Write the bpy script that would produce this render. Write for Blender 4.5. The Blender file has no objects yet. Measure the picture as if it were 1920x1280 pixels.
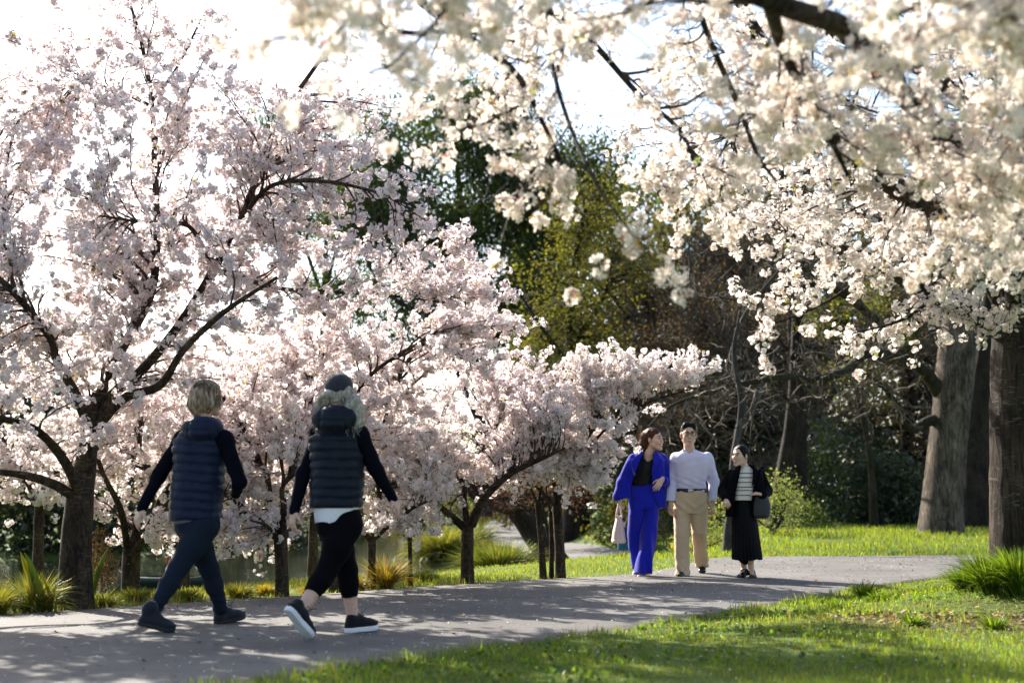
import bpy, math, random
import numpy as np
from mathutils import Vector, Matrix

rng = np.random.default_rng(11)
random.seed(11)
SC = bpy.context.scene
COL = SC.collection

# ------------------------------------------------------------------ camera
F = 2666.7                      # focal length in pixels of a 1920 wide frame (50 mm lens)
CAM_H = 0.85
PITCH = math.atan(297.0 / F)
cam_data = bpy.data.cameras.new('camera')
cam_data.sensor_width = 36.0
cam_data.lens = 50.0
cam_data.clip_start = 0.1
cam_data.clip_end = 2000
cam_data.dof.use_dof = True
cam_data.dof.focus_distance = 12.9
cam_data.dof.aperture_fstop = 2.0
cam = bpy.data.objects.new('camera', cam_data)
COL.objects.link(cam)
cam.location = (0, 0, CAM_H)
cam.rotation_euler = (math.pi / 2 + PITCH, 0, 0)
SC.camera = cam

# ------------------------------------------------------------------ sky and sun
SUN_AZ = math.radians(-36)      # to the left of straight ahead
SUN_EL = math.radians(33)
world = bpy.data.worlds.new('World')
SC.world = world
world.use_nodes = True
wn = world.node_tree
wn.nodes.clear()
w_out = wn.nodes.new('ShaderNodeOutputWorld')
w_bg = wn.nodes.new('ShaderNodeBackground')
w_sky = wn.nodes.new('ShaderNodeTexSky')
w_sky.sky_type = 'NISHITA'
w_sky.sun_disc = False
w_sky.sun_elevation = SUN_EL
w_sky.sun_rotation = SUN_AZ
w_sky.air_density = 1.0
w_sky.dust_density = 1.6
w_sky.ozone_density = 1.0
w_bg.inputs['Strength'].default_value = 0.105
wn.links.new(w_sky.outputs[0], w_bg.inputs['Color'])
wn.links.new(w_bg.outputs[0], w_out.inputs['Surface'])

SUN_DIR = Vector((math.sin(SUN_AZ) * math.cos(SUN_EL), math.cos(SUN_AZ) * math.cos(SUN_EL), math.sin(SUN_EL)))
sun_data = bpy.data.lights.new('sun', 'SUN')
sun_data.energy = 5.0
sun_data.angle = math.radians(0.53)
sun_data.color = (1.0, 0.94, 0.84)
sun = bpy.data.objects.new('sun', sun_data)
COL.objects.link(sun)
sun.rotation_euler = SUN_DIR.to_track_quat('Z', 'Y').to_euler()
sun.location = (-20, 40, 40)

SC.view_settings.view_transform = 'Standard'
SC.view_settings.look = 'None'
SC.view_settings.exposure = 1.5
SC.view_settings.gamma = 1.0
SC.view_settings.use_curve_mapping = False
SC.render.engine = 'CYCLES'
SC.cycles.use_denoising = True
SC.cycles.max_bounces = 8
SC.cycles.diffuse_bounces = 5
SC.cycles.glossy_bounces = 3
SC.cycles.transmission_bounces = 4
SC.cycles.transparent_max_bounces = 8
SC.cycles.sample_clamp_indirect = 8.0
SC.cycles.caustics_reflective = False
SC.cycles.caustics_refractive = False

# ------------------------------------------------------------------ helpers
def ray(px, py):
    u, v = (px - 960) / F, (640 - py) / F
    c, s = math.cos(PITCH), math.sin(PITCH)
    return np.array([u, c - v * s, s + v * c])

def P(px, py, d):
    """world point that the photograph shows at (px, py), d metres ahead of the camera"""
    r = ray(px, py)
    return np.array([0, 0, CAM_H]) + r * (d / r[1])

def proj(p):
    """world points (N,3) -> pixels (N,2)"""
    p = np.asarray(p, float) - np.array([0, 0, CAM_H])
    c, s = math.cos(PITCH), math.sin(PITCH)
    f = p[..., 1] * c + p[..., 2] * s
    v = -p[..., 1] * s + p[..., 2] * c
    f = np.where(np.abs(f) < 1e-3, 1e-3, f)
    return np.stack([960 + F * p[..., 0] / f, 640 - F * v / f], -1), f

def sstep(a, b, x):
    t = np.clip((x - a) / (b - a), 0, 1)
    return t * t * (3 - 2 * t)

def nrm(v):
    return v / np.maximum(np.linalg.norm(v, axis=-1, keepdims=True), 1e-9)

_nd = np.random.default_rng(5)
_ND = _nd.normal(size=(24, 3)); _ND /= np.linalg.norm(_ND, axis=1, keepdims=True)
_NP = _nd.uniform(0, 6.28, 24)
def wob(X, Y, Z, freq, seed=0, n=6):
    """cheap smooth noise in about -1..1"""
    o = 0
    for i in range(n):
        k = (i + seed * 5) % 24
        f = freq * (0.7 + 0.22 * i)
        o = o + np.sin((X * _ND[k, 0] + Y * _ND[k, 1] + Z * _ND[k, 2]) * f + _NP[k] + seed)
    return o / (n * 0.6)

def mesh_np(name, V, faces, mat=None, parent=None, smooth=False, col=None, mats=None, midx=None):
    """faces: list of int arrays (N,3) or (N,4)"""
    me = bpy.data.meshes.new(name)
    V = np.ascontiguousarray(V, np.float32).reshape(-1, 3)
    faces = [f for f in faces if len(f)]
    loops = np.concatenate([f.reshape(-1) for f in faces]).astype(np.int32)
    tot = np.concatenate([np.full(len(f), f.shape[1], np.int32) for f in faces])
    start = np.concatenate([[0], np.cumsum(tot)[:-1]]).astype(np.int32)
    me.vertices.add(len(V)); me.vertices.foreach_set('co', V.reshape(-1))
    me.loops.add(len(loops)); me.loops.foreach_set('vertex_index', loops)
    me.polygons.add(len(tot)); me.polygons.foreach_set('loop_start', start)
    me.polygons.foreach_set('loop_total', tot)
    if midx is not None:
        me.polygons.foreach_set('material_index', np.asarray(midx, np.int32))
    me.polygons.foreach_set('use_smooth', np.full(len(tot), bool(smooth)))
    me.update(calc_edges=True)
    if col is not None:
        a = me.color_attributes.new('tint', 'FLOAT_COLOR', 'POINT')
        c = np.ones((len(V), 4), np.float32); c[:, :3] = col
        a.data.foreach_set('color', c.reshape(-1))
    for m in (mats or ([mat] if mat else [])):
        me.materials.append(m)
    o = bpy.data.objects.new(name, me)
    COL.objects.link(o)
    if parent is not None:
        o.parent = parent
    return o

def thing(name, label, cat, loc=(0, 0, 0), group=None):
    o = bpy.data.objects.new(name, None)
    COL.objects.link(o)
    o.empty_display_size = 0.1
    o.location = loc
    o['label'] = label; o['category'] = cat
    if group: o['group'] = group
    return o

def tag(o, label, cat, group=None, kind=None):
    o['label'] = label; o['category'] = cat
    if group: o['group'] = group
    if kind: o['kind'] = kind
    return o

# -------- materials
def mat_new(name):
    m = bpy.data.materials.new(name); m.use_nodes = True
    nt = m.node_tree
    nt.nodes.clear()
    out = nt.nodes.new('ShaderNodeOutputMaterial')
    return m, nt, out

def N(nt, typ, **kw):
    n = nt.nodes.new(typ)
    for k, v in kw.items():
        if k in n.inputs: n.inputs[k].default_value = v
        else: setattr(n, k, v)
    return n

def noise_col(nt, c1, c2, scale, detail=5, rough=0.6, coord='Object', stretch=None, lo=0.35, hi=0.65):
    tc = N(nt, 'ShaderNodeTexCoord')
    src = tc.outputs[coord]
    if stretch:
        mp = N(nt, 'ShaderNodeMapping'); mp.inputs['Scale'].default_value = stretch
        nt.links.new(src, mp.inputs['Vector']); src = mp.outputs['Vector']
    nz = N(nt, 'ShaderNodeTexNoise', Scale=scale, Detail=detail, Roughness=rough)
    nt.links.new(src, nz.inputs['Vector'])
    cr = N(nt, 'ShaderNodeValToRGB')
    cr.color_ramp.elements[0].position = lo; cr.color_ramp.elements[0].color = (*c1, 1)
    cr.color_ramp.elements[1].position = hi; cr.color_ramp.elements[1].color = (*c2, 1)
    nt.links.new(nz.outputs['Fac'], cr.inputs['Fac'])
    return cr.outputs['Color'], nz.outputs['Fac'], src

def bump(nt, fac, strength, dist):
    b = N(nt, 'ShaderNodeBump', Strength=strength, Distance=dist)
    nt.links.new(fac, b.inputs['Height'])
    return b.outputs['Normal']

def mat_simple(name, c1, c2=None, scale=30, rough=0.7, bstr=0.0, bdist=0.005, spec=0.4, stretch=None, sheen=0.0, metallic=0.0, coat=0.0):
    m, nt, out = mat_new(name)
    b = N(nt, 'ShaderNodeBsdfPrincipled', Roughness=rough, Metallic=metallic)
    b.inputs['Specular IOR Level'].default_value = spec
    if sheen: b.inputs['Sheen Weight'].default_value = sheen
    if coat: b.inputs['Coat Weight'].default_value = coat
    c, f, _ = noise_col(nt, c1, c2 or c1, scale, stretch=stretch)
    nt.links.new(c, b.inputs['Base Color'])
    if bstr:
        nt.links.new(bump(nt, f, bstr, bdist), b.inputs['Normal'])
    nt.links.new(b.outputs[0], out.inputs['Surface'])
    return m

def mat_leaf(name, base=(1, 1, 1), trans=0.5, gloss=0.06, rough=0.45, tint_t=(1, 1, 1)):
    """thin petals and leaves: diffuse + translucent, colour from the tint attribute"""
    m, nt, out = mat_new(name)
    at = N(nt, 'ShaderNodeAttribute', attribute_name='tint')
    mul = N(nt, 'ShaderNodeMix', data_type='RGBA', blend_type='MULTIPLY')
    mul.inputs[0].default_value = 1.0
    nt.links.new(at.outputs['Color'], mul.inputs[6]); mul.inputs[7].default_value = (*base, 1)
    mul2 = N(nt, 'ShaderNodeMix', data_type='RGBA', blend_type='MULTIPLY')
    mul2.inputs[0].default_value = 1.0
    nt.links.new(mul.outputs[2], mul2.inputs[6]); mul2.inputs[7].default_value = (*tint_t, 1)
    d = N(nt, 'ShaderNodeBsdfDiffuse'); t = N(nt, 'ShaderNodeBsdfTranslucent')
    nt.links.new(mul.outputs[2], d.inputs['Color']); nt.links.new(mul2.outputs[2], t.inputs['Color'])
    mx = N(nt, 'ShaderNodeMixShader', Fac=trans)
    nt.links.new(d.outputs[0], mx.inputs[1]); nt.links.new(t.outputs[0], mx.inputs[2])
    last = mx
    if gloss:
        g = N(nt, 'ShaderNodeBsdfGlossy', Roughness=rough)
        mg = N(nt, 'ShaderNodeMixShader', Fac=gloss)
        nt.links.new(mx.outputs[0], mg.inputs[1]); nt.links.new(g.outputs[0], mg.inputs[2])
        last = mg
    nt.links.new(last.outputs[0], out.inputs['Surface'])
    return m

def mat_bark(name, c1, c2, c3, band=(3, 3, 26), scale=6.0, bstr=0.6, lentic=0.5, vert=(9, 9, 1.6), fiss=0.0):
    """bark: furrows along the trunk, broken pale flecks across it, dark blotches"""
    m, nt, out = mat_new(name)
    b = N(nt, 'ShaderNodeBsdfPrincipled', Roughness=0.85)
    b.inputs['Specular IOR Level'].default_value = 0.2
    tc = N(nt, 'ShaderNodeTexCoord')
    def nz(stretch, sc, det, rough, dist=0.0):
        mp = N(nt, 'ShaderNodeMapping'); mp.inputs['Scale'].default_value = stretch
        nt.links.new(tc.outputs['Object'], mp.inputs['Vector'])
        n = N(nt, 'ShaderNodeTexNoise', Scale=sc, Detail=det, Roughness=rough, Distortion=dist)
        nt.links.new(mp.outputs['Vector'], n.inputs['Vector'])
        return n.outputs['Fac']
    def ramp(src, a, ca, b_, cb):
        r = N(nt, 'ShaderNodeValToRGB')
        r.color_ramp.elements[0].position = a; r.color_ramp.elements[0].color = (*ca, 1)
        r.color_ramp.elements[1].position = b_; r.color_ramp.elements[1].color = (*cb, 1)
        nt.links.new(src, r.inputs['Fac']); return r.outputs['Color']
    f1 = nz(vert, scale, 8, 0.72, 1.2)
    f2 = nz((1, 1, .6), 3.2, 5, 0.6, 0.5)
    f3 = nz(band, 2.6, 5, 0.7, 0.8)
    f4 = nz((1, 1, 1), 2.1, 3, 0.5)
    base = ramp(f1, 0.40, c1, 0.62, c2)
    blot = ramp(f2, 0.38, (0.45, 0.42, 0.40), 0.60, (1.1, 1.08, 1.05))
    mu = N(nt, 'ShaderNodeMix', data_type='RGBA', blend_type='MULTIPLY'); mu.inputs[0].default_value = 1.0
    nt.links.new(base, mu.inputs[6]); nt.links.new(blot, mu.inputs[7])
    fl = ramp(f3, 0.56, (0, 0, 0), 0.63, (lentic,) * 3)
    mk = ramp(f4, 0.42, (0, 0, 0), 0.56, (1, 1, 1))
    mm = N(nt, 'ShaderNodeMath', operation='MULTIPLY'); nt.links.new(fl, mm.inputs[0]); nt.links.new(mk, mm.inputs[1])
    mx = N(nt, 'ShaderNodeMix', data_type='RGBA')
    nt.links.new(mm.outputs[0], mx.inputs[0]); nt.links.new(mu.outputs[2], mx.inputs[6]); mx.inputs[7].default_value = (*c3, 1)
    nt.links.new(mx.outputs[2], b.inputs['Base Color'])
    ad = N(nt, 'ShaderNodeMath', operation='MULTIPLY_ADD')
    nt.links.new(mm.outputs[0], ad.inputs[0]); ad.inputs[1].default_value = 0.25
    nt.links.new(f1, ad.inputs[2])
    nt.links.new(bump(nt, ad.outputs[0], bstr, 0.05), b.inputs['Normal'])
    nt.links.new(b.outputs[0], out.inputs['Surface'])
    return m

# -------- batch geometry
def spline(pts, k):
    """Catmull-Rom resampling of a polyline (M,D) to k points"""
    pts = np.asarray(pts, float)
    if len(pts) == 2:
        t = np.linspace(0, 1, k)[:, None]
        return pts[0] * (1 - t) + pts[1] * t
    q = np.vstack([2 * pts[0] - pts[1], pts, 2 * pts[-1] - pts[-2]])
    seg = np.linalg.norm(np.diff(pts[:, :3], axis=0), axis=1); cum = np.concatenate([[0], np.cumsum(seg)])
    s = np.linspace(0, cum[-1], k)
    i = np.clip(np.searchsorted(cum, s, side='right') - 1, 0, len(pts) - 2)
    t = ((s - cum[i]) / np.maximum(seg[i], 1e-9))[:, None]
    p0, p1, p2, p3 = q[i], q[i + 1], q[i + 2], q[i + 3]
    return 0.5 * (2 * p1 + (p2 - p0) * t + (2 * p0 - 5 * p1 + 4 * p2 - p3) * t ** 2 + (3 * p1 - p0 - 3 * p2 + p3) * t ** 3)

def tubes(PL, R, sides=5, caps=False):
    """PL (N,K,3) centre lines, R (N,K) radii -> verts, quads"""
    PL = np.asarray(PL, float); R = np.asarray(R, float)
    n, k, _ = PL.shape
    T = np.gradient(PL, axis=1); T = nrm(T)
    ref = np.where(np.abs(T[..., 2:3]) > 0.9, np.array([1.0, 0, 0]), np.array([0, 0, 1.0]))
    A = nrm(np.cross(T, ref)); B = np.cross(T, A)
    th = np.arange(sides) * 2 * np.pi / sides
    V = PL[:, :, None, :] + R[:, :, None, None] * (A[:, :, None, :] * np.cos(th)[None, None, :, None] + B[:, :, None, :] * np.sin(th)[None, None, :, None])
    idx = np.arange(n * k * sides).reshape(n, k, sides)
    a = idx[:, :-1, :]; b = idx[:, 1:, :]
    q = np.stack([a, np.roll(a, -1, 2), np.roll(b, -1, 2), b], -1).reshape(-1, 4)
    fs = [q]
    if caps and sides >= 3:
        for e in (0, k - 1):
            c = idx[:, e, :]
            for s in range(1, sides - 1):
                fs.append(np.stack([c[:, 0], c[:, s], c[:, s + 1]], -1))
    return V.reshape(-1, 3), fs

class Bag:
    """collects verts/faces/colours of one mesh"""
    def __init__(s): s.V = []; s.F = []; s.C = []; s.n = 0
    def add(s, V, fs, col=None):
        V = np.asarray(V, float).reshape(-1, 3)
        s.V.append(V)
        for f in fs: s.F.append(np.asarray(f) + s.n)
        if col is not None:
            s.C.append(np.broadcast_to(np.asarray(col, float), (len(V), 3)))
        s.n += len(V)
    def build(s, name, mat, parent=None, smooth=False):
        tri = [f for f in s.F if f.shape[1] == 3]; qd = [f for f in s.F if f.shape[1] == 4]
        fs = []
        if tri: fs.append(np.concatenate(tri))
        if qd: fs.append(np.concatenate(qd))
        return mesh_np(name, np.concatenate(s.V), fs, mat, parent, smooth, np.concatenate(s.C) if s.C else None)

def walk(P0, D0, L, K, jit=0.18, grav=0.0, rg=None):
    """batch random-walk branches: (N,3) starts, dirs, lengths -> (N,K,3)"""
    rg = rg or rng
    n = len(P0)
    out = np.zeros((n, K, 3)); out[:, 0] = P0
    d = nrm(np.array(D0, float)); st = (np.asarray(L) / (K - 1))[:, None]
    for i in range(1, K):
        d = d + rg.normal(size=(n, 3)) * jit
        d[:, 2] += grav
        d = nrm(d)
        out[:, i] = out[:, i - 1] + d * st
    return out

def rand_dirs(n, rg=None):
    rg = rg or rng
    return nrm(rg.normal(size=(n, 3)))

def flowers(Pc, Nn, S, colr, hi=False, rg=None):
    """five-petalled blossoms: positions, facing, size, colours"""
    rg = rg or rng
    n = len(Pc)
    ref = rand_dirs(n, rg)
    A = nrm(np.cross(Nn, ref)); B = np.cross(Nn, A)
    k = np.arange(5) * 2 * np.pi / 5
    def pt(ang, r, z):
        return (A[:, None, :] * (np.cos(ang) * r)[None, :, None] + B[:, None, :] * (np.sin(ang) * r)[None, :, None] + Nn[:, None, :] * z) * S[:, None, None] + Pc[:, None, :]
    cup = rg.uniform(0.15, 0.5, (n, 1, 1))
    if hi:
        c = pt(k, np.full(5, 0.04), 0.0); l = pt(k - 0.5, np.full(5, 0.42), cup * 0.35)
        t = pt(k, np.full(5, 0.55), cup * 0.5); r = pt(k + 0.5, np.full(5, 0.42), cup * 0.35)
        V = np.stack([c, l, t, r], 2).reshape(n, 20, 3)
        b = np.arange(5) * 4
        f = np.stack([b, b + 1, b + 2, b + 3], -1)
        Fq = (np.arange(n)[:, None, None] * 20 + f[None]).reshape(-1, 4)
        cc = np.empty((n, 5, 4, 3)); cc[:] = colr[:, None, None, :]
        cc[:, :, 0] *= np.array([0.78, 0.60, 0.50])
        return V.reshape(-1, 3), Fq, cc.reshape(-1, 3)
    c = Pc[:, None, :]
    l = pt(k - 0.55, np.full(5, 0.5), cup * 0.45); r = pt(k + 0.55, np.full(5, 0.5), cup * 0.45)
    V = np.concatenate([c, np.stack([l, r], 2).reshape(n, 10, 3)], 1)
    b = 1 + np.arange(5) * 2
    f = np.stack([np.zeros(5, int), b, b + 1], -1)
    Ft = (np.arange(n)[:, None, None] * 11 + f[None]).reshape(-1, 3)
    cc = np.empty((n, 11, 3)); cc[:] = colr[:, None, :]
    cc[:, 0] *= np.array([0.74, 0.58, 0.52])
    return V.reshape(-1, 3), Ft, cc.reshape(-1, 3)

def leaves(Pc, D, S, W, colr, rg=None):
    """rhombic folded leaves: base points, directions, lengths, width ratio"""
    rg = rg or rng
    n = len(Pc)
    D = nrm(D); A = nrm(np.cross(D, rand_dirs(n, rg))); Nn = np.cross(D, A)
    S = np.asarray(S)[:, None]; W = np.broadcast_to(W, (n,))[:, None]
    p1 = Pc + D * S * 0.45 + A * S * W * 0.5 + Nn * S * 0.06
    p2 = Pc + D * S
    p3 = Pc + D * S * 0.45 - A * S * W * 0.5 + Nn * S * 0.06
    V = np.stack([Pc, p1, p2, p3], 1).reshape(-1, 3)
    Fq = np.arange(n * 4).reshape(n, 4)
    return V, Fq, np.repeat(colr, 4, 0)

def blades(Pc, H, W, lean, colr, rg=None, seg=2, az=None):
    """grass blades: seg=2 -> quad + tip triangle"""
    rg = rg or rng
    n = len(Pc)
    a = rg.uniform(0, 6.283, n) if az is None else az
    L = np.stack([np.cos(a), np.sin(a), 0 * a], -1)
    a2 = rg.uniform(0, 6.283, n)
    S = np.stack([np.cos(a2), np.sin(a2), 0 * a2], -1)
    H = np.asarray(H)[:, None]; W = np.asarray(W)[:, None]; lean = np.asarray(lean)[:, None]
    up = np.array([0, 0, 1.0])
    m = Pc + up * H * 0.6 * np.cos(lean * 0.5) + L * H * 0.6 * np.sin(lean * 0.5)
    t = m + up * H * 0.4 * np.cos(lean * 1.5) + L * H * 0.4 * np.sin(lean * 1.5)
    V = np.stack([Pc - S * W / 2, Pc + S * W / 2, m + S * W * 0.42, m - S * W * 0.42, t], 1).reshape(-1, 3)
    b = np.arange(n) * 5
    q = np.stack([b, b + 1, b + 2, b + 3], -1); tr = np.stack([b + 3, b + 2, b + 4], -1)
    return V, [q, tr], np.repeat(colr, 5, 0)

def vary(n, c, s=0.15, hue=0.06, rg=None):
    rg = rg or rng
    c = np.asarray(c, float)
    v = 1 + rg.normal(size=(n, 1)) * s
    h = 1 + rg.normal(size=(n, 3)) * hue
    return np.clip(c * v * h, 0.0, 1)

# dist to a polyline in the ground plane
def pl_dist(x, y, pts):
    best = np.full(np.shape(x), 1e9); side = np.zeros(np.shape(x))
    for (ax, ay), (bx, by) in zip(pts[:-1], pts[1:]):
        dx, dy = bx - ax, by - ay
        t = np.clip(((x - ax) * dx + (y - ay) * dy) / (dx * dx + dy * dy), 0, 1)
        d = np.hypot(x - ax - t * dx, y - ay - t * dy)
        s = (dx * (y - ay) - dy * (x - ax))
        m = d < best
        best = np.where(m, d, best); side = np.where(m, np.sign(s), side)
    return best, side      # side > 0: left of the walking direction

def poly_sd(x, y, pts):
    d, _ = pl_dist(x, y, list(pts) + [pts[0]])
    ins = np.zeros(np.shape(x), bool)
    for (ax, ay), (bx, by) in zip(pts, list(pts[1:]) + [pts[0]]):
        c = ((ay > y) != (by > y)) & (x < (bx - ax) * (y - ay) / ((by - ay) if by != ay else 1e-9) + ax)
        ins ^= c
    return np.where(ins, -d, d)
# ------------------------------------------------------------------ the ground
PATH_NEAR = [(-11, -6), (-6.2, -0.2), (-3.2, 4.0), (-1.34, 6.6), (0.88, 9.7), (2.1, 11.6), (3.2, 13.4), (4.1, 14.8), (5.2, 16.2), (7.0, 17.4), (10, 18.4), (16, 19.4), (30, 21)]
PATH_FAR = [(-17, -4), (-12, 1.5), (-8, 6), (-5.4, 8.9), (-3.84, 10.65), (-2.16, 12.5), (-0.85, 14.1), (0.23, 15.3), (1.36, 16.5), (2.30, 19.0), (2.75, 20.7), (3.4, 21.4), (5, 21.7), (7.3, 22), (12, 22.6), (18, 23.6), (32, 26)]
POND = [(-40, 20), (-14, 19), (-4, 21), (-1.0, 25), (-1.1, 34), (-1.5, 45), (-2.4, 60), (-2.8, 74), (-6, 84), (-9.2, 86), (-9.8, 62), (-9.2, 47), (-14.5, 39), (-20, 34), (-40, 30)]
WATER_Z = -0.9
BRANCH = [(3.3, 29.5), (2.75, 32), (2.2, 35), (1.5, 39), (0.8, 45), (0.15, 54), (-0.2, 66), (0.2, 84), (1.5, 110)]

def H(x, y):
    x = np.asarray(x, float); y = np.asarray(y, float)
    df, sf = pl_dist(x, y, PATH_FAR)
    t = np.where(sf > 0, df, 0)              # metres beyond the far edge
    dn, sn = pl_dist(x, y, PATH_NEAR)
    tn = np.where(sn < 0, dn, 0)             # metres on the near lawn
    low = -0.62 * sstep(0.5, 8.5, t) + 1.45 * sstep(35, 58, y) * sstep(0.036 * y, 0.075 * y, x) + 0.35 * sstep(50, 90, y)
    right = 0.16 * sstep(0.3, 9, t) + 0.5 * sstep(34, 70, y)
    w = sstep(0.108 * y, 0.165 * y, x) * sstep(18.0, 21.0, y)
    h = low * (1 - w) + right * w
    sd = poly_sd(x, y, POND)
    h = np.where(t > 0, -1.7 + (h + 1.7) * sstep(-3.0, 2.2, sd), h)
    far = sstep(70, 140, np.hypot(x, y - 20))
    h = h + far * 2.0
    # near lawn: soft bumps and the low mound about the old cherry
    h = h + sstep(0.1, 1.2, tn) * (0.025 * wob(x, y, 0, 2.3, 1) + 0.02) + 0.16 * np.exp(-((x - 4.3) ** 2 + (y - 11.4) ** 2) / 1.6) * sstep(0.1, 1.0, tn)
    h = h + sstep(0.3, 2.0, t) * 0.03 * wob(x, y, 0, 1.9, 2)
    return h

def axis(lo, hi, c0, c1, fine, grow=1.09):
    a = list(np.arange(c0, c1 + 1e-6, fine)); st = fine
    while a[-1] < hi: st *= grow; a.append(a[-1] + st)
    st = fine; b = []; p = c0
    while p > lo: st *= grow; p -= st; b.append(p)
    return np.array(b[::-1] + a)
gx = axis(-420, 420, -7, 9, 0.22); gy = axis(-30, 900, 2, 30, 0.22)
GX, GY = np.meshgrid(gx, gy)
GZ = H(GX, GY)
V = np.stack([GX, GY, GZ], -1).reshape(-1, 3)
ii = np.arange(len(gx) * len(gy)).reshape(len(gy), len(gx))
Fq = np.stack([ii[:-1, :-1], ii[:-1, 1:], ii[1:, 1:], ii[1:, :-1]], -1).reshape(-1, 4)

def ground_mat():
    m, nt, out = mat_new('lawn_soil')
    b = N(nt, 'ShaderNodeBsdfPrincipled', Roughness=0.9)
    b.inputs['Specular IOR Level'].default_value = 0.15
    c, f, src = noise_col(nt, (0.05, 0.08, 0.014), (0.11, 0.16, 0.025), 1.3, detail=9, rough=0.7)
    c2, f2, _ = noise_col(nt, (0.05, 0.035, 0.02), (0.12, 0.08, 0.045), 14, detail=6)
    nz = N(nt, 'ShaderNodeTexNoise', Scale=0.8, Detail=5, Roughness=0.65)
    nt.links.new(src, nz.inputs['Vector'])
    at = N(nt, 'ShaderNodeAttribute', attribute_name='tint')
    mx = N(nt, 'ShaderNodeMix', data_type='RGBA')
    nt.links.new(at.outputs['Fac'], mx.inputs[0])
    nt.links.new(c, mx.inputs[6]); nt.links.new(c2, mx.inputs[7])
    nt.links.new(mx.outputs[2], b.inputs['Base Color'])
    nt.links.new(bump(nt, f2, 0.7, 0.05), b.inputs['Normal'])
    nt.links.new(b.outputs[0], out.inputs['Surface'])
    return m
# bare earth: round the old cherry, under the far shrubs, on the pond bed
def bare(x, y):
    e = 0.95 * np.exp(-(((x - 3.0) / 1.0) ** 2 + ((y - 9.9) / 0.75) ** 2)) * (0.75 + 0.6 * wob(x, y, 0, 5.0, 3))
    e = np.maximum(e, sstep(36, 44, y) * sstep(0.14 * y, 0.18 * y, x))
    e = np.maximum(e, sstep(0.6, 0.0, poly_sd(x, y, POND)))
    return np.clip(e, 0, 1)
bt = bare(GX, GY).reshape(-1, 1)
g = mesh_np('ground', V, [Fq], ground_mat(), smooth=True, col=np.repeat(bt, 3, 1))
g['kind'] = 'structure'; g['label'] = 'lawn and earth of the park'

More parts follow.
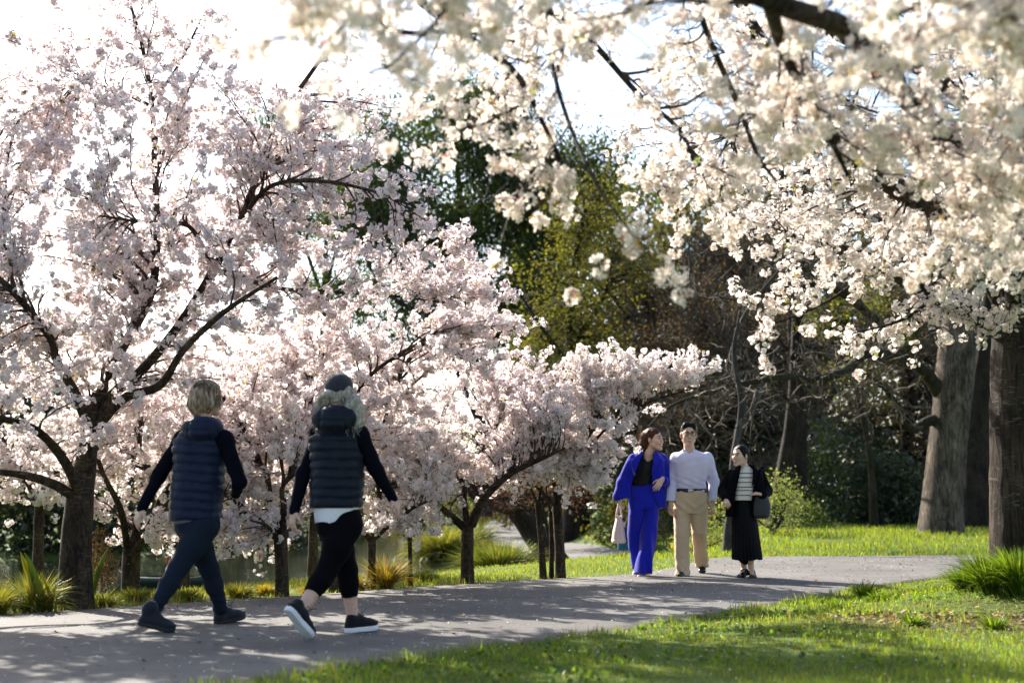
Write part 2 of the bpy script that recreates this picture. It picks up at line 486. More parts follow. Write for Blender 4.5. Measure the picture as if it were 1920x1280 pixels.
# ---- tarmac footpath
def path_mat(name, tone, s):
    m, nt, out = mat_new(name)
    b = N(nt, 'ShaderNodeBsdfPrincipled', Roughness=0.82)
    b.inputs['Specular IOR Level'].default_value = 0.35
    c, f, src = noise_col(nt, tuple(t * 0.82 for t in tone), tuple(t * 1.1 for t in tone), 0.9, detail=8, rough=0.65)
    vo = N(nt, 'ShaderNodeTexVoronoi', Scale=150.0)
    nt.links.new(src, vo.inputs['Vector'])
    cr = N(nt, 'ShaderNodeValToRGB')
    cr.color_ramp.elements[0].color = (0.72, 0.72, 0.72, 1); cr.color_ramp.elements[1].color = (1.25, 1.25, 1.25, 1)
    nt.links.new(vo.outputs['Color'], cr.inputs['Fac'])
    mx = N(nt, 'ShaderNodeMix', data_type='RGBA', blend_type='MULTIPLY'); mx.inputs[0].default_value = 0.8
    nt.links.new(c, mx.inputs[6]); nt.links.new(cr.outputs['Color'], mx.inputs[7])
    n2 = N(nt, 'ShaderNodeTexNoise', Scale=22.0, Detail=4)
    nt.links.new(src, n2.inputs['Vector'])
    cr2 = N(nt, 'ShaderNodeValToRGB')
    cr2.color_ramp.elements[0].position = 0.30; cr2.color_ramp.elements[0].color = (0.72, 0.70, 0.68, 1)
    cr2.color_ramp.elements[1].position = 0.48; cr2.color_ramp.elements[1].color = (1, 1, 1, 1)
    nt.links.new(n2.outputs['Fac'], cr2.inputs['Fac'])
    mx2 = N(nt, 'ShaderNodeMix', data_type='RGBA', blend_type='MULTIPLY'); mx2.inputs[0].default_value = 0.6
    nt.links.new(mx.outputs[2], mx2.inputs[6]); nt.links.new(cr2.outputs['Color'], mx2.inputs[7])
    # cracks, repair stains, dirty edges
    wp = N(nt, 'ShaderNodeTexNoise', Scale=2.2, Detail=4, Roughness=0.6)
    nt.links.new(src, wp.inputs['Vector'])
    va = N(nt, 'ShaderNodeVectorMath', operation='MULTIPLY_ADD')
    nt.links.new(wp.outputs['Color'], va.inputs[0]); va.inputs[1].default_value = (.7, .7, .7); nt.links.new(src, va.inputs[2])
    vc = N(nt, 'ShaderNodeTexVoronoi', Scale=0.75, feature='DISTANCE_TO_EDGE')
    nt.links.new(va.outputs[0], vc.inputs['Vector'])
    cc = N(nt, 'ShaderNodeValToRGB')
    cc.color_ramp.elements[0].position = 0.0; cc.color_ramp.elements[0].color = (.42, .40, .38, 1)
    cc.color_ramp.elements[1].position = 0.012; cc.color_ramp.elements[1].color = (1, 1, 1, 1)
    nt.links.new(vc.outputs['Distance'], cc.inputs['Fac'])
    sn = N(nt, 'ShaderNodeTexNoise', Scale=0.55, Detail=6, Roughness=0.6, Distortion=0.6)
    nt.links.new(src, sn.inputs['Vector'])
    cs = N(nt, 'ShaderNodeValToRGB')
    cs.color_ramp.elements[0].position = 0.36; cs.color_ramp.elements[0].color = (.70, .68, .67, 1)
    cs.color_ramp.elements[1].position = 0.62; cs.color_ramp.elements[1].color = (1.08, 1.07, 1.05, 1)
    nt.links.new(sn.outputs['Fac'], cs.inputs['Fac'])
    m3 = N(nt, 'ShaderNodeMix', data_type='RGBA', blend_type='MULTIPLY'); m3.inputs[0].default_value = 0.65
    nt.links.new(mx2.outputs[2], m3.inputs[6]); nt.links.new(cc.outputs['Color'], m3.inputs[7])
    m4 = N(nt, 'ShaderNodeMix', data_type='RGBA', blend_type='MULTIPLY'); m4.inputs[0].default_value = 0.9
    nt.links.new(m3.outputs[2], m4.inputs[6]); nt.links.new(cs.outputs['Color'], m4.inputs[7])
    at = N(nt, 'ShaderNodeAttribute', attribute_name='tint')
    m5 = N(nt, 'ShaderNodeMix', data_type='RGBA')
    nt.links.new(at.outputs['Fac'], m5.inputs[0]); nt.links.new(m4.outputs[2], m5.inputs[6]); m5.inputs[7].default_value = (.075, .055, .035, 1)
    nt.links.new(m5.outputs[2], b.inputs['Base Color'])
    nt.links.new(bump(nt, vo.outputs['Distance'], 0.5, 0.004), b.inputs['Normal'])
    nt.links.new(b.outputs[0], out.inputs['Surface'])
    return m
K = 160
ne = spline(PATH_NEAR, K); fe = spline(PATH_FAR, K)
ww = np.array([0, .02, .05, .1, .2, .32, .44, .56, .68, .8, .9, .95, .98, 1])
PV = ne[:, None, :] * (1 - ww)[None, :, None] + fe[:, None, :] * ww[None, :, None]
edge = np.minimum(ww, 1 - ww)
jit = rng.normal(size=(K, 14, 2)) * 0.055 * (edge < 0.001)[None, :, None]
PV = PV + jit
PZ = np.maximum(H(PV[..., 0], PV[..., 1]), -0.02) + 0.014 * np.where(edge < 0.001, -1.2, 1)[None, :] + 0.03 * (edge[None, :])
PVV = np.concatenate([PV, PZ[..., None]], -1).reshape(-1, 3)
ii = np.arange(K * 14).reshape(K, 14)
Fq = np.stack([ii[:-1, :-1], ii[:-1, 1:], ii[1:, 1:], ii[1:, :-1]], -1).reshape(-1, 4)[:, ::-1]
pth = mesh_np('path', PVV, [Fq], path_mat('tarmac', (0.146, 0.137, 0.126), 1), smooth=True, col=np.repeat(np.clip(np.where(edge < .001, .85, np.where(edge < .03, .35, 0))[None, :] * (1 + .8 * rng.normal(size=(K, 14))), 0, 1).reshape(-1, 1), 3, 1))
pth['kind'] = 'structure'; pth['label'] = 'grey tarmac footpath'

bc = spline(BRANCH, 70)
tg = nrm(np.gradient(bc, axis=0)); nr = np.stack([-tg[:, 1], tg[:, 0]], -1)
BV = bc[:, None, :] + nr[:, None, :] * (np.linspace(-1.15, 1.15, 7))[None, :, None]
BZ = H(BV[..., 0], BV[..., 1])
BZ = BZ.max(1, keepdims=True) * 0.5 + BZ * 0.5 + 0.05
BVV = np.concatenate([BV, BZ[..., None]], -1).reshape(-1, 3)
ii = np.arange(70 * 7).reshape(70, 7)
Fq = np.stack([ii[:-1, :-1], ii[:-1, 1:], ii[1:, 1:], ii[1:, :-1]], -1).reshape(-1, 4)[:, ::-1]
p2 = mesh_np('path', BVV, [Fq], path_mat('pale_tarmac', (0.17, 0.16, 0.148), 1), smooth=True, col=np.zeros((len(BVV), 3)))
p2['kind'] = 'structure'; p2['label'] = 'branch path winding off beside the pond'

# ---- pond
def water_mat():
    m, nt, out = mat_new('pond_water')
    b = N(nt, 'ShaderNodeBsdfPrincipled', Roughness=0.06, IOR=1.33)
    b.inputs['Base Color'].default_value = (0.012, 0.016, 0.008, 1)
    b.inputs['Specular IOR Level'].default_value = 0.6
    tc = N(nt, 'ShaderNodeTexCoord'); mp = N(nt, 'ShaderNodeMapping'); mp.inputs['Scale'].default_value = (1.0, 0.55, 1)
    nt.links.new(tc.outputs['Object'], mp.inputs['Vector'])
    n1 = N(nt, 'ShaderNodeTexNoise', Scale=3.0, Detail=4, Roughness=0.6)
    nt.links.new(mp.outputs['Vector'], n1.inputs['Vector'])
    nt.links.new(bump(nt, n1.outputs['Fac'], 0.22, 0.12), b.inputs['Normal'])
    nt.links.new(b.outputs[0], out.inputs['Surface'])
    return m
wv = np.array([[-45, 16, WATER_Z], [2, 16, WATER_Z], [2, 92, WATER_Z], [-45, 92, WATER_Z]])
wt = mesh_np('water', wv, [np.array([[0, 1, 2, 3]])], water_mat())
wt['kind'] = 'structure'; wt['label'] = 'still dark pond'
# ------------------------------------------------------------------ flowering cherries
M_BARK = mat_bark('cherry_bark', (0.016, 0.011, 0.008), (0.10, 0.068, 0.042), (0.20, 0.15, 0.095), band=(3, 3, 22), lentic=0.8, bstr=0.6, vert=(3.5, 3.5, 1.2))
M_BARK_OLD = mat_bark('old_cherry_bark', (0.020, 0.014, 0.010), (0.105, 0.075, 0.053), (0.27, 0.22, 0.175), band=(4, 4, 16), lentic=0.75, vert=(3.4, 3.4, 0.45), bstr=1.0)
M_TWIG = mat_simple('cherry_twig_bark', (0.030, 0.018, 0.014), (0.075, 0.045, 0.035), 30, 0.8)
M_PETAL = mat_leaf('cherry_petals', trans=0.56, gloss=0.0, tint_t=(1.0, 0.985, 0.97))

def seg_tube(bag, pts, radii, k, sides, rough=0.0, flare=0.0, cap=False, rg=None):
    d = spline(np.column_stack([pts, radii]), k)
    PL, R = d[None, :, :3], d[None, :, 3]
    V, fs = tubes(PL, R, sides, caps=cap)
    if rough:
        c = np.repeat(PL[0], sides, 0); rv = np.repeat(R[0], sides)[:, None]
        o = V - c
        z = V[:, 2]
        ang = np.arctan2(o[:, 1], o[:, 0])
        n = wob(np.cos(ang) * 2.0, np.sin(ang) * 2.0, z * 0.9, 2.2, 1) * 0.5 + wob(np.cos(ang) * 3, np.sin(ang) * 3, z * 6, 3.0, 2) * 0.3 + wob(V[:, 0], V[:, 1], z, 30, 3) * 0.25
        if flare:
            h = np.repeat(np.linspace(0, 1, k), sides)
            n = n + flare / rough * np.exp(-h * 9) * (1 + 0.6 * np.sin(ang * 5 + 1.0))
        V = c + o * (1 + rough * n)[:, None]
    bag.add(V, fs)
    return d

def cherry(label, trunk, limbs, crowns, n_flow, n_sec, tint=(0.94, 0.895, 0.908), hi=False, group='cherry trees in blossom', seed=1,
           bark=None, sides=16, tk=40, ter=5, horiz=0.45, rough=0.07, fsize=0.036, twig_scale=1.0, clump=12, droop=0.0, flare=0.22, buds=0.05, forks=None):
    rg = np.random.default_rng(seed)
    root_p = trunk[0][:3]
    root = thing('cherry_tree', label, 'cherry tree', tuple(root_p), group)
    off = np.asarray(root_p)
    bag = Bag()
    tp = np.array([t[:3] for t in trunk]) - off; tr = [t[3] for t in trunk]
    tp[0, 2] -= 0.08
    samples = [seg_tube(bag, tp, tr, tk, sides, rough, flare, rg=rg)[tk // 2:]]
    for pts, r0, r1 in limbs:
        pp = np.array(pts) - off
        samples.append(seg_tube(bag, pp, np.linspace(1, 0, len(pp)) ** 0.8 * (r0 - r1) + r1, 34, 10 if r0 > 0.02 else 6, rough * 0.7, rg=rg))
    bag.build('trunk', bark or M_BARK, root, smooth=True)
    # attachment candidates
    SP = np.concatenate([s[:, :3] for s in samples]); SR = np.concatenate([s[:, 3] for s in samples])
    ST = np.concatenate([nrm(np.gradient(s[:, :3], axis=0)) for s in samples])
    first = np.concatenate([np.full(len(s), i) for i, s in zip(np.cumsum([0] + [len(s) for s in samples[:-1]]), samples)])
    vols = np.array([c[4] if len(c) > 4 else c[1] * c[2] * c[3] for c in crowns]); vols = vols / vols.sum()
    tgt = []
    for c, v in zip(crowns, vols):
        m = max(3, int(round(n_sec * v)))
        q = rand_dirs(m, rg) * rg.uniform(0.15, 1, (m, 1)) ** 0.42
        tgt.append(np.asarray(c[0]) - off + q * np.array(c[1:4]))
    tgt = np.concatenate(tgt); n = len(tgt)
    D = np.linalg.norm(tgt[:, None] - SP[None], axis=-1)
    j = np.argmin(D * rg.uniform(0.85, 1.2, D.shape), 1)
    dist = D[np.arange(n), j]
    seglen = 0.06
    j2 = np.maximum(j - (dist * 0.4 / seglen).astype(int), first[j])
    p0 = SP[j2]; t0 = ST[j2]
    L = np.linalg.norm(tgt - p0, axis=1, keepdims=True)
    out = nrm(tgt - p0)
    hd = out.copy(); hd[:, 2] = hd[:, 2] * 0.3 - droop; hd = nrm(hd)
    p1 = p0 + nrm(t0 * 0.7 + out * 0.5 + np.array([0, 0, 0.15])) * L * 0.35
    p2 = tgt - hd * L * 0.3
    K = 10
    u = np.linspace(0, 1, K)[None, :, None]
    B = (1 - u) ** 3 * p0[:, None] + 3 * (1 - u) ** 2 * u * p1[:, None] + 3 * (1 - u) * u ** 2 * p2[:, None] + u ** 3 * tgt[:, None]
    B = B + np.cumsum(rg.normal(size=B.shape), 1) * 0.010 * np.sqrt(L)[:, None] * (u > 0)
    r0 = np.minimum(SR[j2] * 0.6, 0.005 + 0.0075 * L[:, 0]) * twig_scale
    RB = r0[:, None] * (1 - u[..., 0] * 0.72)
    tb = Bag()
    V, fs = tubes(B, RB, 4); tb.add(V, fs)
    # side twigs
    cnt = np.maximum(2, (ter * np.clip(L[:, 0] / 0.8, 0.5, 2.0)).astype(int))
    who = np.repeat(np.arange(n), cnt); m = len(who)
    uu = rg.uniform(0.22, 1.0, m); fi = uu * (K - 1); i0 = np.minimum(fi.astype(int), K - 2); fr = (fi - i0)[:, None]
    s0 = B[who, i0] * (1 - fr) + B[who, i0 + 1] * fr
    tn = nrm(B[who, i0 + 1] - B[who, i0])
    rd = rand_dirs(m, rg); rd[:, 2] *= horiz
    d0 = nrm(tn * 0.7 + nrm(rd) * 0.9 + np.array([0, 0, 0.10 - droop * 0.8]))
    TW = walk(s0, d0, rg.uniform(0.16, 0.52, m) * (1.15 - 0.4 * uu), 5, 0.16, 0.02 - droop * 0.2, rg)
    RT = np.linspace(1, 0.45, 5)[None] * (0.0032 * twig_scale)
    V, fs = tubes(TW, np.broadcast_to(RT, (m, 5)), 3); tb.add(V, fs)
    tw = tb.build('twigs', M_TWIG, root, smooth=False); tw['kind'] = 'stuff'
    # blossom clusters
    nc = n_flow // clump
    w1 = int(nc * 0.72)
    a = rg.integers(0, m, w1); fu = rg.uniform(0.1, 1, w1) ** 0.8 * 4; i = np.minimum(fu.astype(int), 3); fr = (fu - i)[:, None]
    c1 = TW[a, i] * (1 - fr) + TW[a, i + 1] * fr
    wts = L[:, 0] / L[:, 0].sum()
    b = rg.choice(n, nc - w1, p=wts); fu = rg.uniform(0.3, 1, nc - w1) * (K - 1); i = np.minimum(fu.astype(int), K - 2); fr = (fu - i)[:, None]
    c2 = B[b, i] * (1 - fr) + B[b, i + 1] * fr
    C = np.concatenate([c1, c2]) + rg.normal(size=(nc, 3)) * 0.007
    ctone = 1 + rg.normal(size=(nc, 1)) * 0.05
    rad = rg.uniform(0.024, 0.050, nc) * (fsize / 0.0340) ** .7
    dirs = rand_dirs(nc * clump, rg)
    dirs[:, 2] -= 0.12
    dirs = nrm(dirs)
    Pf = np.repeat(C, clump, 0) + dirs * np.repeat(rad, clump)[:, None] * rg.uniform(0.6, 1.1, (nc * clump, 1))
    Nf = nrm(dirs + rg.normal(size=dirs.shape) * 0.45)
    S = rg.uniform(0.82, 1.12, nc * clump) * fsize
    cc = np.clip(np.repeat(ctone, clump, 0) * vary(nc * clump, tint, 0.04, 0.012, rg), 0, 0.965)
    bud = rg.random(nc * clump) < buds
    cc[bud] = vary(bud.sum(), (0.50, 0.27, 0.20), 0.2, 0.08, rg); S[bud] *= 0.6
    lf = rg.random(nc * clump) < 0.02
    cc[lf] = vary(lf.sum(), (0.30, 0.28, 0.07), 0.2, 0.1, rg)
    if hi:      # finer petals only on the boughs near the lens
        near = (Pf + off)[:, 1] < 8.2
        V, Fa, ca = flowers(Pf[near], Nf[near], S[near], cc[near], True, rg)
        V2, Fb, cb = flowers(Pf[~near], Nf[~near], S[~near], cc[~near], False, rg)
        V, Ff, cf = np.concatenate([V, V2]), [Fa, Fb + len(V)], np.concatenate([ca, cb])
    else:
        V, Ff, cf = flowers(Pf, Nf, S, cc, False, rg); Ff = [Ff]
    o = mesh_np('crown', V, Ff, M_PETAL, root, False, cf)
    o['kind'] = 'stuff'
    return root

def px(*a):
    return [P(*q) for q in a]

def trk(*a):
    return [(*P(q[0], q[1], q[2]), q[3]) for q in a]

E = lambda x, y, d, rx, ry, rz, w=None: (P(x, y, d), rx, ry, rz) + ((w,) if w else ())

# the big cherry by the flax, behind the first walker
cherry('thick trunked spreading cherry tree in full blossom beside the spiky flax leaves',
       trk((141, 1143, 11.3, .132), (142, 1040, 11.3, .120), (150, 930, 11.35, .108), (160, 870, 11.38, .084), (167, 825, 11.4, .070), (171, 770, 11.4, .052), (178, 735, 11.4, .02)),
       [(px((150, 925, 11.3), (118, 860, 11.0), (70, 808, 10.7), (10, 786, 10.5), (-70, 770, 10.3)), .042, .016),
        (px((140, 930, 11.3), (95, 905, 11.1), (30, 888, 10.9), (-60, 880, 10.7)), .045, .018),
        (px((166, 800, 11.4), (140, 735, 11.2), (108, 680, 11.0), (92, 630, 10.9), (25, 548, 10.7), (-40, 490, 10.5)), .042, .018),
        (px((176, 800, 11.4), (205, 745, 11.5), (265, 695, 11.6), (335, 610, 11.7), (395, 515, 11.8), (455, 405, 11.9), (492, 300, 12.0), (530, 215, 12.1), (595, 120, 12.2), (668, 12, 12.3)), .048, .012),
        (px((182, 800, 11.4), (235, 745, 11.2), (300, 722, 11.0), (345, 655, 10.9), (420, 585, 10.8), (520, 520, 10.7)), .042, .012),
        (px((172, 775, 11.4), (225, 660, 11.6), (280, 560, 11.8), (294, 460, 11.9), (291, 330, 12.0), (284, 190, 12.1), (266, 85, 12.15), (236, -20, 12.2)), .044, .010),
        (px((400, 505, 11.8), (440, 515, 12.0), (520, 540, 12.3), (640, 548, 12.5), (740, 555, 12.7), (850, 570, 12.8)), .024, .008),
        (px((455, 405, 11.9), (510, 348, 11.6), (600, 340, 11.4), (690, 356, 11.2), (780, 388, 11.1)), .022, .007),
        (px((400, 505, 11.8), (360, 430, 11.5), (320, 418, 11.3), (260, 415, 11.1), (190, 405, 10.9)), .022, .008),
        (px((284, 190, 12.1), (330, 130, 12.3), (385, 20, 12.4)), .02, .007),
        (px((284, 200, 12.1), (220, 170, 11.9), (130, 145, 11.7)), .018, .006)],
       [E(280, 360, 11.7, 1.55, 1.3, 1.25), E(560, 300, 12.0, .75, .9, .85), E(70, 560, 10.9, .85, 1.0, .75), E(620, 510, 12.0, 1.45, .8, .42, .9), E(340, 640, 11.5, 1.3, 1.0, .42), E(660, 240, 12.2, .55, .5, .42, .22),
        E(60, 790, 10.8, .7, .7, .4), E(250, 60, 12.1, .5, .5, .4, .16), E(860, 530, 12.6, .6, .5, .22, .14), E(720, 368, 11.2, .5, .4, .18, .10), E(635, 75, 12.25, .26, .26, .36, .07), E(375, 70, 12.3, .24, .24, .3, .06), E(238, 10, 12.15, .35, .35, .3, .07), E(110, 120, 11.8, .6, .5, .3, .10), E(40, 30, 11.8, .5, .5, .22, .05)],
       76000, 390, tint=(0.935, 0.885, 0.912), seed=3, ter=7, sides=20)
# its neighbour just out of frame: only the crown reaches into the picture
cherry('blossoming cherry tree reaching in at the frame edge with its trunk out of view',
       trk((-190, 1160, 10.9, .13), (-185, 950, 10.9, .11), (-170, 800, 10.9, .10)),
       [(px((-170, 800, 10.9), (-90, 640, 11.1), (-5, 470, 11.3), (4, 330, 11.4), (-10, 250, 11.5), (-40, 130, 11.6)), .06, .014),
        (px((-172, 810, 10.9), (-120, 760, 11.5), (-40, 690, 12.1), (60, 600, 12.5)), .05, .014)],
       [E(-40, 330, 11.4, .75, .9, 1.0), E(30, 640, 12.2, .8, .7, .4), E(-30, 130, 11.5, .5, .5, .4, .1), E(-190, 600, 10.6, 1.1, 1.0, .55, .9), E(-330, 420, 10.8, 1.2, 1.0, .8, .8)], 30000, 150, tint=(0.935, 0.885, 0.912), seed=4)
cherry('young cherry tree with pale ringed trunk behind the first walker, low blossom round its fork',
       trk((245, 1128, 12.9, .086), (245, 1060, 12.9, .080), (247, 1028, 12.9, .080)),
       [(px((240, 1035, 12.9), (226, 955, 12.7), (190, 880, 12.5), (170, 800, 12.4)), .035, .012),
        (px((247, 1035, 12.9), (262, 965, 13.0), (285, 905, 13.1), (262, 840, 13.2), (268, 790, 13.2)), .045, .014),
        (px((252, 1035, 12.9), (282, 985, 13.0), (312, 920, 13.2), (380, 850, 13.4), (430, 800, 13.5)), .045, .012),
        (px((256, 1035, 12.9), (300, 960, 12.6), (380, 880, 12.4)), .03, .01)],
       [E(300, 810, 13.1, 1.25, 1.0, .62), E(255, 1000, 12.9, .42, .35, .14, .09), E(430, 900, 13.2, .8, .7, .4), E(170, 900, 12.9, .5, .5, .4)], 28000, 150, tint=(0.94, 0.895, 0.908), seed=5)
cherry('short cherry tree with many thin upright boughs between the two walkers',
       trk((529, 1122, 12.8, .066), (528, 1060, 12.8, .060), (526, 1008, 12.8, .062)),
       [(px((522, 1012, 12.8), (480, 972, 12.7), (440, 938, 12.5), (400, 915, 12.4)), .03, .01),
        (px((524, 1010, 12.8), (508, 950, 12.9), (500, 890, 13.0), (478, 850, 13.1), (455, 790, 13.2)), .036, .012),
        (px((528, 1010, 12.8), (532, 950, 12.7), (530, 912, 12.7), (558, 882, 12.6)), .036, .012),
        (px((531, 1010, 12.8), (560, 960, 13.1), (600, 900, 13.4), (620, 840, 13.5)), .035, .012),
        (px((524, 1010, 12.8), (500, 985, 12.3), (470, 975, 12.0)), .02, .008)],
       [E(500, 800, 13.0, 1.2, 1.0, .65), E(440, 985, 12.7, .62, .5, .26, .30), E(560, 930, 12.9, .6, .6, .3)], 28000, 150, tint=(0.94, 0.895, 0.908), seed=6)
cherry('cherry tree whose trunk stands hidden behind the capped walker',
       trk((628, 1112, 13.4, .062), (628, 1040, 13.4, .055), (630, 985, 13.4, .055)),
       [(px((630, 990, 13.4), (600, 900, 13.5), (580, 780, 13.6), (600, 680, 13.7)), .04, .012),
        (px((632, 990, 13.4), (690, 870, 13.7), (740, 740, 13.9), (760, 660, 14.0)), .042, .012),
        (px((632, 990, 13.4), (660, 850, 13.2), (680, 720, 13.1), (820, 620, 13.3)), .036, .01)],
       [E(720, 660, 13.7, 1.55, .75, .55), E(650, 770, 13.5, 1.0, .9, .6), E(900, 600, 13.9, .55, .5, .2, .14)], 28000, 150, tint=(0.94, 0.895, 0.908), seed=7)
cherry('slim cherry tree with pale trunk among orange tussock grass',
       trk((697, 1108, 13.9, .044), (697, 1060, 13.9, .040), (697, 1010, 13.9, .042)),
       [(px((694, 1012, 13.9), (670, 985, 13.8), (640, 955, 13.7)), .028, .01),
        (px((697, 1012, 13.9), (712, 960, 14.0), (706, 900, 14.1), (690, 850, 14.2)), .03, .01),
        (px((700, 1012, 13.9), (730, 985, 13.8), (770, 955, 13.7), (800, 940, 13.6)), .022, .008)],
       [E(720, 880, 14.0, .85, .8, .6), E(735, 965, 13.9, .45, .4, .2, .10)], 17000, 90, tint=(0.945, 0.915, 0.91), seed=8)
cherry('thin sapling cherry tree at the edge of the pond',
       trk((770, 1103, 14.2, .025), (769, 1050, 14.2, .022), (768, 985, 14.2, .022)),
       [(px((768, 988, 14.2), (760, 950, 14.2), (745, 900, 14.3)), .018, .007), (px((769, 988, 14.2), (785, 940, 14.3), (800, 880, 14.4)), .018, .007)],
       [E(770, 950, 14.2, .36, .35, .16), E(800, 870, 14.4, .5, .5, .4)], 9000, 55, tint=(0.945, 0.915, 0.91), seed=9, sides=10)
cherry('dark trunked vase shaped cherry tree at the middle of the path edge',
       trk((877, 1094, 14.8, .074), (876, 1050, 14.8, .067), (877, 985, 14.8, .064)),
       [(px((872, 990, 14.8), (840, 962, 14.7), (806, 934, 14.6), (785, 912, 14.5), (740, 880, 14.4)), .042, .012),
        (px((876, 990, 14.8), (870, 940, 14.9), (868, 905, 15.0), (845, 885, 15.1), (800, 872, 15.2)), .042, .012),
        (px((884, 985, 14.8), (900, 945, 14.7), (925, 915, 14.6), (960, 886, 14.5), (1010, 862, 14.4), (1060, 840, 14.3)), .05, .012),
        (px((868, 905, 15.0), (890, 870, 15.3), (930, 800, 15.5)), .025, .01)],
       [E(880, 790, 14.9, 1.15, .8, .72), E(780, 900, 14.6, .6, .6, .25, .2), E(980, 690, 15.0, .5, .5, .3, .12), E(960, 880, 14.8, .5, .5, .25, .15), E(1010, 790, 14.5, .4, .3, .3, .14)], 25000, 165, tint=(0.94, 0.895, 0.908), seed=10)
cherry('cherry tree with a smooth grey brown trunk, stoutest of three stems before the leaning willow',
       trk((1051, 1082, 15.6, .058), (1049, 1020, 15.6, .055), (1044, 945, 15.6, .052)),
       [(px((1042, 950, 15.6), (1015, 920, 15.4), (985, 900, 15.2)), .022, .008), (px((1044, 948, 15.6), (1035, 890, 15.5), (1010, 850, 15.4)), .028, .01),
        (px((1046, 948, 15.6), (1062, 895, 15.4), (1090, 840, 15.2), (1130, 780, 15.1)), .03, .01),
        (px((1048, 950, 15.6), (1065, 935, 15.6), (1085, 926, 15.7), (1110, 918, 15.8)), .014, .005),
        (px((1062, 895, 15.4), (1130, 810, 15.1), (1215, 755, 15.0), (1325, 722, 15.0)), .018, .006)],
       [E(1095, 770, 15.1, .75, .55, .48), E(1050, 870, 15.2, .55, .45, .28, .2), E(1225, 700, 15.0, .60, .45, .17, .20), E(1090, 690, 15.1, .3, .3, .3, .07), E(1050, 850, 15.2, .28, .4, .2, .07)], 25000, 165, tint=(0.945, 0.915, 0.91), seed=12)
cherry('slender cherry tree, outermost of three stems standing nearest the sedge bush',
       trk((1019, 1084, 15.5, .042), (1015, 1020, 15.5, .037), (1008, 940, 15.5, .034)),
       [(px((1008, 945, 15.5), (990, 905, 15.4), (970, 870, 15.3)), .018, .007), (px((1008, 945, 15.5), (1020, 890, 15.6), (1030, 830, 15.7)), .02, .007)],
       [E(1000, 840, 15.5, .55, .5, .32)], 8000, 50, tint=(0.945, 0.915, 0.91), seed=13, sides=10)
cherry('thin dark cherry sapling in the middle of three stems',
       trk((1034, 1083, 15.7, .030), (1034, 1020, 15.7, .027), (1033, 960, 15.7, .028)),
       [(px((1033, 965, 15.7), (1026, 930, 15.7), (1022, 890, 15.7)), .015, .006), (px((1034, 965, 15.7), (1044, 930, 15.8), (1070, 880, 15.9)), .015, .006)],
       [E(1060, 840, 15.8, .45, .4, .26)], 5000, 36, tint=(0.945, 0.915, 0.91), seed=14, sides=10)

for lab, x_, d_, hh_, sd_ in (('cherry tree down the bank past the thick trunk, its blossom filling the gaps', 70, 16.6, 700, 41),
                               ('cherry tree on the pond bank behind the head of the first walker', 345, 17.2, 660, 42),
                               ('cherry tree on the pond bank just beyond the capped walker', 585, 17.8, 640, 43)):
    g_ = 1085
    cherry(lab, trk((x_, g_, d_, .07), (x_ + 2, 1020, d_, .06), (x_ + 4, 950, d_, .058)),
           [(px((x_ + 4, 955, d_), (x_ - 40, 860, d_), (x_ - 110, 760, d_ + .1)), .035, .01), (px((x_ + 4, 955, d_), (x_ + 50, 860, d_), (x_ + 120, 750, d_ + .2)), .035, .01), (px((x_ + 4, 955, d_), (x_ + 6, 840, d_), (x_ - 8, hh_, d_)), .035, .01)],
           [E(x_, hh_ + 90, d_, 1.25, .7, .75), E(x_ + 10, 900, d_, .9, .6, .3, .3)], 12500, 100, tint=(0.94, 0.892, 0.908), seed=sd_, fsize=.044, twig_scale=1.2)

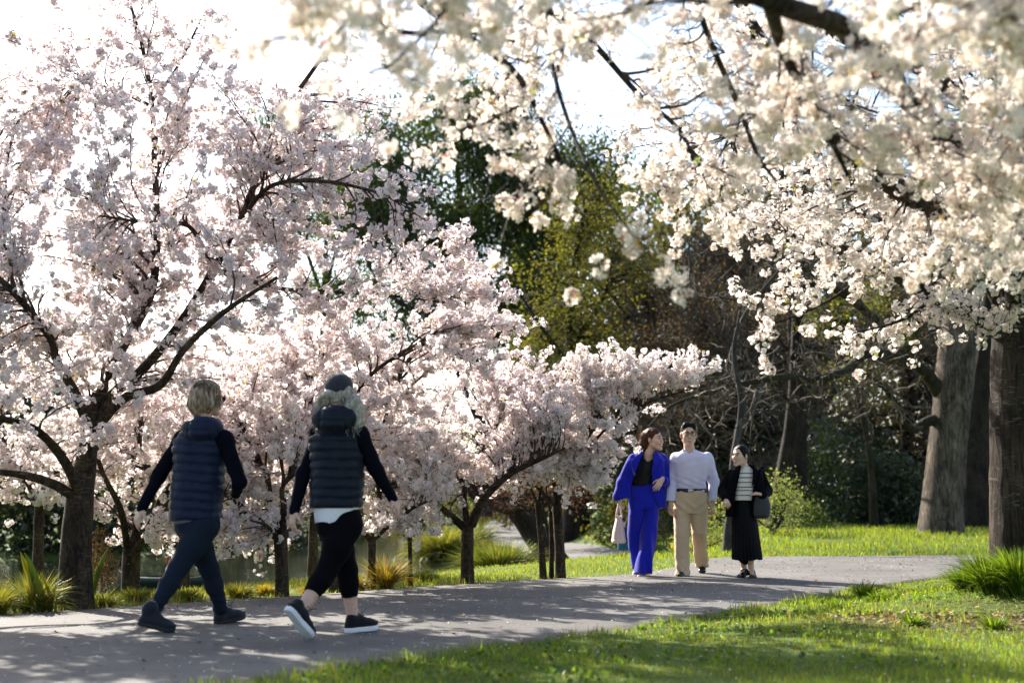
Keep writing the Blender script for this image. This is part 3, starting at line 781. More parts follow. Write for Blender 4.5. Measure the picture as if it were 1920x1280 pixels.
# ------------------------------------------------------------------ the old cherry whose boughs hang in front of the lens
cherry('old rough barked cherry tree with bright grass about its foot and boughs drooping overhead',
       trk((1912, 1150, 11.4, .235), (1908, 1040, 11.4, .212), (1904, 900, 11.4, .198), (1902, 760, 11.4, .190), (1904, 650, 11.4, .19), (1906, 560, 11.35, .17)),
       [(px((1895, 640, 11.4), (1850, 602, 11.2), (1750, 560, 10.9), (1650, 495, 10.5), (1560, 462, 10.2), (1470, 436, 9.9)), .085, .018),
        (px((1900, 600, 11.4), (1800, 430, 10.3), (1690, 360, 9.4), (1600, 290, 8.8), (1500, 180, 8.3), (1410, 50, 8.0), (1350, -80, 7.8), (1240, -260, 7.6)), .09, .010),
        (px((1905, 600, 11.4), (1870, 400, 8.6), (1760, 250, 6.6), (1665, 150, 5.7), (1580, 50, 5.1), (1440, 4, 4.8), (1250, -70, 4.8), (980, -120, 5.2), (690, -80, 5.4), (500, -60, 4.6)), .055, .014),
        (px((1910, 600, 11.4), (1880, 300, 10.5), (1760, 150, 10.0), (1560, 60, 9.6), (1380, -60, 9.2), (1250, -240, 9.0)), .08, .010),
        (px((1908, 600, 11.4), (1990, 350, 8.5), (1960, 150, 6.0), (1850, 30, 4.8), (1700, -60, 4.2), (1500, -260, 3.9)), .07, .010),
        (px((980, -120, 5.2), (1010, 0, 6.6), (1110, 80, 7.2), (1200, 180, 7.4), (1275, 245, 7.5), (1310, 330, 7.5)), .022, .008),
        (px((690, -80, 5.4), (790, 5, 6.2), (855, 55, 6.4), (960, 130, 6.5), (1010, 215, 6.5), (1050, 300, 6.4)), .024, .008),
        (px((680, -90, 5.4), (702, 20, 5.4), (714, 76, 5.4)), .040, .026),
        (px((710, 52, 5.4), (770, 62, 5.7), (860, 60, 6.0), (965, 78, 6.3)), .013, .006),
        (px((1290, -60, 6.4), (1325, 60, 6.6), (1385, 200, 6.7), (1420, 290, 6.7), (1455, 340, 6.6)), .018, .006),
        (px((1440, 4, 4.8), (1480, 120, 5.4), (1545, 235, 5.8), (1590, 330, 6.0)), .028, .008),
        (px((1010, 0, 6.6), (1050, 180, 6.2), (1110, 330, 5.8), (1185, 440, 5.5)), .014, .004),
        (px((1500, 180, 8.3), (1420, 220, 11.5), (1330, 270, 13.0), (1230, 290, 13.8)), .03, .008),
        (px((1750, 560, 10.9), (1690, 600, 10.6), (1600, 625, 10.4)), .016, .006),
        (px((1640, 500, 10.5), (1560, 560, 10.2), (1470, 600, 10.0), (1385, 625, 9.9)), .014, .005),
        (px((1800, 430, 10.3), (1700, 420, 12.2), (1600, 400, 13.2), (1480, 380, 14.0)), .04, .01),
        (px((1910, 600, 11.4), (2000, 380, 11.6), (2150, 220, 11.9), (2350, 120, 12.2)), .09, .012),
        (px((1908, 590, 11.4), (1950, 330, 12.0), (1960, 120, 12.4), (1900, -120, 12.6)), .08, .010),
        (px((2000, 380, 11.6), (2130, 330, 10.4), (2300, 260, 9.4)), .05, .010)],
       [E(1700, 150, 5.6, .95, .8, .50, .55), E(1880, 330, 6.2, .5, .6, .5, .3), E(1500, 130, 8.0, 1.0, .8, .55, .36), E(1150, 110, 6.9, .95, .7, .38, .24), E(1640, 390, 9.5, 1.0, .8, .55, .42),
        E(1790, 590, 10.6, .55, .5, .25, .22), E(930, 290, 6.4, .32, .3, .36, .10), E(1000, 380, 6.3, .22, .2, .2, .03), E(1195, 430, 5.5, .09, .09, .13, .012), E(1300, 330, 7.2, .45, .4, .3, .10), E(1000, 60, 6.2, .6, .5, .2, .10),
        E(1360, 300, 13.2, 1.2, .8, .55, .30), E(1560, 420, 13.5, 1.5, .9, .55, .36), E(1780, 420, 9.0, .7, .7, .5, .24), E(560, 30, 3.9, .24, .25, .12, .06), E(900, 30, 4.8, .5, .4, .14, .05), E(1460, 560, 10.2, .4, .3, .2, .055), E(1600, 625, 10.4, .16, .14, .09, .03), E(1430, 615, 9.9, .17, .12, .06, .02), E(1800, 60, 4.0, .5, .4, .25, .12), E(800, 180, 6.3, .25, .25, .2, .03), E(2200, 220, 11.7, 1.1, 1.2, .6, .26), E(1940, 60, 12.2, 1.2, 1.0, .7, .2), E(2250, 330, 9.8, .8, .9, .5, .14)],
       48000, 440, tint=(0.93, 0.898, 0.848), hi=True, seed=21, bark=M_BARK_OLD, sides=44, tk=110, ter=7, rough=0.055, fsize=0.040, droop=0.22, horiz=0.8, clump=11, flare=0.28, buds=0.05)
# ------------------------------------------------------------------ trees and shrubs beyond the path
M_LEAF = mat_leaf('green_leaves', trans=0.48, gloss=0.025, rough=0.5, tint_t=(1.25, 1.2, 0.55))
M_GLOSSLEAF = mat_leaf('glossy_leaves', trans=0.3, gloss=0.06, rough=0.35, tint_t=(1.2, 1.2, 0.5))
M_GREYBARK = mat_bark('grey_bark', (0.035, 0.032, 0.03), (0.125, 0.115, 0.105), (0.17, 0.155, 0.14), lentic=0.3, scale=5)
M_DARKBARK = mat_bark('dark_bark', (0.014, 0.010, 0.007), (0.055, 0.042, 0.030), (0.07, 0.058, 0.045), lentic=0.3, scale=5)
M_MOSSBARK = mat_bark('mossy_bark', (0.016, 0.013, 0.009), (0.065, 0.052, 0.028), (0.08, 0.085, 0.025), lentic=0.4, scale=5)
M_OAKBARK = mat_bark('oak_bark', (0.040, 0.030, 0.022), (0.205, 0.160, 0.120), (0.25, 0.205, 0.16), lentic=0.25, scale=5, vert=(3.2, 3.2, 0.55), bstr=1.0)
M_THINTWIG = mat_simple('bare_twig_bark', (0.055, 0.040, 0.027), (0.15, 0.11, 0.075), 20, 0.85)

def gz(x, y):
    return float(H(np.array([x]), np.array([y]))[0])

def leaf_tree(name, label, cat, base, trunk_r, trunk_pts, clumps, per, leaf, lcol, group, bark=None, mat=None, seed=1, droop=0.3, wr=0.45, boughs=None, per_clump=26, crad=0.5, svar=0.22):
    """base (x,y); trunk_pts [(dx,dy,z)..]; clumps: list of ((x,y,z) centre, rx, ry, rz, n clumps)"""
    rg = np.random.default_rng(seed)
    z0 = gz(*base)
    root = thing(name, label, cat, (base[0], base[1], z0), group)
    off = np.array([base[0], base[1], z0])
    bag = Bag(); smp = []
    for i, tp in enumerate(trunk_pts):
        r = trunk_r if i == 0 else trunk_r * 0.45
        pp = np.array(tp, float)
        if i == 0: pp[0, 2] -= 0.2
        smp.append(seg_tube(bag, pp, np.linspace(r, r * 0.3, len(pp)), 24, 12 if i == 0 else 8, 0.06, 0.3 if i == 0 else 0, rg=rg))
    SP = np.concatenate([s[:, :3] for s in smp]); SR = np.concatenate([s[:, 3] for s in smp])
    C = []
    for c, rx, ry, rz, n in clumps:
        q = rand_dirs(n, rg) * rg.uniform(0.25, 1, (n, 1)) ** 0.45
        C.append(np.asarray(c) - np.array([off[0], off[1], 0]) * 0 - np.array([0, 0, 0]) + q * np.array([rx, ry, rz]))
    C = np.concatenate(C)
    D = np.linalg.norm(C[:, None] - SP[None], axis=-1) + 2.0 * np.maximum(0, SP[None, :, 2] - C[:, None, 2])
    j = np.argmin(D * rg.uniform(0.8, 1.25, D.shape), 1)
    p0 = SP[j]
    L = np.linalg.norm(C - p0, axis=1)
    u = np.linspace(0, 1, 6)[None, :, None]
    B = p0[:, None] * (1 - u) + C[:, None] * u
    B[:, 1:-1, 2] += (0.10 * L[:, None]) * np.sin(u[0, 1:-1, 0] * np.pi)
    B[:, 1:] += np.cumsum(rg.normal(size=(len(C), 5, 3)), 1) * 0.03 * L[:, None, None]
    R = np.minimum(SR[j] * 0.6, 0.008 + 0.016 * L)[:, None] * (1 - 0.75 * u[..., 0])
    V, fs = tubes(B, R, 4); bag.add(V, fs)
    bag.build('trunk', bark or M_GREYBARK, root, smooth=True)
    n = len(C) * per_clump
    Cc = np.repeat(B[:, -1], per_clump, 0)
    g = rg.normal(size=(n, 3)) * crad * 0.5
    g[:, 2] *= 0.8
    D = rand_dirs(n, rg) + g * 0.4 + np.array([0, 0, -droop])
    ct = np.repeat(1 + rg.normal(size=(len(C), 1)) * svar, per_clump, 0)
    col = np.clip(vary(n, lcol, 0.18, 0.08, rg) * ct, 0.004, 1)
    V, Fq, cf = leaves(Cc + g, D, leaf * rg.uniform(0.6, 1.25, n), wr, col, rg)
    o = mesh_np('crown', V, [Fq], mat or M_LEAF, root, False, cf)
    o['kind'] = 'stuff'
    return root

def bare_tree_mesh(h, spread, seed, r=0.16, lv=(9, 8, 7), buds=5000, budcol=(0.12, 0.078, 0.05), bud=0.07, up=0.35, first=0.25, twig=0.008):
    rg = np.random.default_rng(seed)
    bag = Bag(); tb = Bag()
    tp = walk(np.zeros((1, 3)), np.array([[0, 0, 1.0]]), [h * 0.75], 10, 0.10, 0.05, rg)
    V, fs = tubes(tp, np.linspace(r, r * 0.35, 10)[None], 10); bag.add(V, fs)
    par, pr, K = tp, np.linspace(r, r * 0.35, 10)[None], 10
    Ln = spread
    for li, m in enumerate(lv):
        n = len(par) * m
        who = np.repeat(np.arange(len(par)), m)
        u = rg.uniform(first if li == 0 else 0.2, 1.0, n) * (K - 1); i = np.minimum(u.astype(int), K - 2); fr = (u - i)[:, None]
        s0 = par[who, i] * (1 - fr) + par[who, i + 1] * fr
        tn = nrm(par[who, i + 1] - par[who, i])
        rd = rand_dirs(n, rg)
        d0 = nrm(tn * (0.5 if li else 0.25) + rd * 0.9 + np.array([0, 0, up]))
        kk = 8 if li == 0 else 5
        ch = walk(s0, d0, Ln * rg.uniform(0.6, 1.15, n) * (1 - 0.35 * u / (K - 1)), kk, 0.22, 0.02, rg)
        rb = np.minimum(pr[who, i] * 0.62, 0.02 * Ln + twig * 0.7)
        R = rb[:, None] * np.linspace(1, 0.4, kk)[None]
        V, fs = tubes(ch, R, 6 if li == 0 else (4 if li == 1 else 3))
        (bag if li == 0 else tb).add(V, fs)
        par, pr, K = ch, R, kk
        Ln *= 0.5
    me = [bag, tb]
    n = buds
    a = rg.integers(0, len(par), n); k = rg.integers(1, K, n)
    D = rand_dirs(n, rg)
    V, Fq, cf = leaves(par[a, k] + rg.normal(size=(n, 3)) * 0.05, D, bud * rg.uniform(0.6, 1.3, n), 0.6, vary(n, budcol, 0.3, 0.12, rg), rg)
    return bag, tb, (V, Fq, cf)

_bare = {}
def bare_tree(label, base, kind, rot, sc=1.0, bark=None, group=None, zoff=-0.15, **kw):
    x, y = base
    root = thing('bare_tree', label, 'tree', (x, y, gz(x, y) + zoff), group)
    root.rotation_euler = (0, 0, rot); root.scale = (sc, sc, sc)
    if kind not in _bare:
        bag, tb, (V, Fq, cf) = bare_tree_mesh(**kw)
        a = bag.build('trunk', bark or M_MOSSBARK, root, smooth=True)
        b = tb.build('twigs', M_THINTWIG, root); b['kind'] = 'stuff'
        c = mesh_np('crown', V, [Fq], M_LEAF, root, False, cf); c['kind'] = 'stuff'
        _bare[kind] = (a, b, c)
    else:
        for o in _bare[kind]:
            q = o.copy(); q.parent = root; COL.objects.link(q)
            if bark and q.name.startswith('trunk'):
                pass
    return root

def at(pxx, d):
    return ((pxx - 960) / F * d, d)

GB = 'trees of the park woodland'
# tall drooping gum tree, its pale limbs and hanging foliage against the sky
def cl(base, *rows):
    """clump rows given as (px, py, d, rx, ry, rz, n) -> local to the tree base"""
    z0 = gz(*base)
    return [(P(r[0], r[1], r[2]) - np.array([base[0], base[1], z0]), *r[3:]) for r in rows]
def tr(base, *lines):
    z0 = gz(*base)
    return [[tuple(P(*q) - np.array([base[0], base[1], z0])) for q in ln] for ln in lines]
b = at(905, 62)
leaf_tree('gum_tree', 'tall gum tree with drooping dark green foliage rising behind the blossom', 'tree', b, 0.30,
          tr(b, [(905, 960, 62), (900, 800, 62), (880, 600, 62), (865, 400, 62), (850, 230, 62)], [(900, 800, 62), (820, 600, 61), (770, 440, 60), (740, 330, 60)], [(880, 600, 62), (960, 430, 62), (1000, 300, 62)], [(890, 700, 62), (960, 560, 63), (1010, 430, 63)], [(820, 600, 61), (740, 560, 60), (690, 500, 60)]),
          cl(b, (760, 320, 60, 1.9, 2, 1.8, 46), (880, 220, 62, 2.3, 2, 1.9, 64), (960, 330, 62, 2.2, 2, 2.4, 80), (1020, 430, 63, 1.9, 2, 2.6, 72), (870, 420, 62, 1.6, 1.5, 1.2, 44), (700, 400, 60, 1.3, 1.5, 1.3, 40), (1090, 330, 64, 1.5, 1.5, 1.7, 44), (800, 470, 61, 2.0, 2, 1.0, 34), (720, 240, 60, .7, .7, .9, 10), (850, 590, 62, 3.2, 2, 1.2, 70), (1000, 560, 62, 1.4, 2, 1.6, 40)),
          0, 0.27, (0.062, 0.088, 0.022), GB, seed=31, droop=1.0, wr=0.36, per_clump=125, crad=1.35)
b = at(600, 66)
leaf_tree('gum_tree', 'lower gum tree with forked grey limbs half hidden by the left hand blossom', 'tree', b, 0.24,
          tr(b, [(600, 960, 66), (605, 700, 66), (610, 500, 66), (615, 380, 66)], [(606, 560, 66), (560, 430, 66), (540, 380, 66)], [(606, 560, 66), (640, 430, 66), (660, 360, 66)]),
          cl(b, (560, 400, 66, 1.3, 1.5, 1.1, 26), (660, 400, 66, 1.2, 1.5, 1.0, 24), (620, 320, 66, 1.3, 1.5, .8, 20), (510, 240, 67, .8, .8, .7, 12), (600, 230, 67, 1.0, 1, .7, 14), (640, 560, 66, 2.2, 2, 1.2, 36)),
          0, 0.24, (0.060, 0.095, 0.022), GB, seed=32, droop=1.0, wr=0.34, per_clump=120, crad=1.1)
b = at(1085, 43)
leaf_tree('leafing_tree', 'yellow green tree coming into leaf over a dark lattice of boughs', 'tree', b, 0.22,
          tr(b, [(1085, 950, 43), (1080, 800, 43), (1070, 650, 43), (1080, 480, 43), (1100, 380, 43)], [(1075, 700, 43), (1020, 620, 42), (980, 560, 42)], [(1075, 640, 43), (1130, 560, 43), (1150, 480, 43)], [(1080, 800, 43), (1000, 740, 42), (960, 700, 42)]),
          cl(b, (1060, 560, 43, 1.62, 1.23, 1.69, 120), (1100, 400, 43, 1.39, 1.16, 1.31, 90), (1180, 500, 43, 0.92, 0.92, 1.08, 50), (1010, 700, 42, 1.23, 1.16, 1.08, 70), (1120, 680, 43, 0.85, 0.92, 1.16, 46), (1000, 860, 41, 1.54, 1.16, 0.69, 50)),
          0, 0.13, (0.120, 0.118, 0.026), GB, bark=M_DARKBARK, seed=33, droop=0.1, wr=0.55, per_clump=30, crad=0.62)
b = at(1690, 27)
leaf_tree('leafing_tree', 'slight tree with fresh yellow green sprigs in front of the bare wood', 'tree', at(1640, 34), 0.10,
          tr(at(1640, 34), [(1640, 1000, 34), (1630, 850, 34), (1600, 700, 34), (1580, 560, 34)], [(1610, 740, 34), (1660, 640, 34), (1680, 560, 34)]),
          cl(at(1640, 34), (1560, 590, 33, .75, .6, .45, 34), (1640, 560, 34, .6, .6, .5, 24), (1600, 690, 34, .7, .6, .3, 20), (1680, 620, 34, .5, .5, .4, 14)),
          0, 0.085, (0.17, 0.175, 0.035), GB, bark=M_MOSSBARK, seed=34, droop=0.0, wr=0.55, per_clump=34, crad=0.35)

# bare wood: rusty twig thicket
rows = [(1195, 52, 'a', 0.3, 1.0, 'rusty twigged bare tree beside the yellow green tree'),
        (1270, 44, 'b', 1.1, 1.0, 'rusty bare tree behind the head of the man in the pale shirt'),
        (1345, 50, 'a', 2.4, 1.15, 'tall bare tree filling the middle of the wood with brown twigs'),
        (1430, 43, 'b', 3.9, 0.95, 'bare tree with mossy boughs above the woman in black'),
        (1540, 48, 'a', 5.0, 1.05, 'bare tree behind the shrubbery with blue sky through its twigs'),
        (1660, 52, 'b', 0.8, 1.1, 'bare tree to the side of the broad oak trunk'),
        (1790, 50, 'a', 3.0, 1.0, 'bare tree between the oak and the old cherry'),
        (1880, 46, 'b', 2.0, 1.0, 'bare tree behind the old rough barked cherry'),
        (1100, 64, 'a', 4.2, 1.1, 'distant bare tree past the leaning willow'),
        (1240, 66, 'b', 5.5, 1.25, 'tall bare tree far back in the wood')]
for pxx, d, k, rot, sc, lab in rows:
    sc *= 1.32
    kw = dict(h=8.2, spread=3.6, seed=41, lv=(17, 13, 11), buds=9000, r=0.18, first=0.18, twig=0.010, bud=0.06) if k == 'a' else dict(h=7.0, spread=3.3, seed=42, lv=(16, 13, 11), buds=9000, r=0.15, first=0.15, up=0.25, twig=0.010, bud=0.06)
    bare_tree(lab, at(pxx, d), k, rot, sc, group='bare trees of the wood', **kw)

# ---- the great oak with its crooked bough
OB = at(1768, 30)
root = thing('oak_tree', 'great oak with broad grey furrowed trunk and a crooked low bough reaching over the lawn', 'tree', (OB[0], OB[1], gz(*OB)), GB)
off = np.array([OB[0], OB[1], gz(*OB)])
bag = Bag()
def limb(pts, r, k=40, s=12, rough=0.10, fl=0.0):
    pp = np.array(px(*pts)) - off
    seg_tube(bag, pp, np.array(r), k, s, rough, fl)
limb([(1765, 1012, 30), (1766, 960, 30), (1772, 880, 30), (1782, 780, 30), (1790, 700, 30), (1800, 600, 30), (1812, 480, 30), (1820, 345, 30)], [.43, .41, .39, .39, .41, .36, .3, .22], 90, 36, 0.06, 0.16)
rg = np.random.default_rng(76)
top = np.array(P(1820, 350, 30)) - off; mid = np.array(P(1806, 540, 30)) - off
ob = Bag()
L0 = walk(np.vstack([np.repeat(top[None], 5, 0), np.repeat(mid[None], 3, 0)]), np.array([[-.8, .2, .7], [.7, .4, .8], [.1, -.7, .9], [.2, .8, .8], [0, 0, 1], [.9, -.2, .4], [-.2, .9, .5], [.7, .7, .4]]), rg.uniform(3.5, 5.5, 8), 10, .18, .03, rg)
V, fs = tubes(L0, np.linspace(.19, .04, 10)[None] * np.ones((8, 1)), 9); bag.add(V, fs)
bag.build('trunk', M_OAKBARK, root, smooth=True)
a = rg.integers(0, 8, 80); k = rg.integers(3, 10, 80)
L1 = walk(L0[a, k], rand_dirs(80, rg) + [0, 0, .3], rg.uniform(1.2, 2.6, 80), 7, .25, .02, rg)
V, fs = tubes(L1, np.linspace(.05, .015, 7)[None] * np.ones((80, 1)), 5); ob.add(V, fs)
a = rg.integers(0, 80, 700); k = rg.integers(2, 7, 700)
L2 = walk(L1[a, k], rand_dirs(700, rg), rg.uniform(.4, 1.2, 700), 5, .3, .02, rg)
V, fs = tubes(L2, np.linspace(.014, .005, 5)[None] * np.ones((700, 1)), 3); ob.add(V, fs)
o = ob.build('crown', M_MOSSBARK, root); o['kind'] = 'stuff'
bag = Bag()
limb([(1765, 740, 30), (1735, 700, 29.6), (1690, 672, 29), (1625, 664, 28.4), (1590, 692, 28), (1560, 704, 27.7), (1520, 712, 27.4), (1470, 706, 27), (1410, 716, 26.6), (1350, 728, 26.2), (1260, 760, 25.8), (1215, 800, 25.5)], [.17, .14, .115, .10, .095, .085, .075, .06, .05, .04, .025, .012], 90, 12, 0.12)
limb([(1758, 786, 30), (1738, 790, 29.7), (1712, 804, 29.5), (1690, 790, 29.3), (1684, 762, 29.2), (1655, 725, 29), (1615, 696, 28.8)], [.13, .11, .09, .07, .06, .05, .03], 50, 10, 0.12)
limb([(1690, 672, 29), (1640, 600, 29.5), (1560, 540, 29.5), (1470, 540, 29), (1400, 560, 28.6), (1380, 620, 28.4)], [.12, .10, .085, .06, .04, .02], 50, 10, 0.12)
limb([(1560, 540, 29.5), (1500, 500, 29.4), (1420, 470, 29.2), (1340, 480, 29)], [.06, .05, .035, .015], 40, 8, 0.12)
bag.build('bough', M_MOSSBARK, root, smooth=True)
# twigs of the oak
rg = np.random.default_rng(77)
src = np.concatenate([spline(np.array(px((1690, 672, 29), (1625, 664, 28.4), (1560, 704, 27.7), (1470, 706, 27), (1350, 728, 26.2), (1260, 760, 25.8))), 60),
                      spline(np.array(px((1640, 600, 29.5), (1560, 540, 29.5), (1470, 540, 29), (1400, 560, 28.6))), 40),
                      spline(np.array(px((1684, 762, 29.2), (1655, 725, 29), (1615, 696, 28.8))), 20)]) - off
a = rg.integers(0, len(src), 150)
T1 = walk(src[a], rand_dirs(150, rg) + np.array([-.2, 0, .1]), rg.uniform(.5, 1.6, 150), 8, .35, 0, rg)
tb = Bag(); V, fs = tubes(T1, np.linspace(.022, .008, 8)[None] * np.ones((150, 1)), 4); tb.add(V, fs)
a = rg.integers(0, 150, 900); k = rg.integers(2, 8, 900)
T2 = walk(T1[a, k], rand_dirs(900, rg), rg.uniform(.2, .6, 900), 5, .35, 0, rg)
V, fs = tubes(T2, np.linspace(.008, .004, 5)[None] * np.ones((900, 1)), 3); tb.add(V, fs)
o = tb.build('twigs', M_THINTWIG, root); o['kind'] = 'stuff'

# ---- dark trunks standing in the wood
def trunk_only(label, pxs, d, r, bark, seed, lean=None, name='woodland_tree', n=10):
    """a trunk with side limbs; (px, py) list bottom to top"""
    x0, y0 = at(pxs[0][0], d); z0 = gz(x0, y0)
    root = thing(name, label, 'tree', (x0, y0, z0), GB)
    off = np.array([x0, y0, z0]); rg = np.random.default_rng(seed)
    bag = Bag()
    pp = np.array([P(a, b_, d) for a, b_ in pxs]) - off
    pp[0, 2] = -0.15
    dv = pp[-1] - pp[-2]; pp = np.vstack([pp, pp[-1] + dv * 1.2 + rg.normal(size=3) * .2, pp[-1] + dv * 2.6 + rg.normal(size=3) * .5])
    s = seg_tube(bag, pp, np.concatenate([np.linspace(r, r * 0.6, len(pp) - 2), [r * .4, r * .06]]), 50, 18, 0.10, 0.3)
    bag.build('trunk', bark, root, smooth=True)
    tb = Bag()
    a = rg.integers(14, 48, n); dd = rand_dirs(n, rg); dd[:, 2] = np.abs(dd[:, 2]) * .5
    T = walk(s[a, :3], dd, rg.uniform(1.0, 2.4, n), 8, .28, .02, rg)
    for i_ in range(n):
        V, fs = tubes(T[i_:i_ + 1], np.linspace(r * .25, .012, 8)[None], 5); mesh_np('limb', V, fs, bark, root, True)
    b1 = rg.integers(0, n, n * 12); k = rg.integers(2, 8, n * 12)
    T2 = walk(T[b1, k], rand_dirs(n * 12, rg), rg.uniform(.3, 1.0, n * 12), 6, .3, 0, rg)
    V, fs = tubes(T2, np.linspace(.014, .005, 6)[None] * np.ones((n * 12, 1)), 3); tb.add(V, fs)
    o_ = tb.build('twigs', bark, root); o_['kind'] = 'stuff'
    return root
trunk_only('twin stemmed dark tree with twisted limbs behind the woman in black', [(1456, 1005), (1458, 950), (1470, 880), (1482, 800), (1490, 700), (1495, 560)], 34, .20, M_DARKBARK, 51)
trunk_only('straight blue grey trunk beside the twin stemmed tree', [(1492, 1000), (1494, 900), (1496, 800), (1490, 680), (1486, 520)], 37, .26, M_DARKBARK, 52)
trunk_only('black old trunk half hidden between oak and old cherry', [(1832, 980), (1830, 880), (1832, 780), (1850, 640), (1870, 480)], 35, .40, M_DARKBARK, 53)
trunk_only('short grey stem at the lawn edge behind the black skirt', [(1364, 1046), (1366, 1000), (1372, 940), (1376, 860), (1390, 760)], 23.5, .085, M_GREYBARK, 54, n=7)
trunk_only('dark leaning trunk in the shade of the distant lawn', [(1078, 952), (1085, 930), (1120, 880), (1160, 800)], 50, .45, M_DARKBARK, 55)
# leaning willow
x0, y0 = at(1046, 30.5)
trunk_only('leaning blackish willow trunk behind the three slim cherries', [(1052, 1076), (1030, 1040), (1002, 1000), (975, 962), (945, 935), (900, 915)], 29.5, .30, M_DARKBARK, 56, name='willow_tree', n=8)
b = at(970, 31)
leaf_tree('red_leaved_shrub', 'purple red twiggy shrub hanging about the leaning willow', 'shrub', at(985, 28), 0.05,
          tr(at(985, 28), [(1040, 1050, 28), (1020, 960, 28), (1000, 930, 28)]),
          cl(at(985, 28), (1000, 925, 28, .7, .6, .28, 40), (930, 945, 28.5, .5, .5, .2, 18), (1075, 915, 28, .55, .5, .25, 26)),
          0, 0.07, (0.10, 0.048, 0.042), None, bark=M_DARKBARK, seed=61, droop=0.3, wr=0.4, per_clump=24, crad=0.3)

# ---- shrubs under the wood
def shrub(label, pxx, d, w, h, n, col, seed, leaf=0.09, mat=None, group='shrubs at the edge of the wood', name='shrub', per=30, wr=0.5, base=0.0, dep=None):
    x, y = at(pxx, d); z0 = gz(x, y)
    rg = np.random.default_rng(seed)
    root = thing(name, label, 'shrub', (x, y, z0), group)
    dep = dep or w
    # domed: clumps on an uneven shell plus inside
    q = rand_dirs(n, rg); q[:, 2] = np.abs(q[:, 2])
    rr = rg.uniform(0.45, 1.0, (n, 1)) ** 0.5 * (1 + 0.22 * wob(q[:, 0] * 3, q[:, 1] * 3, q[:, 2] * 3, 1.2, seed % 7)[:, None])
    C = q * rr * np.array([w, dep, h]); C[:, 2] += base
    bag = Bag()
    ns = max(5, n // 10); ti = rg.integers(0, n, ns)
    u = np.linspace(0, 1, 5)[None, :, None]
    st = np.zeros((ns, 1, 3)); st[:, 0, :2] = rg.normal(size=(ns, 2)) * w * 0.15; st[:, 0, 2] = -0.05
    B = st * (1 - u) + C[ti][:, None] * u
    B[:, 1:-1] += rg.normal(size=(ns, 3, 3)) * 0.06 * w
    V, fs = tubes(B, np.linspace(.03, .01, 5)[None] * np.ones((ns, 1)), 4); bag.add(V, fs)
    bag.build('stem', M_DARKBARK, root)
    m = n * per
    g = rg.normal(size=(m, 3)) * (w * 0.5 / math.sqrt(n) + 0.10)
    Pp = np.repeat(C, per, 0) + g
    Pp[:, 2] = np.maximum(Pp[:, 2], 0.02)
    D = rand_dirs(m, rg) + np.repeat(q, per, 0) * 0.6 + np.array([0, 0, -0.15])
    ct = np.repeat(1 + rg.normal(size=(n, 1)) * 0.2, per, 0)
    V, Fq, cf = leaves(Pp, D, leaf * rg.uniform(0.6, 1.25, m), wr, np.clip(vary(m, col, 0.2, 0.08, rg) * ct, .003, 1), rg)
    o = mesh_np('foliage', V, [Fq], mat or M_GLOSSLEAF, root, False, cf); o['kind'] = 'stuff'
    return root
DK = (0.045, 0.064, 0.020)
shrub('dark glossy evergreen shrub beyond the woman in black', 1530, 38, 1.1, 2.9, 110, DK, 71, leaf=.15)
shrub('broad dark evergreen shrub under the crooked bough', 1620, 39, 1.3, 2.3, 120, DK, 72, leaf=.15)
shrub('deep green shrub close beside the oak trunk', 1690, 38, 1.0, 2.0, 90, (0.035, 0.05, 0.015), 73, leaf=.14)
shrub('dark tall evergreen behind the straight blue grey trunk', 1430, 44, 1.6, 3.2, 120, DK, 74, leaf=.18)
shrub('shadowy evergreen behind the man in the pale shirt', 1310, 44, 1.8, 3.0, 130, DK, 75, leaf=.18)
shrub('shadowy evergreen behind the woman in blue', 1215, 50, 2.0, 2.8, 120, DK, 76, leaf=.18)
shrub('evergreen shrub peeping between the oak and the old cherry', 1850, 42, 1.6, 2.4, 90, (0.03, 0.05, 0.02), 77, leaf=.15)
shrub('variegated pale leaved shrub standing behind the man\'s legs', 1318, 27, .52, 1.0, 60, (0.22, 0.24, 0.09), 78, leaf=.07, mat=M_LEAF)
shrub('variegated pale leaved shrub beyond the black handbag', 1452, 29, .55, 1.5, 60, (0.19, 0.22, 0.08), 79, leaf=.07, mat=M_LEAF)
shrub('low pale shrub at the foot of the twin stemmed tree', 1500, 33, .6, .7, 44, (0.10, 0.13, 0.04), 80, leaf=.08, mat=M_LEAF)
shrub('olive brown shrub on the distant lawn behind the blue jacket', 1165, 42, 1.0, 1.2, 60, (0.10, 0.10, 0.03), 81, leaf=.12, mat=M_LEAF)
shrub('tall olive shrub far back to the side of the crooked bough', 1590, 50, 2.2, 3.6, 120, (0.05, 0.06, 0.022), 83, leaf=.2)
shrub('tall brownish shrub far back beside the oak', 1690, 53, 2.4, 4.0, 120, (0.06, 0.058, 0.024), 84, leaf=.2)
shrub('tall dim shrub far back behind the woman in black', 1480, 55, 2.3, 3.8, 120, (0.05, 0.055, 0.022), 85, leaf=.2)
# far bank of the pond
k = 0
for pxx, d, w, h, lab in [(-60, 43, 3.0, 3.6, 'dark bush on the far bank past the frame edge'), (60, 43, 2.6, 3.0, 'dark bush on the far bank behind the flax'), (200, 45, 2.6, 3.4, 'dark bush on the far bank behind the thick cherry trunk'),
                          (330, 49, 2.4, 3.0, 'dark bush on the far bank behind the paddler'), (450, 53, 2.6, 3.2, 'dark green bush overhanging the far side of the pond'), (560, 62, 3.0, 3.6, 'dark green bush far across the pond behind the capped walker'),
                          (680, 78, 3.4, 3.6, 'bush at the far end of the pond'), (800, 86, 3.4, 4.0, 'bush on the far shore behind the tussocks')]:
    shrub(lab, pxx, d, w * 1.1, h * 1.75, 150, (0.022, 0.034, 0.012) if k < 4 else (0.05, 0.062, 0.02), 90 + k, leaf=.26, group='bushes on the far bank of the pond', per=34); k += 1
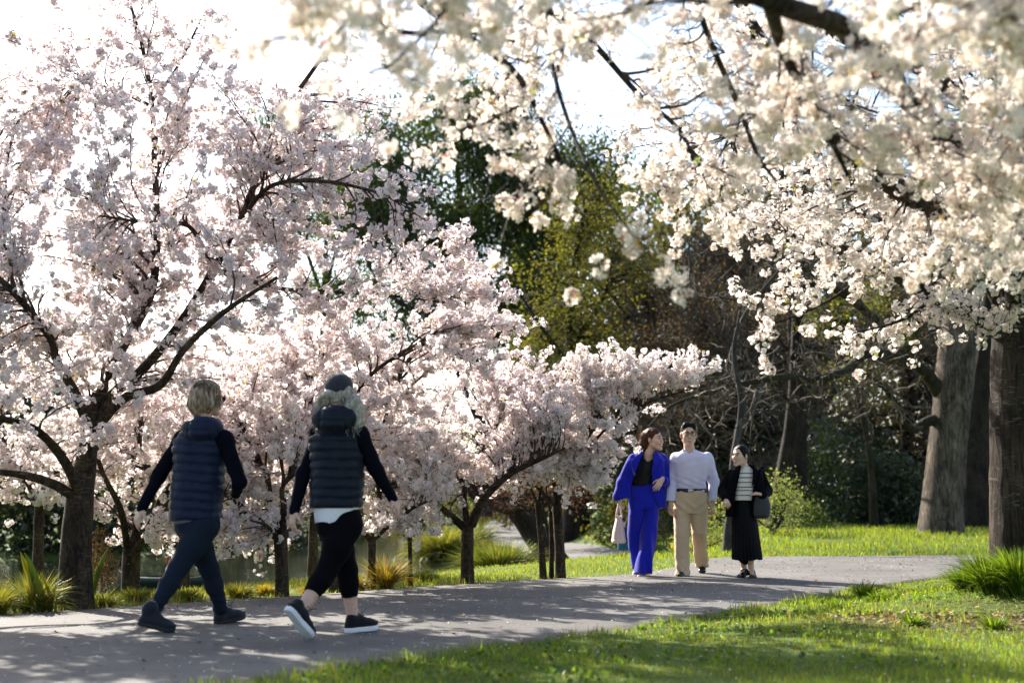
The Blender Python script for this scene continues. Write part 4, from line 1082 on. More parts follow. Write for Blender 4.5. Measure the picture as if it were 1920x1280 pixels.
# backdrop wood, one mass
rg = np.random.default_rng(99)
n = 92000
yy = rg.uniform(66, 112, n); pxx = np.where(rg.random(n) < .16, rg.uniform(-300, 960, n), rg.uniform(960, 2250, n))
xx = (pxx - 960) / F * yy
hmax = np.where(pxx < 960, 3.6 + 2.2 * wob(xx, yy, 0, 0.35, 1), 19.5 + 3.5 * wob(xx, yy, 0, .3, 2)) * np.clip(yy / 80, .8, 1.4)
zz = H(xx, yy) + rg.uniform(0, 1, n) ** 0.92 * np.maximum(hmax, 1.5)
cl_n = wob(xx, yy, zz, 1.1, 4)
keep = cl_n > -0.45
Pp = np.stack([xx, yy, zz], -1)[keep]
col = vary(len(Pp), (0.080, 0.074, 0.034), .3, .15, rg) * (1 + .35 * wob(Pp[:, 0], Pp[:, 1], Pp[:, 2], .6, 5))[:, None]
V, Fq, cf = leaves(Pp, rand_dirs(len(Pp), rg), rg.uniform(.26, .58, len(Pp)), .6, np.clip(col, .006, 1), rg)
o = mesh_np('distant_wood', V, [Fq], M_LEAF, None, False, cf)
o['kind'] = 'stuff'; o['label'] = 'distant wood behind the park, one dim mass of foliage'
# ------------------------------------------------------------------ smooth bodies: blended distance fields -> one continuous mesh
class Vol:
    def __init__(s, lo, hi, h):
        s.h = h; s.lo = np.array(lo, float) - 3 * h
        s.n = np.ceil((np.array(hi, float) + 3 * h - s.lo) / h).astype(int) + 1
        s.f = np.full(s.n, 0.5, np.float32)
        s.ax = [(s.lo[i] + np.arange(s.n[i]) * h).astype(np.float32) for i in range(3)]
    def reg(s, lo, hi, pad):
        a = np.clip(np.floor((np.array(lo) - pad - s.lo) / s.h).astype(int), 0, s.n)
        b = np.clip(np.ceil((np.array(hi) + pad - s.lo) / s.h).astype(int) + 1, 0, s.n)
        sl = tuple(slice(a[i], b[i]) for i in range(3))
        return sl, s.ax[0][sl[0]][:, None, None], s.ax[1][sl[1]][None, :, None], s.ax[2][sl[2]][None, None, :]
    def put(s, fn, lo, hi, k=0.02):
        sl, X, Y, Z = s.reg(lo, hi, 0.05 + k)
        if min(X.size, Y.size, Z.size) == 0: return s
        d = fn(X, Y, Z); f = s.f[sl]
        if k > 0:
            hh = np.clip(0.5 + 0.5 * (f - d) / k, 0, 1)
            s.f[sl] = f * (1 - hh) + d * hh - k * hh * (1 - hh)
        else:
            s.f[sl] = np.minimum(f, d)
        return s
    def cut(s, fn, lo=None, hi=None, k=0.0):
        """remove where fn < 0"""
        lo = s.ax_lo() if lo is None else lo; hi = s.ax_hi() if hi is None else hi
        sl, X, Y, Z = s.reg(lo, hi, 0.0)
        if min(X.size, Y.size, Z.size) == 0: return s
        d = -fn(X, Y, Z) + 0 * s.f[sl]; f = s.f[sl]
        if k > 0:
            hh = np.clip(0.5 - 0.5 * (f - d) / k, 0, 1)
            s.f[sl] = f * (1 - hh) + d * hh + k * hh * (1 - hh)
        else:
            s.f[sl] = np.maximum(f, d)
        return s
    def ax_lo(s): return s.lo
    def ax_hi(s): return s.lo + (s.n - 1) * s.h
    def cap(s, a, b, ra, rb=None, k=0.02):
        a = np.array(a, float); b = np.array(b, float); rb = ra if rb is None else rb
        ba = b - a; L2 = max(float(ba @ ba), 1e-9); r = max(ra, rb)
        def fn(X, Y, Z):
            t = np.clip(((X - a[0]) * ba[0] + (Y - a[1]) * ba[1] + (Z - a[2]) * ba[2]) / L2, 0, 1)
            return np.sqrt((X - a[0] - t * ba[0]) ** 2 + (Y - a[1] - t * ba[1]) ** 2 + (Z - a[2] - t * ba[2]) ** 2) - (ra + (rb - ra) * t)
        return s.put(fn, np.minimum(a, b) - r, np.maximum(a, b) + r, k)
    def chain(s, pts, radii, k=0.02):
        for i in range(len(pts) - 1):
            s.cap(pts[i], pts[i + 1], radii[i], radii[i + 1], k)
        return s
    def ell(s, c, r, R=None, k=0.02, fn_only=False):
        c = np.array(c, float); r = np.array(r, float); R = np.eye(3) if R is None else np.array(R, float)
        def fn(X, Y, Z):
            x, y, z = X - c[0], Y - c[1], Z - c[2]
            q = [(R[i, 0] * x + R[i, 1] * y + R[i, 2] * z) / r[i] for i in range(3)]
            k0 = np.sqrt(q[0] ** 2 + q[1] ** 2 + q[2] ** 2)
            k1 = np.sqrt((q[0] / r[0]) ** 2 + (q[1] / r[1]) ** 2 + (q[2] / r[2]) ** 2)
            return k0 * (k0 - 1) / np.maximum(k1, 1e-6)
        if fn_only: return fn
        m = r.max()
        return s.put(fn, c - m, c + m, k)
    def loft(s, rows, k=0.02, e=2.3, mod=None):
        """rows (z, cx, cy, rx, ry) from bottom to top; elliptic sections, optional radius modulation mod(theta, z)"""
        rows = np.array(sorted(rows), float)
        zz = rows[:, 0]
        rmax = rows[:, 3:5].max()
        def fn(X, Y, Z):
            z1 = Z.ravel()
            g = [np.interp(z1, zz, rows[:, i])[None, None, :] for i in range(1, 5)]
            x = (X - g[0]) / g[2]; y = (Y - g[1]) / g[3]
            k0 = (np.abs(x) ** e + np.abs(y) ** e) ** (1 / e)
            m = 1.0
            if mod is not None: m = mod(np.arctan2(y, x), Z)
            d = (k0 - m) * np.minimum(g[2], g[3]) * 0.9
            return np.maximum(d, np.maximum(zz[0] - Z, Z - zz[-1]))
        lo = [(rows[:, 1] - rows[:, 3]).min() - .02, (rows[:, 2] - rows[:, 4]).min() - .02, zz[0]]
        hi = [(rows[:, 1] + rows[:, 3]).max() + .02, (rows[:, 2] + rows[:, 4]).max() + .02, zz[-1]]
        return s.put(fn, lo, hi, k)
    def disp(s, fn):
        X, Y, Z = s.ax[0][:, None, None], s.ax[1][None, :, None], s.ax[2][None, None, :]
        near = np.abs(s.f) < 0.06
        if not near.any(): return s
        i = np.nonzero(near)
        s.f[i] -= fn(s.ax[0][i[0]], s.ax[1][i[1]], s.ax[2][i[2]]).astype(np.float32)
        return s
    def net(s):
        f = s.f; S = f < 0
        nx, ny, nz = f.shape
        cnt = np.zeros((nx - 1, ny - 1, nz - 1), np.int8)
        corners = [(a, b, c) for a in (0, 1) for b in (0, 1) for c in (0, 1)]
        for a, b, c in corners:
            cnt += S[a:nx - 1 + a, b:ny - 1 + b, c:nz - 1 + c]
        I = np.nonzero((cnt > 0) & (cnt < 8))
        idx = np.full(cnt.shape, -1, np.int64); idx[I] = np.arange(len(I[0]))
        val = {c: f[I[0] + c[0], I[1] + c[1], I[2] + c[2]] for c in corners}
        acc = np.zeros((len(I[0]), 3)); m = np.zeros(len(I[0]))
        for p in corners:
            for axs in range(3):
                if p[axs] == 0:
                    q = list(p); q[axs] = 1; q = tuple(q)
                    va, vb = val[p], val[q]
                    x = (va < 0) != (vb < 0)
                    t = np.where(x, va / np.where(x, va - vb, 1), 0)
                    o = np.array(p, float)[None] + np.eye(3)[axs][None] * t[:, None]
                    acc += np.where(x[:, None], o, 0); m += x
        V = s.lo + (np.stack(I, -1) + acc / m[:, None]) * s.h
        Q = []
        for axs in range(3):
            u, v = [(1, 2), (2, 0), (0, 1)][axs]
            sl0 = [slice(1, None)] * 3; sl0[axs] = slice(0, f.shape[axs] - 1)
            A = S[tuple(sl0)]
            sl1 = list(sl0); sl1[axs] = slice(1, None)
            Bv = S[tuple(sl1)]
            # drop the last layer in u, v so that all four cells exist
            w = [slice(None)] * 3; w[u] = slice(0, f.shape[u] - 2); w[v] = slice(0, f.shape[v] - 2)
            A = A[tuple(w)]; Bv = Bv[tuple(w)]
            J = np.nonzero(A != Bv)
            g = [J[0].copy(), J[1].copy(), J[2].copy()]
            for a in range(3):
                if a != axs: g[a] = g[a] + 1
            def cell(du, dv):
                h = [x.copy() for x in g]; h[u] = h[u] - du; h[v] = h[v] - dv
                return idx[h[0], h[1], h[2]]
            q = np.stack([cell(1, 1), cell(0, 1), cell(0, 0), cell(1, 0)], -1)
            flip = ~A[J]
            q[flip] = q[flip][:, ::-1]
            Q.append(q[(q >= 0).all(1)])
        return V, np.concatenate(Q)
    def build(s, name, mat, parent, col=None, relax=1):
        V, Q = s.net()
        if relax:
            for _ in range(relax):
                acc = np.zeros_like(V); m = np.zeros(len(V))
                for a in range(4):
                    np.add.at(acc, Q[:, a], V[Q[:, (a + 1) % 4]]); np.add.at(m, Q[:, a], 1)
                V = V * 0.5 + 0.5 * acc / np.maximum(m, 1)[:, None]
        c = col(V) if col else None
        o = mesh_np(name, V, [Q], mat, parent, True, c)
        if len(Q) > 2500:
            d = o.modifiers.new('decimate', 'DECIMATE'); d.ratio = 0.36 if len(Q) < 30000 else 0.30
        return o

def frame(f, u=(0, 0, 1)):
    """rows right, forward, up for a thing that looks along f"""
    f = np.array(f, float); f /= np.linalg.norm(f)
    r = np.cross(f, np.array(u, float)); r /= np.linalg.norm(r)
    return np.stack([r, f, np.cross(r, f)])

class Fr:
    def __init__(s, c, R, sc=1.0): s.c = np.array(c, float); s.R = np.array(R); s.s = sc
    def __call__(s, x, y, z): return s.c + s.s * (x * s.R[0] + y * s.R[1] + z * s.R[2])

def head_prims(v, h, smile=0.0, jaw=1.0):
    """skull, face, nose, ears in head frame h (x right, y forward, z up; origin between the eyes, inside)"""
    R, s = h.R, h.s
    v.ell(h(0, -.012, .028), np.array([.073, .093, .083]) * s, R, .01)
    v.ell(h(0, .028, -.030), np.array([.058 * jaw, .060, .082]) * s, R, .02)
    for q in (-1, 1):
        v.cap(h(q * .045 * jaw, .0, -.055), h(q * .016, .062, -.098), .021 * s, .017 * s, .02)
        v.ell(h(q * .036, .066, -.030), np.array([.023, .019, .022 + .003 * smile]) * s, R, .015)
        v.cap(h(q * .012, .085, .020), h(q * .040, .074, .022), .009 * s, .008 * s, .012)
        v.ell(h(q * .076, -.006, -.012), np.array([.009, .019, .031]) * s, frame(R[1] + q * R[0] * .35, R[2]), .006)
    v.cap(h(-.010, .068, -.102), h(.010, .068, -.102), .017 * s, .017 * s, .015)
    v.cap(h(0, .088, .004), h(0, .106, -.031), .0075 * s, .0115 * s, .008)
    for q in (-1, 1): v.ell(h(q * .012, .094, -.034), np.array([.009, .010, .008]) * s, R, .006)
    for q in (-1, 1):
        v.cut(v.ell(h(q * .031, .095, .001), np.array([.017, .014, .010]) * s, R, fn_only=True), h(q * .031, .095, 0) - .03, h(q * .031, .095, 0) + .03, .006)
    v.cap(h(-.018, .086, -.060 + .004 * smile), h(.018, .086, -.060 + .004 * smile), .007 * s, .007 * s, .006)
    v.cap(h(-.015, .085, -.071), h(.015, .085, -.071), .008 * s, .008 * s, .006)

def uv_ell(c, r, R, n=12, m=8, part=None):
    th = np.linspace(0, 2 * np.pi, n, endpoint=False); ph = np.linspace(-np.pi / 2, np.pi / 2, m)
    u = np.stack([np.cos(ph)[:, None] * np.cos(th), np.cos(ph)[:, None] * np.sin(th), np.repeat(np.sin(ph)[:, None], n, 1)], -1)
    V = np.asarray(c) + (u * np.asarray(r)) @ np.asarray(R)
    i = np.arange(n * m).reshape(m, n)
    Q = np.stack([i[:-1], np.roll(i[:-1], -1, 1), np.roll(i[1:], -1, 1), i[1:]], -1).reshape(-1, 4)
    return V.reshape(-1, 3), Q

def face_bits(root, h, M, smile=1.0, teeth=True, brow=True):
    s, R = h.s, h.R
    for q in (-1, 1):
        V, Q = uv_ell(h(q * .031, .078, .0005), np.array([.0135, .0100, .0062]) * s, R)
        e = mesh_np('eye', V, [Q], M['eye'], root, True)
        V, Q = uv_ell(h(q * .030, .0865, .0005), np.array([.0062, .0030, .0060]) * s, R)
        mesh_np('iris', V, [Q], M['iris'], e, True)
        if brow:
            V, fs = tubes(spline(np.array([h(q * .012, .0935, .021), h(q * .030, .0905, .027), h(q * .047, .077, .021)]), 8)[None], np.array([[.0022, .0034, .0038, .0038, .0036, .0030, .0022, .001]]) * s, 6)
            mesh_np('eyebrow', V, fs, M['brow'], root, True)
        V, fs = tubes(spline(np.array([h(q * .018, .0895, .0045), h(q * .031, .0915, .0085), h(q * .044, .080, .0035)]), 7)[None], np.full((1, 7), .0016) * s, 5)
        mesh_np('eyelash', V, fs, M['brow'], root, True)
    w = .019 + .007 * smile; up = .006 * smile
    if teeth:
        V, Q = uv_ell(h(0, .0845, -.064), np.array([w * .92, .0095, .0058 + .003 * smile]) * s, R, 16, 8)
        mesh_np('teeth', V, [Q], M['teeth'], root, True)
    for z, zz, r in ((-.058, .0015, .0030), (-.074 - .002 * smile, -.002, .0040)):
        c = np.array([h(-w, .082, -.064 + up), h(-w * .5, .0915, z + zz * .5 + up * .2), h(0, .0945, z), h(w * .5, .0915, z + zz * .5 + up * .2), h(w, .082, -.064 + up)])
        V, fs = tubes(spline(c, 13)[None], (np.sin(np.linspace(.25, np.pi - .25, 13)) * r + .0006)[None] * s, 6)
        mesh_np('lip', V, fs, M['lip'], root, True)

def hand_prims(v, wrist, fwd, back, side=1, curl=0.5, s=1.0, thumb=0.6, spread=0.10, fist=False, ext=None):
    """palm with five jointed fingers. fwd: wrist to knuckles, back: normal of the back of the hand, side: +1 thumb towards fwd x back"""
    f = nrm(np.array(fwd, float)); b = np.array(back, float); b = nrm(b - f * (b @ f)); t = np.cross(f, b) * side
    w = np.array(wrist, float)
    P_ = lambda a, c, d: w + s * (a * f + c * t + d * b)
    v.cap(P_(-.02, 0, 0), P_(.02, 0, 0), .022 * s, .022 * s, .012)
    for c in (-.026, -.009, .009, .026):
        v.cap(P_(.018, c * .7, 0), P_(.078 - abs(c - .005) * .25, c, .002), .013 * s, .0115 * s, .008)
    lens = {-.028: (.026, .018, .015), -.0095: (.033, .023, .017), .0095: (.037, .026, .018), .028: (.032, .022, .017)}
    for i, (c, ls) in enumerate(lens.items()):
        p = P_(.082 - abs(c - .006) * .3, c, .002); ang = 0.12
        cu = curl if ext is None else ext[i]
        sp = c / .028 * spread
        for j, l in enumerate(ls):
            ang += cu * (0.75, 0.95, 0.6)[j]
            d = f * math.cos(ang) - b * math.sin(ang) + t * sp * (1 if ang < 1.2 else .2)
            q = p + nrm(d) * l * s
            v.cap(p, q, (.0088, .0080, .0072)[j] * s, (.0082, .0074, .0062)[j] * s, .003)
            p = q
    p = P_(.012, .022, -.004)
    for j, (l, a) in enumerate(((.040, .75), (.028, .55 - .25 * thumb), (.022, .35 - .35 * thumb))):
        d = f * math.cos(a) + t * math.sin(a) - b * (.25 + .5 * thumb * (j > 0))
        q = p + nrm(d) * l * s
        v.cap(p, q, (.0125, .0100, .0088)[j] * s, (.0105, .0090, .0070)[j] * s, .006 if j == 0 else .003)
        p = q

def foot_frame(heel, toe, up=(0, 0, 1)):
    f = np.array(toe, float) - np.array(heel, float); L = np.linalg.norm(f)
    return Fr(heel, frame(f, up)), L

def shoe(root, heel, toe, M_up, M_sole, kind='trainer', h=0.006, up=(0, 0, 1), name='shoe'):
    """heel/toe: ground points of the sole ends; returns upper (with a sole child)"""
    fr, L = foot_frame(heel, toe, up)
    g = lambda x, y, z: fr(x, y * L, z)
    pts = np.array([g(x, y, z) for x in (-.06, .06) for y in (-.06, 1.06) for z in (-.01, .16)])
    v = Vol(pts.min(0), pts.max(0), h)
    th = {'trainer': .034, 'boot': .030, 'dress': .018, 'pump': .008, 'flat': .010}[kind]
    R = fr.R
    # sole: rounded slab following a foot outline
    def sole_fn(z0, z1, grow, rise=0.0):
        def fn(X, Y, Z):
            x, y, z = X - fr.c[0], Y - fr.c[1], Z - fr.c[2]
            a = x * R[0, 0] + y * R[0, 1] + z * R[0, 2]; b = (x * R[1, 0] + y * R[1, 1] + z * R[1, 2]) / L; c = x * R[2, 0] + y * R[2, 1] + z * R[2, 2]
            w = np.interp(b.ravel(), [-.04, 0, .06, .2, .45, .7, .85, .95, 1.0, 1.04], [.0, .018, .029, .033, .031, .043, .041, .030, .018, .0]).reshape(b.shape) + grow
            t = rise * np.clip(b - .72, 0, 1) ** 2 * 3
            d = np.maximum(np.abs(a) - w, np.maximum(z0 + t - c, c - z1 - t))
            return np.maximum(d, np.maximum(-b - .01, b - 1.01) * L)
        return fn
    v.put(sole_fn(0, th, .004 if kind in ('trainer', 'boot') else .001, .03), pts.min(0), pts.max(0), 0)
    so = Vol(pts.min(0), pts.max(0), h); so.f = v.f.copy()
    u = Vol(pts.min(0), pts.max(0), h)
    if kind in ('trainer', 'boot', 'dress'):
        top = {'trainer': .085, 'boot': .125, 'dress': .082}[kind]
        u.cap(g(0, .16, th + .012), g(0, .50, th + .022), .030, .032, .02)
        u.cap(g(0, .50, th + .022), g(0, .86, th + .012), .034, .027, .03)
        u.cap(g(-.008, .72, th + .008), g(.008, .72, th + .008), .030, .030, .03)
        u.cap(g(0, .15, th + .01), g(0, .17, top), .031, .034, .03)
        u.cap(g(0, .22, top - .01), g(0, .42, th + .045), .028, .026, .03)
        if kind == 'boot':
            u.cap(g(0, .16, .11), g(0, .22, .125), .043, .043, .01)
    elif kind == 'pump':
        u.cap(g(0, .55, th + .010), g(0, .92, th + .006), .032, .020, .02); u.cap(g(0, .12, th + .012), g(0, .14, .045), .026, .028, .02); u.cap(g(0, .15, .018), g(0, .6, .016), .028, .030, .02)
    else:
        u.cap(g(0, .62, th + .008), g(0, .93, th + .006), .032, .022, .02); u.cap(g(0, .1, th + .012), g(0, .13, .040), .026, .028, .02); u.cap(g(0, .15, .016), g(0, .62, .014), .027, .031, .02)
    u.put(sole_fn(th - .004, th + .022, .0, .03), pts.min(0), pts.max(0), .012)
    bot = lambda X, Y, Z: ((X - fr.c[0]) * R[2, 0] + (Y - fr.c[1]) * R[2, 1] + (Z - fr.c[2]) * R[2, 2]) - (th - .003)
    u.cut(bot)
    o = u.build(name, M_up, root)
    so.build('sole', M_sole, o)
    if kind in ('trainer', 'boot'):
        b = Bag()
        for i in range(4):
            y = .40 + .08 * i; z = th + .062 - .010 * i
            c = spline(np.array([g(-.024, y, z - .014), g(0, y + .02, z), g(.024, y, z - .014)]), 7)
            V, fs = tubes(c[None], np.full((1, 7), .0028), 5); b.add(V, fs)
        for q in (-1, 1):
            c = spline(np.array([g(0, .40, th + .064), g(q * .022, .42, th + .088), g(q * .034, .50, th + .074), g(q * .012, .44, th + .066)]), 10)
            V, fs = tubes(c[None], np.full((1, 10), .0022), 5); b.add(V, fs)
            c = spline(np.array([g(0, .40, th + .066), g(q * .012, .48, th + .080), g(q * .03, .60, th + .095 + .02 * (q > 0))]), 8)
            V, fs = tubes(c[None], np.full((1, 8), .0022), 5); b.add(V, fs)
        b.build('lace', M_LACE if kind == 'trainer' else M_up, o)
    return o

def strands(root, name, mat, PL, r0=.0011, r1=.0005, colr=None):
    PL = np.asarray(PL); n, k, _ = PL.shape
    V, fs = tubes(PL, np.linspace(r0, r1, k)[None] * np.ones((n, 1)), 3)
    c = None if colr is None else np.repeat(colr, k * 3, 0)
    o = mesh_np(name, V, fs, mat, root, True, c)
    o['kind'] = 'stuff'
    return o
# ------------------------------------------------------------------ people
def mat_skin(name, c):
    m, nt, out = mat_new(name)
    b = N(nt, 'ShaderNodeBsdfPrincipled', Roughness=0.5)
    b.inputs['Subsurface Weight'].default_value = 0.12
    b.inputs['Subsurface Radius'].default_value = (0.02, 0.008, 0.004)
    b.inputs['Specular IOR Level'].default_value = 0.35
    cc, f, _ = noise_col(nt, tuple(x * .88 for x in c), tuple(min(1, x * 1.06) for x in c), 40)
    nt.links.new(cc, b.inputs['Base Color'])
    nt.links.new(b.outputs[0], out.inputs['Surface'])
    return m
def mat_cloth(name, c, rough=.85, scale=60, var=.12, bstr=.25, bdist=.004, spec=.2, sheen=.15, stretch=None, c2=None):
    return mat_simple(name, tuple(x * (1 - var) for x in c), c2 or tuple(min(1, x * (1 + var)) for x in c), scale, rough, bstr, bdist, spec, stretch, sheen)
def mat_hair(name, c1, c2, tr=.35, stretch=(70, 70, 5)):
    m, nt, out = mat_new(name)
    c, f, _ = noise_col(nt, c1, c2, 1.6, detail=6, stretch=stretch, lo=.4, hi=.6)
    d = N(nt, 'ShaderNodeBsdfPrincipled', Roughness=.42)
    d.inputs['Specular IOR Level'].default_value = .3 if c2[0] > .05 else .10
    t = N(nt, 'ShaderNodeBsdfTranslucent')
    nt.links.new(c, d.inputs['Base Color']); nt.links.new(c, t.inputs['Color'])
    nt.links.new(bump(nt, f, .6, .01), d.inputs['Normal'])
    mx = N(nt, 'ShaderNodeMixShader', Fac=tr)
    nt.links.new(d.outputs[0], mx.inputs[1]); nt.links.new(t.outputs[0], mx.inputs[2])
    nt.links.new(mx.outputs[0], out.inputs['Surface'])
    return m
M_SKIN = mat_skin('fair_skin', (.64, .40, .31)); M_SKIN2 = mat_skin('tan_skin', (.66, .43, .31)); M_SKIN3 = mat_skin('light_skin', (.68, .45, .345))
M_LACE = mat_simple('shoe_lace', (.03, .03, .035), None, 20, .8)
FACE = dict(eye=mat_simple('eye_white', (.75, .73, .70), None, 20, .25), iris=mat_simple('dark_iris', (.02, .012, .008), None, 20, .15), brow=mat_simple('dark_brow', (.025, .018, .014), None, 20, .8),
            teeth=mat_simple('teeth', (.80, .77, .70), None, 20, .3), lip=mat_simple('rosy_lip', (.42, .13, .12), None, 20, .4))
M_NAVY = mat_cloth('navy_puffer_nylon', (.005, .011, .034), rough=.5, spec=.18, sheen=.05, bstr=.35, scale=45)
M_NAVY2 = mat_cloth('dark_teal_puffer_nylon', (.004, .008, .018), rough=.5, spec=.18, sheen=.05, bstr=.35, scale=45)
M_KNIT = mat_cloth('dark_navy_knit', (.004, .0045, .009), spec=.04, sheen=0, scale=120)
M_DENIM = mat_cloth('blue_grey_leggings', (.013, .019, .031), scale=90, spec=.06, sheen=0)
M_BLACK = mat_cloth('black_stretch', (.003, .003, .0045), scale=80, spec=.06, sheen=0)
M_WHITE = mat_cloth('white_cotton', (.74, .73, .76), scale=60, var=.04)
M_GREYTOP = mat_cloth('grey_marl', (.10, .10, .13), scale=80)
M_SOLEW = mat_simple('white_rubber', (.70, .70, .72), (.78, .78, .78), 30, .6)
M_SOLED = mat_simple('dark_rubber', (.012, .012, .014), None, 30, .7)
M_SHOEB = mat_cloth('black_mesh_shoe', (.008, .008, .011), scale=160, bstr=.4)
M_BOOT = mat_cloth('dark_walking_boot', (.012, .014, .022), scale=60, rough=.7)
M_CAP = mat_cloth('charcoal_cap', (.032, .032, .042), scale=140, bstr=.3)
M_HBLOND = mat_hair('ash_blond_bob', (.17, .105, .06), (.64, .48, .33), .3, stretch=(42, 42, 1.6))
M_HGREY = mat_hair('silver_curls', (.38, .34, .295), (.74, .68, .60), .35, stretch=(30, 30, 14))
M_HAUB = mat_hair('auburn_hair', (.025, .012, .008), (.16, .055, .022), .4)
M_HBLK = mat_hair('black_hair', (.006, .0045, .004), (.018, .013, .010), .10)

class Man_:
    """joint helper: pixels of the photograph, at a depth relative to the person, to local coordinates"""
    def __init__(s, root, d0): s.o = np.array(root.location); s.d = d0
    def __call__(s, x, y, dy=0.0): return P(x, y, s.d + dy) - s.o
    def row(s, y, xl, xr, ry, dy=0.0):
        a, b = s(xl, y, dy), s(xr, y, dy)
        return ((a[2] + b[2]) / 2, (a[0] + b[0]) / 2, (a[1] + b[1]) / 2, (b[0] - a[0]) / 2, ry)

def vol_for(pts, h, pad=.16):
    p = np.array(pts)
    return Vol(p.min(0) - pad, p.max(0) + pad, h)

def torso_prims(v, J, B, shrink=0.0):
    pass

def person(label, pxx, d, group):
    x = (pxx - 960) / F * d
    return thing('person', label, 'person', (x, d, 0.0), group)

def build_body(root, J, head, skin, neck, chest, pelvis, arms, legs, hands, name='body', hh=.0065, smile=0.0, jaw=1.0, extra=None, limb=1.0):
    pts = [head.c + np.array([0, 0, .14]), neck, chest, pelvis] + [p for a in arms for p in a] + [p for l in legs for p in l] + [np.array(h['w']) + .12 * nrm(np.array(h['f'], float)) for h in hands]
    v = vol_for(pts, hh, .13)
    v.cap(neck, head(0, -.028, -.060), .058 * limb, .052 * limb, .02)
    up = (arms[0][0] + arms[1][0]) / 2
    v.ell((np.array(chest) + up) / 2 - np.array([0, 0, .03]), (abs(arms[0][0][0] - arms[1][0][0]) * .38, .085 * limb, .12 * limb), None, .03)
    v.cap(arms[0][0] * .75 + arms[1][0] * .25 + np.array([0, 0, -.015]), arms[1][0] * .75 + arms[0][0] * .25 + np.array([0, 0, -.015]), .045 * limb, .045 * limb, .03)
    v.cap(neck - np.array([0, 0, .03]), up - np.array([0, 0, .04]), .055 * limb, .06 * limb, .02)
    v.cap(chest, pelvis, .085 * limb, .088 * limb, .05)
    for a in arms:
        v.chain(a, [.044 * limb, .036 * limb, .025 * limb], .015)
    for l in legs:
        l = np.array(l); mid = l[1] * .65 + l[2] * .35
        v.chain([l[0], l[1], mid, l[2]], [.068 * limb, .048 * limb, .051 * limb, .034 * limb], .02)
        if len(l) > 3: v.cap(l[2], l[3], .032 * limb, .024 * limb, .02)
    for hd in hands:
        hand_prims(v, hd['w'], hd['f'], hd['b'], hd.get('side', 1), hd.get('curl', .45), hd.get('s', 1.0), ext=hd.get('ext'))
    head_prims(v, head, smile, jaw)
    if extra: extra(v)
    return v.build(name, skin, root, relax=1)

def puffer(v, pitch, amp, z0, tilt=0.0):
    def fn(X, Y, Z):
        ph = (Z - z0 + tilt * X) / pitch
        ph = ph + .10 * wob(X, Y, Z * .2, 9, 3) + .05 * wob(X, Y, Z, 30, 4)
        g = np.abs(np.sin(np.pi * ph)) ** .5
        row = np.floor(ph)
        a2 = 1 + .35 * np.sin(row * 12.9 + X * 7)
        return amp * a2 * (g - .6) + .0030 * wob(X * 2.2, Y * 2.2, Z, 42, 1) * g + .0055 * wob(X, Y, Z, 13, 2)
    v.disp(fn)

def folds(v, amp=.004, f=18, st=(1, 1, .45), seed=1):
    v.disp(lambda X, Y, Z: amp * wob(X * st[0], Y * st[1], Z * st[2], f, seed) + amp * .5 * wob(X * st[0], Y * st[1], Z * st[2], f * 2.3, seed + 2))

# ================= first walker: ash blond bob, navy quilted waistcoat
G1 = 'two women walking away along the path'
w1 = person('woman with ash blond bob, navy quilted gilet and grey blue leggings striding away', 375, 9.4, G1)
J = Man_(w1, 9.4)
hf = frame((.80, .60, -.06)); hd = Fr(J(391, 745, 0), hf, .95)
LS, RS = J(343, 826, .06), J(420, 826, -.06)
LA = [LS, J(297, 893, .0), J(266, 952, -.06)]
RA = [RS, J(449, 903, -.10), J(442, 925, .10)]
RL = [J(384, 985, -.05), J(336, 1062, -.14), J(287, 1146, -.27)]
LL = [J(356, 985, .05), J(393, 1068, .16), J(415, 1140, .25)]
build_body(w1, J, hd, M_SKIN, J(380, 792, 0), J(375, 850, 0), J(370, 965, 0), [LA, RA], [LL, RL],
           [dict(w=LA[2], f=J(251, 986, -.08) - LA[2], b=(-.5, -.5, .1), side=-1, curl=.35, s=.95), dict(w=RA[2], f=(-.25, .75, .1), b=(.6, .2, .7), side=1, curl=.5, s=.95)])
# jumper sleeves
v = vol_for(LA + RA, .008); 
for A in (LA, RA):
    v.chain([A[0] + np.array([0, 0, .015]), A[1], A[2]], [.054, .047, .034], .02)
v.cap(LS, RS, .07, .07, .03)
folds(v, .004, 26, (1, 1, .8)); v.build('jumper', M_KNIT, w1)
# leggings
v = vol_for(LL + RL, .008)
for l in (LL, RL):
    v.chain([l[0], l[0] * .5 + l[1] * .5, l[1], l[1] * .62 + l[2] * .38, l[2]], [.100, .086, .062, .059, .041], .03)
v.ell(J(369, 966, 0), (.140, .115, .11), None, .05)
for q in (-.05, .05): v.ell(J(368 + q * 280, 983, -.05), (.078, .080, .085), None, .04)
v.disp(lambda X, Y, Z: .0035 * np.sin(Z * 75 + 9 * X + 3 * np.sin(Z * 31)) * (np.clip(.5 - Z, 0, .35) * 2.6) + .002 * wob(X, Y, Z, 30, 3))
v.build('leggings', M_DENIM, w1)
